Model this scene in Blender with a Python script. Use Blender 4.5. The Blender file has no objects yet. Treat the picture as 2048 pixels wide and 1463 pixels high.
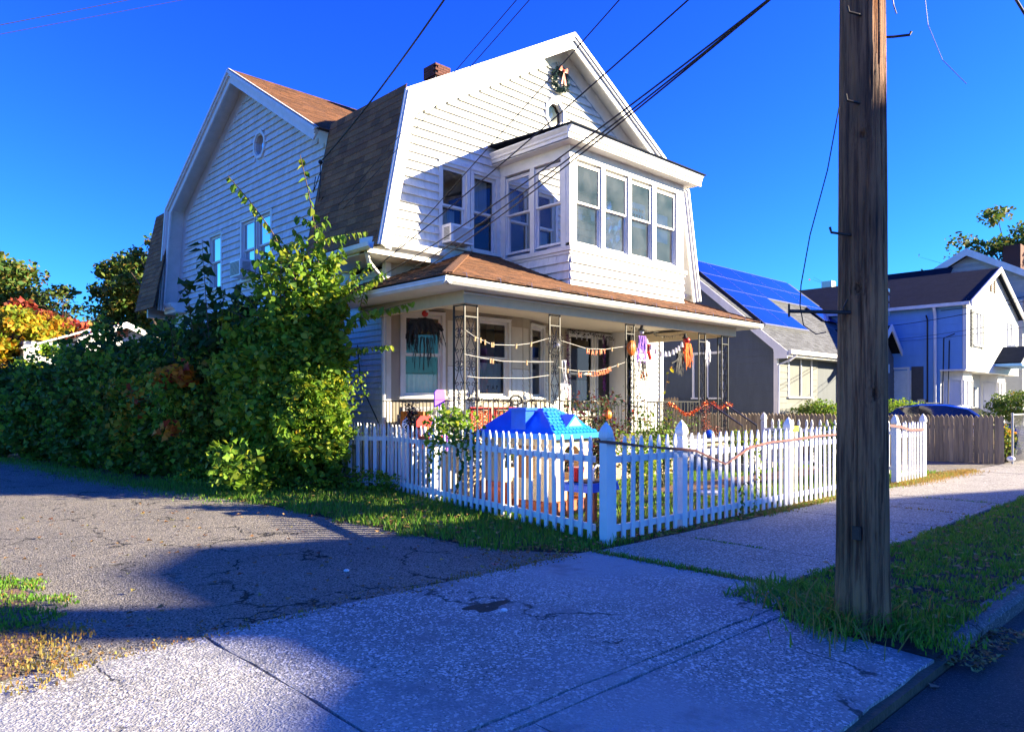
import bpy, math, random
import numpy as np
from mathutils import Vector, Matrix
random.seed(7)
rng = np.random.default_rng(7)
R = math.radians
sc = bpy.context.scene

# ------------------------------------------------------------------ camera
CAMH = 1.55
cam_d = bpy.data.cameras.new('camera')
cam_d.sensor_width = 36.0
cam_d.lens = 1472.0 / 2048.0 * 36.0
cam_d.shift_y = (808.0 - 731.5) / 2048.0
cam_d.clip_start = 0.05
cam_d.clip_end = 3000
cam = bpy.data.objects.new('camera', cam_d)
sc.collection.objects.link(cam)
cam.location = (0, 0, CAMH)
cam.rotation_euler = (R(90), 0, R(46.16 - 90))
sc.camera = cam

# ------------------------------------------------------------------ sky and sun
SUN = Vector((2.59, -2.38, 1.28)).normalized()
w = bpy.data.worlds.new('World'); sc.world = w; w.use_nodes = True
nt = w.node_tree; nt.nodes.clear()
sky = nt.nodes.new('ShaderNodeTexSky'); sky.sky_type = 'NISHITA'; sky.sun_disc = False
sky.sun_elevation = math.asin(SUN.z)
sky.sun_rotation = math.atan2(SUN.x, SUN.y)
sky.air_density = 1.0; sky.dust_density = 0.2; sky.ozone_density = 5.0
# the photograph's very deep blue: the sky's contrast and colour are graded for every ray alike
hs = nt.nodes.new('ShaderNodeGamma'); hs.inputs['Gamma'].default_value = 1.55
tint = nt.nodes.new('ShaderNodeMix'); tint.data_type = 'RGBA'; tint.blend_type = 'MULTIPLY'; tint.inputs[0].default_value = 1.0
tint.inputs[7].default_value = (.104, .255, .76, 1)
cap = nt.nodes.new('ShaderNodeVectorMath'); cap.operation = 'MINIMUM'; cap.inputs[1].default_value = (3.4, 4.4, 5.6)
bg = nt.nodes.new('ShaderNodeBackground'); bg.inputs['Strength'].default_value = 0.069
out = nt.nodes.new('ShaderNodeOutputWorld')
nt.links.new(sky.outputs[0], hs.inputs['Color']); nt.links.new(hs.outputs[0], tint.inputs[6]); nt.links.new(tint.outputs[2], cap.inputs[0]); nt.links.new(cap.outputs[0], bg.inputs['Color'])
nt.links.new(bg.outputs[0], out.inputs['Surface'])
sd = bpy.data.lights.new('sun', 'SUN'); sd.energy = 4.2; sd.angle = R(0.5); sd.color = (1.0, 0.85, 0.59)
so = bpy.data.objects.new('sun', sd); sc.collection.objects.link(so)
so.rotation_euler = SUN.to_track_quat('Z', 'Y').to_euler()
so.location = (20, -20, 20)

sc.view_settings.view_transform = 'Standard'
sc.view_settings.look = 'None'
sc.view_settings.gamma = 1.0
sc.view_settings.exposure = 2.4
sc.view_settings.use_curve_mapping = False
sc.cycles.use_denoising = True
sc.cycles.max_bounces = 6
sc.cycles.diffuse_bounces = 3
sc.cycles.glossy_bounces = 3
sc.cycles.transmission_bounces = 4
sc.cycles.transparent_max_bounces = 12
sc.cycles.caustics_reflective = False
sc.cycles.caustics_refractive = False

# ------------------------------------------------------------------ geometry of the place: a pixel of the photo to a point on a real plane
_a = R(46.16)
FW = np.array([math.cos(_a), math.sin(_a), 0]); RT = np.array([math.sin(_a), -math.cos(_a), 0]); UP = np.array([0, 0, 1.])
CP = np.array([0, 0, CAMH])
def ray(px, py): return FW + RT * (px - 1024.) / 1472. + UP * (808. - py) / 1472.
def at(px, py, X=None, Y=None, Z=None, D=None):
    r = ray(px, py)
    if X is not None: t = X / r[0]
    elif Y is not None: t = Y / r[1]
    elif Z is not None: t = (Z - CAMH) / r[2]
    else: t = D
    return Vector(CP + r * t)

# ------------------------------------------------------------------ materials
def NT(name):
    m = bpy.data.materials.new(name); m.use_nodes = True
    n = m.node_tree; n.nodes.clear()
    return m, n
def nd(n, t, **kw):
    o = n.nodes.new(t)
    for k, v in kw.items(): setattr(o, k, v)
    return o
MATS = {}
def mat(name, c1, c2=None, rough=0.6, scale=8.0, stretch=(1, 1, 1), bump=0.0, bscale=40.0, metal=0.0, vary=0.0, spots=None,
        spot_scale=30.0, spot_amt=0.12, trans=0.0, coat=0.0, island=None, detail=6.0, bdist=0.02, spec=0.5):
    """colour noise c1..c2, optional spots colour, bump noise, per-piece brightness change"""
    if name in MATS: return MATS[name]
    m, n = NT(name); L = n.links
    o = nd(n, 'ShaderNodeOutputMaterial'); p = nd(n, 'ShaderNodeBsdfPrincipled')
    p.inputs['Roughness'].default_value = rough; p.inputs['Metallic'].default_value = metal
    p.inputs['Specular IOR Level'].default_value = spec
    if coat: p.inputs['Coat Weight'].default_value = coat
    g = nd(n, 'ShaderNodeNewGeometry'); mp = nd(n, 'ShaderNodeMapping'); mp.inputs['Scale'].default_value = stretch
    L.new(g.outputs['Position'], mp.inputs['Vector'])
    if c2 is None: c2 = c1
    nz = nd(n, 'ShaderNodeTexNoise'); nz.inputs['Scale'].default_value = scale; nz.inputs['Detail'].default_value = detail
    nz.inputs['Roughness'].default_value = 0.65
    L.new(mp.outputs[0], nz.inputs['Vector'])
    rp = nd(n, 'ShaderNodeValToRGB'); rp.color_ramp.elements[0].position = .35; rp.color_ramp.elements[1].position = .65
    rp.color_ramp.elements[0].color = (*c1, 1); rp.color_ramp.elements[1].color = (*c2, 1)
    L.new(nz.outputs['Fac'], rp.inputs['Fac'])
    col = rp.outputs['Color']
    if spots is not None:
        n2 = nd(n, 'ShaderNodeTexNoise'); n2.inputs['Scale'].default_value = spot_scale; n2.inputs['Detail'].default_value = 8
        n2.inputs['Roughness'].default_value = .8
        L.new(mp.outputs[0], n2.inputs['Vector'])
        r2 = nd(n, 'ShaderNodeValToRGB'); r2.color_ramp.elements[0].position = 0.5 + .25 * (1 - spot_amt * 2); r2.color_ramp.elements[1].position = min(1, 0.62 + .25 * (1 - spot_amt * 2))
        L.new(n2.outputs['Fac'], r2.inputs['Fac'])
        mx = nd(n, 'ShaderNodeMix', data_type='RGBA'); mx.inputs[7].default_value = (*spots, 1)
        L.new(r2.outputs['Color'], mx.inputs[0]); L.new(col, mx.inputs[6]); col = mx.outputs[2]
    if vary or island is not None:
        hsv = nd(n, 'ShaderNodeHueSaturation')
        if island == 'obj':
            oi = nd(n, 'ShaderNodeObjectInfo'); rnd = oi.outputs['Random']
        else: rnd = g.outputs['Random Per Island']
        mr = nd(n, 'ShaderNodeMapRange'); mr.inputs['To Min'].default_value = 1 - vary; mr.inputs['To Max'].default_value = 1 + vary
        L.new(rnd, mr.inputs['Value']); L.new(mr.outputs[0], hsv.inputs['Value']); L.new(col, hsv.inputs['Color']); col = hsv.outputs['Color']
    L.new(col, p.inputs['Base Color'])
    if bump:
        nb = nd(n, 'ShaderNodeTexNoise'); nb.inputs['Scale'].default_value = bscale; nb.inputs['Detail'].default_value = 6
        L.new(mp.outputs[0], nb.inputs['Vector'])
        b = nd(n, 'ShaderNodeBump'); b.inputs['Strength'].default_value = bump; b.inputs['Distance'].default_value = bdist
        L.new(nb.outputs['Fac'], b.inputs['Height']); L.new(b.outputs[0], p.inputs['Normal'])
    if trans:
        tr = nd(n, 'ShaderNodeBsdfTranslucent'); L.new(col, tr.inputs['Color'])
        ms = nd(n, 'ShaderNodeMixShader'); ms.inputs[0].default_value = trans
        L.new(p.outputs[0], ms.inputs[1]); L.new(tr.outputs[0], ms.inputs[2]); L.new(ms.outputs[0], o.inputs['Surface'])
    else: L.new(p.outputs[0], o.inputs['Surface'])
    MATS[name] = m; return m

def leaf_mat(name, cols, rough=.6, trans=.35):
    """several leaf colours picked per leaf"""
    m, n = NT(name); L = n.links
    o = nd(n, 'ShaderNodeOutputMaterial'); p = nd(n, 'ShaderNodeBsdfPrincipled'); p.inputs['Roughness'].default_value = rough; p.inputs['Specular IOR Level'].default_value = .25
    g = nd(n, 'ShaderNodeNewGeometry'); rp = nd(n, 'ShaderNodeValToRGB'); cr = rp.color_ramp; cr.interpolation = 'LINEAR'
    tot = sum(c[1] for c in cols); acc = 0
    for i, (c, wgt) in enumerate(cols):
        pos = acc / tot
        e = cr.elements[i] if i < 2 else cr.elements.new(pos)
        e.position = pos; e.color = (*c, 1); acc += wgt
    oi = nd(n, 'ShaderNodeObjectInfo')
    ad = nd(n, 'ShaderNodeMath', operation='ADD'); fr = nd(n, 'ShaderNodeMath', operation='FRACT')
    L.new(g.outputs['Random Per Island'], ad.inputs[0]); L.new(oi.outputs['Random'], ad.inputs[1]); L.new(ad.outputs[0], fr.inputs[0])
    L.new(fr.outputs[0], rp.inputs['Fac'])
    L.new(rp.outputs['Color'], p.inputs['Base Color'])
    tr = nd(n, 'ShaderNodeBsdfTranslucent')
    hsv = nd(n, 'ShaderNodeHueSaturation'); hsv.inputs['Value'].default_value = 1.5; hsv.inputs['Hue'].default_value = .49
    L.new(rp.outputs['Color'], hsv.inputs['Color']); L.new(hsv.outputs[0], tr.inputs['Color'])
    ms = nd(n, 'ShaderNodeMixShader'); ms.inputs[0].default_value = trans
    L.new(p.outputs[0], ms.inputs[1]); L.new(tr.outputs[0], ms.inputs[2]); L.new(ms.outputs[0], o.inputs['Surface'])
    MATS[name] = m; return m

def glass_mat(name, tint=(.92, .94, .96), ior=2.0, base=.02):
    m, n = NT(name); L = n.links
    o = nd(n, 'ShaderNodeOutputMaterial'); t = nd(n, 'ShaderNodeBsdfTransparent'); t.inputs['Color'].default_value = (*tint, 1)
    gl = nd(n, 'ShaderNodeBsdfGlossy'); gl.inputs['Roughness'].default_value = .02
    f = nd(n, 'ShaderNodeFresnel'); f.inputs['IOR'].default_value = ior
    ad = nd(n, 'ShaderNodeMath', operation='ADD'); ad.inputs[1].default_value = base; ad.use_clamp = True
    L.new(f.outputs[0], ad.inputs[0])
    ms = nd(n, 'ShaderNodeMixShader'); L.new(ad.outputs[0], ms.inputs[0]); L.new(t.outputs[0], ms.inputs[1]); L.new(gl.outputs[0], ms.inputs[2])
    L.new(ms.outputs[0], o.inputs['Surface']); MATS[name] = m; return m

def ground_mat(name, base, dark, light, crack_scale=0.9, crack_w=.012, crack_amt=1.0, pebble=90.0, pebcol=(.6, .6, .6), pebamt=.2, bump=.6, patch=None, patch_amt=.5, pits=.18, pitcol=(.05, .05, .05), wash=None):
    m, n = NT(name); L = n.links
    o = nd(n, 'ShaderNodeOutputMaterial'); p = nd(n, 'ShaderNodeBsdfPrincipled'); p.inputs['Roughness'].default_value = .85
    p.inputs['Specular IOR Level'].default_value = .3
    g = nd(n, 'ShaderNodeNewGeometry')
    def noise(s, d=6, r=.6):
        q = nd(n, 'ShaderNodeTexNoise'); q.inputs['Scale'].default_value = s; q.inputs['Detail'].default_value = d; q.inputs['Roughness'].default_value = r
        L.new(g.outputs['Position'], q.inputs['Vector']); return q
    def ramp(src, a, b, ca=(0, 0, 0), cb=(1, 1, 1)):
        r = nd(n, 'ShaderNodeValToRGB'); r.color_ramp.elements[0].position = a; r.color_ramp.elements[1].position = b
        r.color_ramp.elements[0].color = (*ca, 1); r.color_ramp.elements[1].color = (*cb, 1); L.new(src, r.inputs['Fac']); return r.outputs['Color']
    def mix(f, a, b):
        x = nd(n, 'ShaderNodeMix', data_type='RGBA')
        L.new(f, x.inputs[0]) if not isinstance(f, float) else setattr(x.inputs[0], 'default_value', f)
        for i, v in ((6, a), (7, b)):
            if isinstance(v, tuple): x.inputs[i].default_value = (*v, 1)
            else: L.new(v, x.inputs[i])
        return x.outputs[2]
    big = noise(.8, 8, .65)
    c = ramp(big.outputs['Fac'], .36, .64, dark, base)
    mid = noise(9, 8, .75); c = mix(ramp(mid.outputs['Fac'], .50, .68), c, dark); fine = noise(60, 4, .8); c = mix(ramp(fine.outputs['Fac'], .42, .75), c, light)
    vo = nd(n, 'ShaderNodeTexVoronoi'); vo.inputs['Scale'].default_value = pebble; L.new(g.outputs['Position'], vo.inputs['Vector'])
    sel = ramp(vo.outputs['Color'], 1 - pebamt, 1 - pebamt + .03)
    pc = mix(sel, c, pebcol); c = pc
    v2 = nd(n, 'ShaderNodeTexVoronoi'); v2.inputs['Scale'].default_value = pebble * 1.35; L.new(g.outputs['Position'], v2.inputs['Vector'])
    c = mix(ramp(v2.outputs['Color'], 1 - pits, 1 - pits + .02), c, pitcol)
    wide = noise(.35, 5, .6); c = mix(ramp(wide.outputs['Fac'], .45, .62), c, wash) if wash else c
    if patch:
        pn = noise(1.4, 7, .7); c = mix(ramp(pn.outputs['Fac'], 1 - patch_amt, 1 - patch_amt + .12), c, patch)
    # cracks: edges of warped cells, broken up so that they run and stop
    wn = noise(1.7, 5, .6)
    ws = nd(n, 'ShaderNodeVectorMath', operation='SCALE'); ws.inputs['Scale'].default_value = .9; L.new(wn.outputs['Color'], ws.inputs[0])
    wa = nd(n, 'ShaderNodeVectorMath', operation='ADD'); L.new(g.outputs['Position'], wa.inputs[0]); L.new(ws.outputs[0], wa.inputs[1])
    ve = nd(n, 'ShaderNodeTexVoronoi', feature='DISTANCE_TO_EDGE'); ve.inputs['Scale'].default_value = crack_scale; L.new(wa.outputs[0], ve.inputs['Vector'])
    ck = ramp(ve.outputs['Distance'], crack_w * .4, crack_w, (1, 1, 1), (0, 0, 0))
    gate = ramp(noise(.9, 3, .5).outputs['Fac'], .5, .56)
    mu = nd(n, 'ShaderNodeMath', operation='MULTIPLY'); L.new(ck, mu.inputs[0]); L.new(gate, mu.inputs[1])
    mu2 = nd(n, 'ShaderNodeMath', operation='MULTIPLY'); L.new(mu.outputs[0], mu2.inputs[0]); mu2.inputs[1].default_value = crack_amt
    c = mix(mu2.outputs[0], c, (.02, .02, .02))
    L.new(c, p.inputs['Base Color'])
    # relief
    h = nd(n, 'ShaderNodeMath', operation='ADD'); L.new(fine.outputs['Fac'], h.inputs[0]); L.new(vo.outputs['Distance'], h.inputs[1])
    h2 = nd(n, 'ShaderNodeMath', operation='SUBTRACT'); L.new(h.outputs[0], h2.inputs[0]); L.new(mu2.outputs[0], h2.inputs[1])
    h3 = nd(n, 'ShaderNodeMath', operation='ADD'); L.new(h2.outputs[0], h3.inputs[0])
    mn = noise(14, 5, .7); mm = nd(n, 'ShaderNodeMath', operation='MULTIPLY'); mm.inputs[1].default_value = 2.0; L.new(mn.outputs['Fac'], mm.inputs[0]); L.new(mm.outputs[0], h3.inputs[1])
    b = nd(n, 'ShaderNodeBump'); b.inputs['Strength'].default_value = bump; b.inputs['Distance'].default_value = .02
    L.new(h3.outputs[0], b.inputs['Height']); L.new(b.outputs[0], p.inputs['Normal'])
    L.new(p.outputs[0], o.inputs['Surface']); MATS[name] = m; return m

WHITE = mat('white_paint', (.76, .76, .74), (.66, .66, .64), .5, 3.0, (1, 1, .4), bump=.15, bscale=60, spots=(.38, .37, .33), spot_scale=9, spot_amt=.02)
SHING = mat('white_siding', (.76, .76, .73), (.62, .62, .58), .6, 9.0, (1, 1, .18), bump=.5, bscale=45, vary=.07, island='obj', spots=(.30, .29, .26), spot_scale=26, spot_amt=.07)
SHINGJ = mat('white_siding_joined', (.76, .76, .73), (.62, .62, .58), .6, 9.0, (1, 1, .18), bump=.5, bscale=45, vary=.07, spots=(.33, .31, .28), spot_scale=26, spot_amt=.05)
TRIM = mat('trim_paint', (.76, .75, .72), (.66, .66, .62), .45, 4.0, (1, 1, 1), bump=.1, spots=(.4, .39, .35), spot_scale=20, spot_amt=.02)
FENCEM = mat('fence_vinyl', (.80, .80, .80), (.74, .74, .74), .4, 5.0, (1, 1, .5), spots=(.50, .49, .42), spot_scale=11, spot_amt=.05, bump=.1)
CREAM = mat('cream_panel', (.66, .62, .52), (.58, .54, .45), .6, 4.0)
CEIL = mat('ceiling_paint', (.72, .62, .48), (.64, .55, .42), .6, 3.0)
TAUPE = mat('taupe_panel', (.44, .38, .28), (.36, .31, .23), .65, 5.0, (1, 1, .3), bump=.1)
BLACKIRON = mat('black_iron', (.015, .015, .017), (.03, .03, .03), .4, 20.0, metal=.3)
BLACKP = mat('black_plastic', (.015, .015, .015), (.03, .03, .032), .5, 10)
BROOF = mat('brown_shingle', (.20, .085, .035), (.11, .048, .022), .9, 30.0, bump=.8, bscale=160, vary=.35, bdist=.01)
DROOF = mat('dark_shingle', (.34, .145, .045), (.17, .078, .028), .9, 30.0, bump=.8, bscale=160, vary=.35, island='obj', bdist=.01)
UNDER = mat('roof_underlay', (.05, .035, .025), (.04, .03, .02), .9)
GROOF = mat('grey_shingle', (.12, .13, .14), (.065, .07, .08), .9, 20.0, bump=.5, bscale=90, vary=.3)
NROOF = mat('slate_shingle', (.010, .016, .030), (.006, .010, .020), .9, 3.0, bump=.3, bscale=80, vary=.15, spec=.15)
BRICK = mat('red_brick', (.14, .042, .028), (.08, .026, .02), .85, 30.0, bump=.5, bscale=80, vary=.3)
MORTAR = mat('mortar', (.30, .27, .24), None, .9)
CLAY = mat('clay_flue', (.55, .27, .14), (.45, .2, .1), .8)
GLASS = glass_mat('window_glass', ior=1.6)
def dusty(name, amt=.16):
    m = glass_mat(name, ior=1.6); n = m.node_tree; L = n.links; o = [q for q in n.nodes if q.type == 'OUTPUT_MATERIAL'][0]; src = o.inputs['Surface'].links[0].from_socket
    d = nd(n, 'ShaderNodeBsdfDiffuse'); d.inputs['Color'].default_value = (.72, .74, .78, 1); g = nd(n, 'ShaderNodeNewGeometry'); z = nd(n, 'ShaderNodeTexNoise'); z.inputs['Scale'].default_value = 2.3; z.inputs['Detail'].default_value = 7; L.new(g.outputs['Position'], z.inputs['Vector'])
    mr = nd(n, 'ShaderNodeMapRange'); mr.inputs['From Min'].default_value = .35; mr.inputs['From Max'].default_value = .7; mr.inputs['To Min'].default_value = amt * .4; mr.inputs['To Max'].default_value = amt * 1.7; L.new(z.outputs['Fac'], mr.inputs['Value'])
    ms = nd(n, 'ShaderNodeMixShader'); L.new(mr.outputs[0], ms.inputs[0]); L.new(src, ms.inputs[1]); L.new(d.outputs[0], ms.inputs[2]); L.new(ms.outputs[0], o.inputs['Surface']); return m
DUSTY = dusty('dusty_glass', .06); DUSTY2 = dusty('slightly_dusty_glass', .05)
GLASSB = glass_mat('window_glass_reflective', (.45, .5, .6), 2.0, .04)
DARKROOM = mat('dark_room_sheet', (.06, .06, .065), (.04, .04, .045), .9, 2.0)  # near-black sheet stands in for the unlit room behind the glass
CURT = mat('white_curtain', (.62, .66, .70), (.5, .55, .6), .8, 3, (6, 6, .2), trans=.3)
GREY_SHADE = mat('grey_siding_shade', (.06, .08, .105), (.048, .065, .085), .7, 4, (1, 1, .3), bump=.2, vary=.08)  # darker copy of the siding: shade put into the colour of side and recess
GREY_LIT = mat('grey_siding_lit', (.14, .15, .14), (.11, .12, .11), .7, 4, (1, 1, .3), bump=.2, vary=.08)  # lighter copy of the same siding for the sunlit street front
BLUES = mat('pale_blue_siding', (.14, .34, .66), (.12, .30, .60), .6, 3, (1, 1, .3), vary=.06)
VINYLW = mat('pale_vinyl', (.66, .70, .68), (.58, .62, .60), .5, 4, vary=.06)
GREYW = mat('plain_grey_siding', (.42, .43, .44), (.36, .37, .38), .6, 3, vary=.06)
GALV = mat('galvanised', (.45, .46, .47), (.35, .36, .37), .4, 14, metal=.7)
RUST = mat('rusty_steel', (.06, .045, .04), (.03, .025, .022), .6, 30, metal=.5)
BARK = mat('bark', (.10, .07, .05), (.05, .035, .025), .9, 12, (1, 1, .2), bump=.8, bscale=20)
STEM = mat('stem', (.14, .08, .045), (.08, .05, .03), .8, 10)
GSTEM = mat('green_stem', (.06, .09, .03), (.09, .07, .03), .7, 10)
SOIL = mat('soil', (.055, .038, .026), (.028, .02, .015), .95, 12, bump=.8, bscale=40, spots=(.16, .12, .08), spot_amt=.08)
DIRT = mat('dirt_ground', (.12, .09, .055), (.07, .06, .035), .95, 6, bump=.6, bscale=30)
ORANGE = mat('orange_plastic', (.85, .16, .02), (.75, .12, .02), .4, 8)
RED = mat('red_plastic', (.70, .03, .025), (.6, .02, .02), .35, 8)
PURPLE = mat('purple_plastic', (.36, .10, .72), (.3, .08, .6), .35, 8)
BLUEP = mat('blue_plastic', (.01, .13, .75), (.01, .10, .60), .28, 5, bump=.05)
BLUEL = mat('light_blue_plastic', (.02, .28, .85), (.015, .22, .75), .3, 5)
BEIGE = mat('beige_plastic', (.80, .60, .33), (.70, .48, .24), .4, 3, spots=(.75, .35, .08), spot_scale=4, spot_amt=.12)
WHITEP = mat('white_plastic', (.8, .8, .8), (.74, .74, .74), .35, 8)
TINSO = mat('orange_tinsel', (.95, .20, .02), (.8, .10, .01), .25, 20, metal=.4, vary=.4)
TINSB = mat('black_tinsel', (.015, .012, .015), (.04, .035, .04), .25, 20, metal=.3, vary=.4)
TINSP = mat('purple_tinsel', (.35, .03, .40), (.12, .01, .15), .25, 20, metal=.4, vary=.5)
FIR = mat('fir_green', (.015, .07, .055), (.01, .045, .04), .6, 20, vary=.4)
GAUZEW = mat('white_gauze', (.75, .75, .80), (.6, .6, .66), .8, 20, trans=.3)
GAUZEB = mat('black_gauze', (.012, .012, .013), (.03, .03, .03), .8, 20)
GAUZEO = mat('orange_gauze', (.85, .22, .03), (.7, .16, .03), .8, 20, trans=.35)
GAUZEP = mat('purple_gauze', (.38, .20, .72), (.25, .12, .5), .8, 20, trans=.3)
ROPE = mat('white_cord', (.62, .60, .54), None, .8)
PEG = mat('clothespin_wood', (.60, .40, .20), (.5, .32, .15), .7, 30)
CABLE = mat('black_cable', (.008, .008, .012), None, .5)
TERRA = mat('terracotta', (.50, .13, .045), (.38, .09, .03), .7, 6)
CARB = mat('blue_car_paint', (.01, .07, .40), (.01, .06, .36), .2, 5, metal=.3, coat=1.0)
PANEL = mat('solar_cell', (.006, .018, .20), (.004, .012, .15), .14, 1.2, metal=.0, coat=.6)
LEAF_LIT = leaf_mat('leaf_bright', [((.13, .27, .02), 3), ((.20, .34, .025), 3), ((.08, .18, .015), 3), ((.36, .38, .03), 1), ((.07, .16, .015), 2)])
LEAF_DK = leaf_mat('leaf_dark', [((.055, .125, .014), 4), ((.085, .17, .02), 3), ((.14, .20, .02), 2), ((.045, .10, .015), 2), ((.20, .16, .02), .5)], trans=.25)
LEAF_MAP = leaf_mat('leaf_maple', [((.02, .075, .015), 4), ((.035, .10, .018), 3), ((.05, .08, .015), 1)], trans=.3)
LEAF_YEL = leaf_mat('leaf_yellow', [((.45, .36, .02), 3), ((.26, .30, .02), 3), ((.12, .20, .015), 3), ((.55, .28, .02), 2)], trans=.4)
LEAF_ORA = leaf_mat('leaf_orange', [((.55, .16, .015), 3), ((.60, .30, .02), 3), ((.45, .07, .02), 1)], trans=.4)
LEAF_RED = leaf_mat('leaf_red', [((.28, .03, .025), 3), ((.36, .07, .03), 2), ((.14, .02, .02), 2), ((.30, .16, .03), 1)], trans=.3)
LEAF_OAK = leaf_mat('leaf_oak', [((.05, .12, .02), 5), ((.08, .15, .022), 4), ((.20, .13, .025), .7), ((.12, .16, .025), 1.5)], trans=.25)
LEAF_ROSE = leaf_mat('leaf_rose', [((.03, .07, .02), 3), ((.05, .10, .02), 2), ((.16, .02, .03), 2), ((.09, .05, .02), 1)], trans=.25)
GRASSM = leaf_mat('grass_blade', [((.08, .23, .015), 4), ((.12, .30, .02), 3), ((.20, .33, .03), 1), ((.05, .16, .012), 2), ((.28, .24, .07), .7), ((.07, .13, .03), 1)], rough=.5, trans=.3)
GRASSD = leaf_mat('grass_dry', [((.30, .22, .06), 3), ((.22, .20, .04), 2), ((.38, .20, .05), 1)], rough=.6, trans=.3)
LITTER = leaf_mat('leaf_litter', [((.28, .13, .04), 3), ((.40, .26, .09), 2), ((.20, .07, .03), 2), ((.35, .33, .08), 1)], rough=.7, trans=.15)

# ------------------------------------------------------------------ object helpers
ORI = {}
def link(o, parent=None):
    sc.collection.objects.link(o)
    if parent is not None: o.parent = parent
    return o
def tag(o, label=None, cat=None, group=None, kind=None):
    if label: o['label'] = label
    if cat: o['category'] = cat
    if group: o['group'] = group
    if kind: o['kind'] = kind
    return o
def thing(name, loc, label, cat, group=None):
    o = bpy.data.objects.new(name, None); link(o); o.location = loc; o.empty_display_size = .1
    ORI[o.name] = Vector(loc); return tag(o, label, cat, group)
def origin(p): return ORI.get(p.name, Vector((0, 0, 0))) if p is not None else Vector((0, 0, 0))

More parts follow.
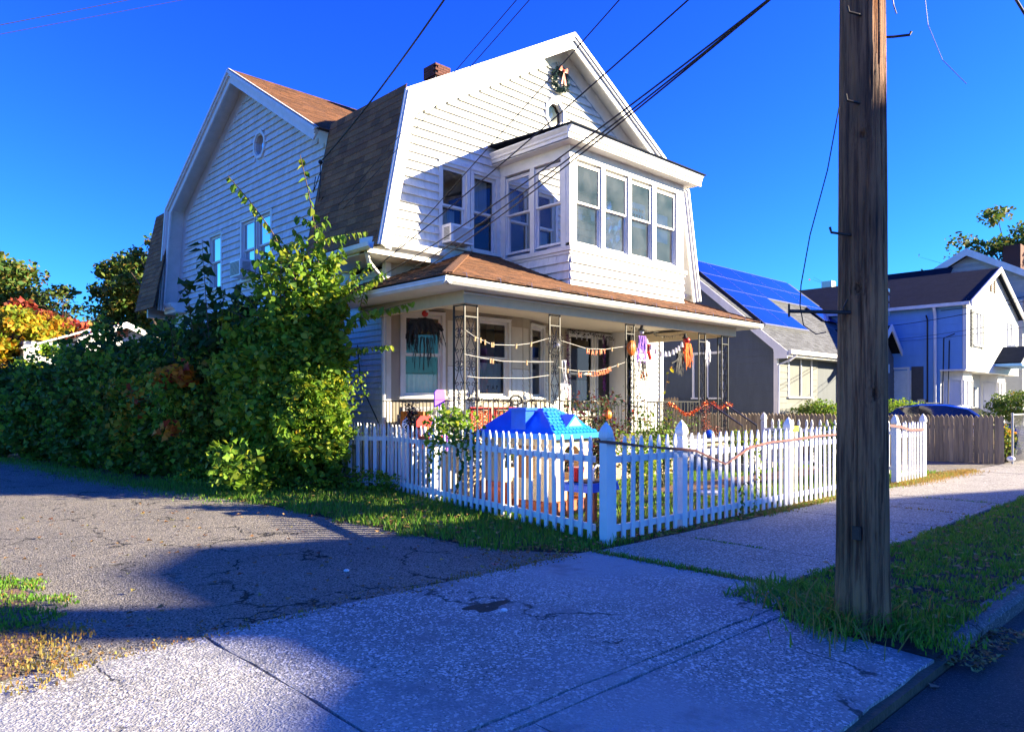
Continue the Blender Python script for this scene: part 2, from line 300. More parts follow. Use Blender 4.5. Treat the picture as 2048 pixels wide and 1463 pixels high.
class MB:
    def __init__(s, M=None): s.v = []; s.f = []; s.M = M
    def add(s, vs, fs):
        b = len(s.v)
        for q in vs:
            q = Vector(q); s.v.append(s.M @ q if s.M is not None else q)
        s.f += [tuple(i + b for i in f) for f in fs]
        return s
    BF = [(0, 3, 2, 1), (4, 5, 6, 7), (0, 1, 5, 4), (1, 2, 6, 5), (2, 3, 7, 6), (3, 0, 4, 7)]
    def box(s, x0, x1, y0, y1, z0, z1):
        return s.add([(x0, y0, z0), (x1, y0, z0), (x1, y1, z0), (x0, y1, z0), (x0, y0, z1), (x1, y0, z1), (x1, y1, z1), (x0, y1, z1)], MB.BF)
    def obox(s, c, ux, uy, uz, hx, hy, hz):
        c = Vector(c); ux = Vector(ux) * hx; uy = Vector(uy) * hy; uz = Vector(uz) * hz
        return s.add([c - ux - uy - uz, c + ux - uy - uz, c + ux + uy - uz, c - ux + uy - uz, c - ux - uy + uz, c + ux - uy + uz, c + ux + uy + uz, c - ux + uy + uz], MB.BF)
    def beam(s, a, b, w, h, up=(0, 0, 1)):
        a = Vector(a); b = Vector(b); d = (b - a); L = d.length
        if L < 1e-6: return s
        d /= L; x = d.cross(Vector(up));
        if x.length < 1e-4: x = d.cross(Vector((1, 0, 0)))
        x.normalize(); z = x.cross(d)
        return s.obox((a + b) / 2, d, x, z, L / 2, w / 2, h / 2)
    def slab(s, pts, n, t):
        """polygon pts pushed back along -n by t"""
        n = Vector(n).normalized() * t; k = len(pts); P = [Vector(p) for p in pts]
        vs = P + [p - n for p in P]
        fs = [tuple(range(k)), tuple(range(2 * k - 1, k - 1, -1))] + [(i, i + k, (i + 1) % k + k, (i + 1) % k) for i in range(k)]
        return s.add(vs, fs)
    def poly(s, pts): return s.add(pts, [tuple(range(len(pts)))])
    def prism(s, prof, y0, y1, axis='y'):
        """closed profile of (a, b) extruded; axis y: a=x b=z ; axis x: a=y b=z ; axis z: a=x b=y"""
        k = len(prof)
        def mk(t):
            return [(a, t, b) if axis == 'y' else (t, a, b) if axis == 'x' else (a, b, t) for a, b in prof]
        fs = [tuple(range(k)), tuple(range(2 * k - 1, k - 1, -1))] + [(i, i + k, (i + 1) % k + k, (i + 1) % k) for i in range(k)]
        return s.add(mk(y0) + mk(y1), fs)
    def tube(s, pts, r, n=6, r2=None, cap=True):
        pts = [Vector(p) for p in pts]; K = len(pts)
        if K < 2: return s
        vs = []; prev = None
        for i, p in enumerate(pts):
            d = (pts[min(i + 1, K - 1)] - pts[max(i - 1, 0)])
            if d.length < 1e-9: d = Vector((0, 0, 1))
            d.normalize()
            if prev is None:
                x = d.cross(Vector((0, 0, 1)));
                if x.length < 1e-3: x = d.cross(Vector((1, 0, 0)))
            else: x = prev - d * prev.dot(d)
            if x.length < 1e-6: x = d.orthogonal()
            x.normalize(); prev = x; y = d.cross(x)
            rr = r if r2 is None else r + (r2 - r) * i / (K - 1)
            vs += [p + x * rr * math.cos(6.28318 * j / n) + y * rr * math.sin(6.28318 * j / n) for j in range(n)]
        fs = [(i * n + j, i * n + (j + 1) % n, (i + 1) * n + (j + 1) % n, (i + 1) * n + j) for i in range(K - 1) for j in range(n)]
        if cap: fs += [tuple(range(n - 1, -1, -1)), tuple(range((K - 1) * n, K * n))]
        return s.add(vs, fs)
    def lathe(s, prof, c=(0, 0, 0), n=16):
        """prof list of (r, z)"""
        c = Vector(c); vs = []; K = len(prof)
        for r, z in prof: vs += [c + Vector((r * math.cos(6.28318 * j / n), r * math.sin(6.28318 * j / n), z)) for j in range(n)]
        fs = [(i * n + j, i * n + (j + 1) % n, (i + 1) * n + (j + 1) % n, (i + 1) * n + j) for i in range(K - 1) for j in range(n)]
        fs += [tuple(range(n - 1, -1, -1)), tuple(range((K - 1) * n, K * n))]
        return s.add(vs, fs)
    def ball(s, c, r, n=10, m=7, sz=1.0):
        prof = [(max(1e-4, r * math.sin(math.pi * i / m)), -r * sz * math.cos(math.pi * i / m)) for i in range(m + 1)]
        return s.lathe(prof, c, n)
    def build(s, name, m, parent=None, smooth=False, label=None, kind=None, loc=None):
        me = bpy.data.meshes.new(name); o0 = origin(parent)
        if loc is not None: lo = Vector(loc) - o0
        else: lo = Vector((0, 0, 0))
        sh = o0 + lo
        me.from_pydata([tuple(q - sh) for q in s.v], [], s.f); me.materials.append(m)
        if smooth: me.polygons.foreach_set('use_smooth', [True] * len(me.polygons))
        me.update()
        o = bpy.data.objects.new(name, me); link(o, parent); o.location = lo
        ORI[o.name] = sh
        if label: o['label'] = label
        if kind: o['kind'] = kind
        return o
def inst(name, me, parent, M, kind=None, label=None):
    """a piece that shares mesh data; M is its world matrix"""
    o = bpy.data.objects.new(name, me); link(o, parent)
    M = M.copy(); M.translation = M.translation - origin(parent); o.matrix_local = M
    if kind: o['kind'] = kind
    if label: o['label'] = label
    return o
def frameM(o, u, n, sx=1., sy=1., sz=1.):
    """local x along u, local y outward n, local z up"""
    u = Vector(u).normalized(); n = Vector(n).normalized(); z = u.cross(n)
    if z.z < 0: z = -z
    M = Matrix.Identity(4)
    for i in range(3): M[i][0] = u[i] * sx; M[i][1] = n[i] * sy; M[i][2] = z[i] * sz; M[i][3] = o[i]
    return M
def copy_tree(o, parent=None):
    c = o.copy(); sc.collection.objects.link(c)
    if parent is not None: c.parent = parent
    for ch in list(o.children): copy_tree(ch, c)
    return c

def np_mesh(name, V, F, m, parent=None, kind=None, label=None):
    me = bpy.data.meshes.new(name); o0 = np.array(origin(parent)); V = np.asarray(V, dtype=np.float32) - o0.astype(np.float32)
    F = np.asarray(F, dtype=np.int32); nv = len(V); nf, k = F.shape
    me.vertices.add(nv); me.vertices.foreach_set('co', V.ravel()); me.loops.add(nf * k); me.loops.foreach_set('vertex_index', F.ravel())
    me.polygons.add(nf); me.polygons.foreach_set('loop_start', np.arange(0, nf * k, k, dtype=np.int32)); me.polygons.foreach_set('loop_total', np.full(nf, k, dtype=np.int32))
    me.materials.append(m); me.update(calc_edges=True); me.validate()
    o = bpy.data.objects.new(name, me); link(o, parent); ORI[o.name] = Vector(o0)
    if kind: o['kind'] = kind
    if label: o['label'] = label
    return o

def rand_unit(n):
    v = rng.normal(size=(n, 3)); return v / np.linalg.norm(v, axis=1, keepdims=True)
LEAFSH = {'oval': [(0, 0), (.28, .30), (.30, .62), (0, 1), (-.30, .62), (-.28, .30)],
          'maple': [(0, 0), (.22, .22), (.55, .30), (.30, .58), (0, 1), (-.30, .58), (-.55, .30), (-.22, .22)],
          'quad': [(0, 0), (.3, .5), (0, 1), (-.3, .5)]}
def leaves(name, C, size, m, parent=None, shape='oval', droop=.35, kind=None, label=None, fold=.28, szvar=.5, width=1.0):
    """one leaf-shaped face pair per centre"""
    n = len(C)
    if n == 0: return None
    C = np.asarray(C, float)
    d = rand_unit(n); d[:, 2] = d[:, 2] * .6 - droop; d /= np.linalg.norm(d, axis=1, keepdims=True)
    s = np.cross(d, rand_unit(n)); s /= np.linalg.norm(s, axis=1, keepdims=True) + 1e-9; nn = np.cross(s, d)
    sz = size * (1 + szvar * (rng.random(n) * 2 - 1))
    sh = LEAFSH[shape]; k = len(sh)
    V = np.zeros((n, k, 3))
    for i, (a, b) in enumerate(sh):
        V[:, i] = C + (s * a * width + d * (b - .5) + nn * abs(a) * fold) * sz[:, None]
    # two halves folded along the midrib: tip index
    tip = max(range(k), key=lambda i: sh[i][1])
    f1 = list(range(0, tip + 1)); f2 = [0] + list(range(tip, k))
    V = V.reshape(-1, 3); base = (np.arange(n) * k)[:, None]
    F = np.vstack([base + np.array(f1), base + np.array(f2)]) if len(f1) == len(f2) else base + np.arange(k)
    return np_mesh(name, V, F, m, parent, kind, label)
def blob_pts(c, r, n, shell=.55, flat=None):
    """points through an ellipsoid, denser to the outside"""
    u = rand_unit(n); q = (shell + (1 - shell) * rng.random(n) ** .6)
    P = u * q[:, None] * np.array(r) * (1 + .16 * np.sin(u[:, [0]] * 7 + u[:, [2]] * 9 + c[0]) + .10 * np.sin(u[:, [1]] * 13 + c[1]))
    return P + np.array(c)

# ================================================================== GROUND
CONC = ground_mat('concrete', (.35, .34, .31), (.17, .167, .16), (.46, .44, .40), crack_scale=.5, crack_w=.010, crack_amt=.85, pebble=70, pebcol=(.72, .69, .64), pebamt=.30, bump=.5, patch=(.22, .215, .21), patch_amt=.44, pits=.22, pitcol=(.10, .10, .10), wash=(.36, .36, .36))
WALKM = ground_mat('sidewalk_concrete', (.42, .39, .34), (.27, .25, .22), (.52, .48, .42), crack_scale=.35, crack_w=.008, crack_amt=.7, pebble=70, pebcol=(.72, .69, .64), pebamt=.28, bump=.9, pits=.22, pitcol=(.10, .095, .09))
ASPH = ground_mat('old_asphalt', (.33, .295, .24), (.17, .16, .145), (.48, .43, .35), crack_scale=1.1, crack_w=.02, crack_amt=1.0, pebble=75, pebcol=(.50, .46, .40), pebamt=.26, bump=1.2, patch=(.30, .29, .28), patch_amt=.34, pits=.28, pitcol=(.03, .03, .03))
ROADM = ground_mat('street_asphalt', (.055, .055, .058), (.035, .035, .038), (.09, .09, .09), crack_scale=.5, crack_w=.006, crack_amt=.8, pebble=140, pebcol=(.12, .12, .12), pebamt=.2, bump=.6)
MULCH = ground_mat('mulch', (.20, .12, .08), (.12, .075, .05), (.30, .2, .14), crack_amt=0, pebble=60, pebcol=(.34, .22, .15), pebamt=.3, bump=1.0)

g = MB(); g.poly([(-600, 1.45, -.07), (900, 1.45, -.07), (900, 900, -.07), (-600, 900, -.07)])
g.poly([(-600, -900, -.16), (900, -900, -.16), (900, 1.45, -.16), (-600, 1.45, -.16)])
g.poly([(-600, 1.45, -.16), (900, 1.45, -.16), (900, 1.45, -.07), (-600, 1.45, -.07)])
g.build('ground', DIRT, kind='structure')
g = MB(); g.poly([(-200, -8.5, -.12), (300, -8.5, -.12), (300, 1.44, -.12), (-200, 1.44, -.12)]); g.build('road', ROADM, kind='structure')
g = MB(); g.box(-200, 300, -12, -8.55, -.155, .0); g.build('far_pavement', WALKM, kind='structure')

def strip_mesh(name, edgeA, edgeB, z, m, n=40, kind='structure', jag=.0, thick=0.0, crown=0.0):
    """sheet between two polylines sampled alike"""
    def samp(E, k):
        E = [Vector((*e, 0)) for e in E]; L = [0]
        for i in range(1, len(E)): L.append(L[-1] + (E[i] - E[i - 1]).length)
        r = []
        for j in range(k + 1):
            t = L[-1] * j / k; i = max(q for q in range(len(L)) if L[q] <= t + 1e-9); i = min(i, len(E) - 2)
            r.append(E[i].lerp(E[i + 1], (t - L[i]) / max(1e-9, L[i + 1] - L[i])))
        return r
    A = samp(edgeA, n); B = samp(edgeB, n); K = 12
    vs = []
    for i in range(n + 1):
        a = A[i] + Vector((random.uniform(-jag, jag), random.uniform(-jag, jag), 0)); b = B[i] + Vector((random.uniform(-jag, jag), random.uniform(-jag, jag), 0))
        for j in range(K + 1):
            p = a.lerp(b, j / K); rf = min(1, i / 9); zz = z + rf * crown * math.sin(math.pi * j / K) + rf * .012 * math.sin(p.x * 1.3 + p.y * .7) * (1 if crown else 0)
            vs.append((p.x, p.y, zz))
    fs = [(i * (K + 1) + j, i * (K + 1) + j + 1, (i + 1) * (K + 1) + j + 1, (i + 1) * (K + 1) + j) for i in range(n) for j in range(K)]
    mb = MB(); mb.add(vs, fs); return mb.build(name, m, kind=kind, smooth=True)

# asphalt driveway down the side of the house
strip_mesh('driveway', [(0.2, 4.3), (.9, 6.2), (.9, 8), (.3, 11), (.2, 30), (0, 45)], [(5.95, 4.88), (5.45, 5.6), (5.28, 6.4), (5.16, 8.3), (5.05, 11.3), (4.55, 16.5), (3.2, 45)], 0.0, ASPH, n=70, jag=.03, crown=.03)
# concrete apron: one thick slab that slopes to the gutter, scored by two lines
ap = tag(bpy.data.objects.new('driveway_apron', None), kind='structure'); link(ap); ORI[ap.name] = Vector((0, 0, 0))
def slope_slab(x0, x1, y0, y1, z0, z1, b=.16, j=.012):
    mb = MB(); nx = max(2, int((x1 - x0) / .25)); ny = max(2, int((y1 - y0) / .25))
    vs = [];
    for a in range(ny + 1):
        for c in range(nx + 1):
            x = x0 + (x1 - x0) * c / nx; y = y0 + (y1 - y0) * a / ny; ed = a in (0, ny) or c in (0, nx)
            vs.append((x + (random.uniform(-j, j) if ed else 0), y + (random.uniform(-j, j) if ed else 0), z0 + (z1 - z0) * a / ny - (.006 if ed else 0)))
    fs = [(a * (nx + 1) + c, a * (nx + 1) + c + 1, (a + 1) * (nx + 1) + c + 1, (a + 1) * (nx + 1) + c) for a in range(ny) for c in range(nx)]
    mb.add(vs, fs)
    rim = [c for c in range(nx + 1)] + [(a + 1) * (nx + 1) - 1 for a in range(1, ny + 1)] + [ny * (nx + 1) + c for c in range(nx - 1, -1, -1)] + [a * (nx + 1) for a in range(ny - 1, 0, -1)]
    k = len(rim); bv = [(vs[i][0], vs[i][1], vs[i][2] - b) for i in rim]
    base = len(mb.v); mb.v += [Vector(q) for q in bv]
    for i in range(k): mb.f.append((rim[i], rim[(i + 1) % k], base + (i + 1) % k, base + i))
    return mb
slope_slab(-3.0, 1.9, 2.66, 4.93, .014, .018, j=.014).build('slab', CONC, ap)
slope_slab(1.915, 5.93, 2.66, 5.0, .014, .018, j=.014).build('slab', CONC, ap)
slope_slab(-3.0, 5.28, 2.535, 2.645, .006, .012).build('curb_strip', CONC, ap)
slope_slab(-3.0, 2.55, 1.50, 2.515, -.045, .005).build('slab', CONC, ap)
slope_slab(2.565, 5.12, 1.50, 2.515, -.045, .005).build('slab', CONC, ap)
# sidewalk of separate slabs
sw = tag(bpy.data.objects.new('sidewalk', None), kind='structure'); link(sw); ORI[sw.name] = Vector((0, 0, 0))
xs = [5.97, 7.35, 8.85, 10.3, 11.75, 13.3, 14.8, 16.3, 17.8, 19.4, 21.0, 22.6, 24.2, 25.8, 27.4, 30.0, 34, 40, 50, 70, 100]
for i in range(len(xs) - 1):
    dz = random.uniform(0, .012)
    slope_slab(xs[i] + .008, xs[i + 1] - .008, 2.95, 4.93, .010 + dz, .014 + dz).build('slab', WALKM, sw)
# curb
CURBM = ground_mat('curb_stone_old', (.17, .165, .155), (.09, .09, .085), (.26, .25, .23), pebble=70, pebcol=(.32, .31, .29), pebamt=.2, bump=.7)
cb = tag(bpy.data.objects.new('curb', None), kind='structure'); link(cb); ORI[cb.name] = Vector((0, 0, 0))
x = 5.42
while x < 60:
    L = 1.9 if x < 20 else 6
    mb = MB(); z1 = .0
    mb.prism([(1.44, -.17), (1.44, z1 - .03), (1.47, z1), (1.60, z1 + .005), (1.60, -.17)], x, x + L - .012, 'x'); mb.build('curb_stone', CURBM, cb); x += L
# mulch path and driveway on the far side of the yard
g = MB(); g.poly([(18.6, 4.95, .003), (22.1, 4.95, .003), (22.1, 30, .003), (18.6, 30, .003)]); g.build('side_driveway', ASPH, kind='structure')
g = MB(); g.poly([(10.9, 7.35, .004), (17.6, 7.0, .004), (17.6, 7.9, .004), (10.9, 8.1, .004)]); g.build('mulch_path', MULCH, kind='structure')
g = MB(); g.poly([(4.85, 4.95, -.016), (18.6, 4.95, -.016), (18.6, 16, -.016), (3.9, 16, -.016)]); g.build('lawn_soil', SOIL, kind='structure')
g = MB(); g.poly([(5.13, 1.5, -.05), (60, 1.5, -.004), (60, 2.96, -.004), (5.26, 2.96, -.01)]); g.build('verge_soil', SOIL, kind='structure')

g = MB(); g.poly([(-.5, 4.7, .036), (.8, 4.85, .036), (1.05, 5.3, .036), (1.15, 5.8, .036), (1.22, 6.3, .036), (1.3, 7, .036), (1.1, 7.8, .036), (.7, 9.5, .036), (-.5, 9.5, .036)]); g.build('verge_soil', MULCH, kind='structure')
def blades(name, X, Y, h, m, zb=0.0, lean=.5, w=.006, kind='stuff', label=None):
    n = len(X); th = rng.random(n) * 6.283; hh = h * (.45 + .8 * rng.random(n)); b = np.stack([X, Y, np.full(n, zb)], 1)
    s = np.stack([np.cos(th), np.sin(th), np.zeros(n)], 1); ld = np.stack([np.cos(th * 3 + 1), np.sin(th * 3 + 1), np.zeros(n)], 1)
    le = (lean * rng.random(n) * hh)[:, None]; up = np.array([0, 0, 1.])
    V = np.zeros((n, 5, 3)); ww = w * (.7 + .6 * rng.random(n))[:, None]
    V[:, 0] = b - s * ww; V[:, 1] = b + s * ww
    mid = b + up * (hh * .6)[:, None] + ld * le * .4
    V[:, 2] = mid + s * ww * .75; V[:, 3] = mid - s * ww * .75; V[:, 4] = b + up * (hh * .95)[:, None] + ld * le * 1.3
    base = (np.arange(n) * 5)[:, None]
    # quad + tri stored as tris
    F = np.vstack([base + np.array([0, 1, 2]), base + np.array([0, 2, 3]), base + np.array([3, 2, 4])])
    return np_mesh(name, V.reshape(-1, 3), F, m, None, kind, label)
def area_pts(n, x0, x1, y0, y1, keep, clump=0.0):
    X = x0 + (x1 - x0) * rng.random(n); Y = y0 + (y1 - y0) * rng.random(n)
    if clump: 
        q = np.sin(X * 5.1 + 2 * np.sin(Y * 3.7)) * np.sin(Y * 6.3 + 1.7 * np.sin(X * 4.1)) + .5 * np.sin(X * 17 + Y * 11)
        k = rng.random(n) < (1 - clump + clump * (q * .5 + .5)); X, Y = X[k], Y[k]
    k = keep(X, Y); return X[k], Y[k]
def edge_left(Y): return np.interp(Y, [5.0, 5.6, 6.4, 8.3, 11.3, 16.5], [5.9, 5.35, 5.2, 5.12, 5.05, 4.55]) + .10 * np.sin(Y * 5) + .05 * np.sin(Y * 13)
X, Y = area_pts(60000, 4.4, 8.2, 4.98, 15.5, lambda X, Y: (X > edge_left(Y)) & (X < 6.45 + (Y - 5.2) * .215 + .3), .25)
blades('grass', X, Y, .075 + .05 * (rng.random(len(X)) > .8), GRASSM)
X, Y = area_pts(45000, 6.6, 18.5, 5.2, 9.3, lambda X, Y: ~((Y > 6.95) & (X > 10.8) & (Y < 8.0)) , .45)
blades('grass', X, Y, .07, GRASSM)
X, Y = area_pts(72000, 5.14, 24, 1.52, 3.0, lambda X, Y: (Y < 2.93 + .05 * np.sin(X * 4)) & ((X - 5.17) > .05 * np.sin(Y * 9) + .08 * (Y - 1.5)) & (rng.random(len(X)) < np.clip(1.25 - (X - 5) / 16, .15, 1)), .85)
blades('grass', X, Y, .048, GRASSM, w=.007, lean=.9)
X, Y = area_pts(1500, 5.3, 6.1, 1.7, 3.1, lambda X, Y: (X - 5.3) * .5 + .2 < (Y - 1.4), .2)
blades('grass', X, Y, .10, GRASSM, lean=1.3)
X, Y = area_pts(30000, .3, 1.75, 4.55, 9.5, lambda X, Y: X < np.interp(Y, [4.5, 5.2, 6.2, 7, 8, 9.5], [.95, 1.32, 1.42, 1.48, 1.25, 1.0]) + .10 * np.sin(Y * 7) + .05 * np.sin(Y * 19 + X * 9), .8)
k = (Y > 5.9) & (rng.random(len(X)) < .85); blades('grass', X[k], Y[k], .032, GRASSM, zb=.034); k2 = rng.random(len(X)) < .55; blades('grass', X[~k & k2], Y[~k & k2], .025, GRASSD, zb=.034)
# along joints and edges
def line_blades(pts, n, sp, h, m):
    P = []
    for a, b in zip(pts[:-1], pts[1:]):
        L = math.dist(a, b); k = int(n * L)
        t = rng.random(k)[:, None]; P.append(np.array(a) + (np.array(b) - np.array(a)) * t + rng.normal(size=(k, 2)) * sp)
    P = np.vstack(P); blades('grass', P[:, 0], P[:, 1], h, m)
line_blades([(5.95, 4.9), (5.96, 3.0)], 420, .035, .05, GRASSM)
line_blades([(5.95, 4.9), (5.96, 3.0)], 260, .05, .04, GRASSD)
line_blades([(7.35, 4.6), (7.35, 3.8)], 300, .02, .035, GRASSM)
line_blades([(11.75, 4.4), (11.75, 3.2)], 100, .03, .04, GRASSD); line_blades([(13.3, 4.0), (13.3, 3.0)], 140, .04, .04, GRASSM)
line_blades([(9.5, 5.0), (18.3, 5.0)], 260, .07, .06, GRASSM); line_blades([(9.5, 5.0), (19.5, 4.98)], 260, .08, .06, GRASSD)
line_blades([(14.9, 4.98), (19.5, 4.9)], 500, .16, .07, GRASSD); line_blades([(6.5, 5.1), (9.5, 5.05)], 200, .05, .05, GRASSM)
line_blades([(5.4, 1.72), (6.1, 1.62)], 700, .06, .08, GRASSM)
line_blades([(1.2, 4.88), (2.9, 4.98)], 160, .03, .03, GRASSD); line_blades([(3.6, 5.0), (5.6, 5.04)], 140, .05, .03, GRASSD)
line_blades([(5.15, 1.6), (5.5, 1.62)], 900, .08, .06, GRASSM); line_blades([(5.1, 1.42), (5.5, 1.40)], 160, .05, .05, GRASSM)
line_blades([(5.0, 11.3), (4.5, 16.5), (3.9, 25)], 500, .30, .07, GRASSM)
line_blades([(6.5, 5.25), (8.0, 12.5)], 330, .05, .14, GRASSM)

# fallen leaves: the larger ones in the foreground are things, the rest litter
def litter(n, x0, x1, y0, y1, keep, s, z=.03):
    X, Y = area_pts(n, x0, x1, y0, y1, keep); P = np.stack([X, Y, np.full(len(X), z)], 1)
    V = []; k = len(X); th = rng.random(k) * 6.28; sz = s * (.6 + .8 * rng.random(k))
    sh = LEAFSH['maple']; M = np.zeros((k, 8, 3))
    for i, (a, b) in enumerate(sh):
        M[:, i, 0] = X + (a * np.cos(th) - (b - .5) * np.sin(th)) * sz; M[:, i, 1] = Y + (a * np.sin(th) + (b - .5) * np.cos(th)) * sz
        M[:, i, 2] = z + rng.random(k) * .02 + abs(a) * .35 * sz
    F = np.vstack([(np.arange(k) * 8)[:, None] + np.array([0, 1, 2, 3, 4]), (np.arange(k) * 8)[:, None] + np.array([0, 4, 5, 6, 7])])
    return np_mesh('leaf_litter', M.reshape(-1, 3), F, LITTER, None, 'stuff')
litter(900, 4.9, 8, 5, 13, lambda X, Y: np.abs(X - edge_left(Y)) < .22, .06, .02)
litter(260, 5.2, 8, 5, 12, lambda X, Y: X > edge_left(Y), .07, .05)
litter(300, 5.3, 14, 1.5, 3.0, lambda X, Y: Y > 0, .05, .045)
litter(420, 5.15, 6.3, 1.25, 1.75, lambda X, Y: X > 0, .045, -.09)
litter(900, 6.6, 19, 4.9, 5.3, lambda X, Y: X > 0, .055, .02)
litter(500, 6.6, 18, 5.3, 8, lambda X, Y: X > 0, .055, .05)
litter(160, 4.7, 6.2, 4.85, 5.6, lambda X, Y: X > 0, .04, .03); litter(500, 1, 5.6, 4.8, 5.15, lambda X, Y: rng.random(len(X)) < .6, .018, .022)
litter(260, .3, 5.5, 4.9, 12, lambda X, Y: X > 0, .045, .035)

# ================================================================== THE WHITE HOUSE
H = thing('house', (13, 16, 0), 'large white shingled house with a brown gambrel roof and a front porch', 'house')
CX_, YF, YW = 13.03, 11.48, 12.0
def offs(pts, d):
    """offset an open polyline (a, z) inwards (to the right of travel) by d with mitres"""
    P = [Vector(p) for p in pts]; N = []
    for i in range(len(P) - 1):
        t = (P[i + 1] - P[i]).normalized(); N.append(Vector((t.y, -t.x)))
    r = []
    for i in range(len(P)):
        if i == 0: r.append(P[i] + N[0] * d)
        elif i == len(P) - 1: r.append(P[i] + N[-1] * d)
        else:
            b = (N[i - 1] + N[i]); r.append(P[i] + b * (d / (1 + N[i - 1].dot(N[i]))))
    return [(q.x, q.y) for q in r]
GP = [(-5.43, 4.49), (-4.81, 7.53), (0, 10.26), (4.81, 7.53), (5.43, 4.49)]
def shift(pts, c): return [(a + c, b) for a, b in pts]
def ext_of(off, c):
    q = offs(GP, off)
    def f(z):
        zs = [p[1] for p in q[:3]]; hs = [-p[0] for p in q[:3]]
        h = float(np.interp(z, zs, hs)); return c - h, c + h
    return f
def seg_boards(mb, pts, d0, d1, t0, t1, axis, skip=()):
    A = offs(pts, d0); B = offs(pts, d1)
    for i in range(len(pts) - 1):
        if i in skip: continue
        mb.prism([A[i], A[i + 1], B[i + 1], B[i]], t0, t1, axis)
# roofs
def roof_part(pts, d0, d1, t0, t1, axis, name, m, skip=()):
    mb = MB(); seg_boards(mb, pts, d0, d1, t0, t1, axis, skip); return mb.build(name, m, H)
MF = shift(GP, CX_); WF = shift(GP, 18.9)
# wing gambrel is a little narrower
GW = [(-5.25, 4.49), (-4.6, 7.50), (0, 10.26), (4.6, 7.50), (5.25, 4.49)]; WF = shift(GW, 18.9)
roof_part(MF, .0, .05, YF - .03, 14.3, 'y', 'roof', UNDER, (0, 2, 3)); roof_part(MF, .0, .05, 23.6, 25.3, 'y', 'roof', UNDER, (0, 2, 3)); roof_part(MF, .0, .05, YF - .03, 25.3, 'y', 'roof', UNDER, (0, 1))
roof_part(MF, .0, .05, YF - .03, 14.3, 'y', 'roof', UNDER, (1, 2, 3)); roof_part(MF, .0, .05, 23.6, 25.3, 'y', 'roof', UNDER, (1, 2, 3))
roof_part([(8.75, 7.53 + .53 * 2.73 / 4.81)] + MF[2:], .0, .05, 14.3, 23.6, 'y', 'roof', UNDER, (1, 2))
roof_part(WF, .0, .05, 7.93, 13.0, 'x', 'roof', UNDER, (0,)); roof_part(WF, .0, .05, 8.36, 13.0, 'x', 'roof', UNDER, (1, 2, 3))
roof_part(MF, .052, .075, YF, YW + .02, 'y', 'soffit', TRIM); roof_part(WF, .052, .075, 7.97, 8.47, 'x', 'soffit', TRIM, (0,))
for (pts, f0, ax) in ((MF, YF, 'y'), (WF, 7.97, 'x')):
    for i in range(4):
        sk = tuple(j for j in range(4) if j != i)
        if ax == 'x' and i == 0:
            roof_part(pts, .0, .07, 8.36, 8.46, ax, 'rake_board', TRIM, sk); continue
        roof_part(pts, .052, .30, f0, f0 + .045, ax, 'rake_board', TRIM, sk)
        roof_part(pts, -.015, .15, f0 - .05, f0 - .002, ax, 'rake_moulding', WHITE, sk)
        roof_part(pts, .02, .09, f0 - .085, f0 - .052, ax, 'rake_moulding', TRIM, sk)
        roof_part(pts, .078, .43, f0 + .475, f0 + .515, ax, 'frieze_board', TRIM, sk)

# ---- walls with holes
def intervals(a, b, holes, z0, z1, m=0.0):
    iv = [(a, b)]
    for (x0, x1, h0, h1) in holes:
        if min(z1, h1) - max(z0, h0) > m:
            nv = []
            for p, q in iv:
                if x1 <= p or x0 >= q: nv.append((p, q)); continue
                if x0 > p: nv.append((p, x0))
                if x1 < q: nv.append((x1, q))
            iv = nv
    return iv
def wall(name, O, u, n, z0, z1, ext, holes, m, th=.12, step=.5, parent=H):
    zs = sorted(set([z0, z1] + [h for q in holes for h in q[2:] if z0 < h < z1]))
    zz = []
    for a, b in zip(zs[:-1], zs[1:]):
        k = max(1, int((b - a) / step)); zz += [a + (b - a) * i / k for i in range(k)]
    zz.append(z1); mb = MB(frameM(O, u, n))
    for a, b in zip(zz[:-1], zz[1:]):
        e = ext((a + b) / 2)
        for p, q in intervals(e[0], e[1], holes, a, b):
            if q - p > .01: mb.box(p, q, -th, 0, a, b)
    return mb.build(name, m, parent)
SIDE = []
def siding(O, u, n, z0, z1, ext, holes, course=.172, wr=(.2, .42), vis=1.0):
    z = z0; M = frameM(O, u, n)
    while z < z1 - .05:
        e = ext(z + course / 2)
        for p, q in intervals(e[0], e[1], holes, z, z + course, course * .35):
            x = p + random.uniform(-.3, 0)
            while x < q:
                wd = random.uniform(*wr); a = max(x, p); b = min(x + wd, q)
                if b - a > .03: SIDE.append((M, a, b - a - .005, z, course, (M @ Vector((a, 0, z))), vis))
                x += wd
        z += course
def wedge(h, t0=.050, t1=.004):
    me = bpy.data.meshes.new('shingle')
    v = [(0, 0, 0), (1, 0, 0), (1, t0, 0), (0, t0, 0), (0, 0, h * 1.02), (1, 0, h * 1.02), (1, t1, h * 1.02), (0, t1, h * 1.02)]
    me.from_pydata(v, [], [(0, 1, 2, 3), (4, 7, 6, 5), (0, 4, 5, 1), (1, 5, 6, 2), (2, 6, 7, 3), (3, 7, 4, 0)]); me.update(); return me
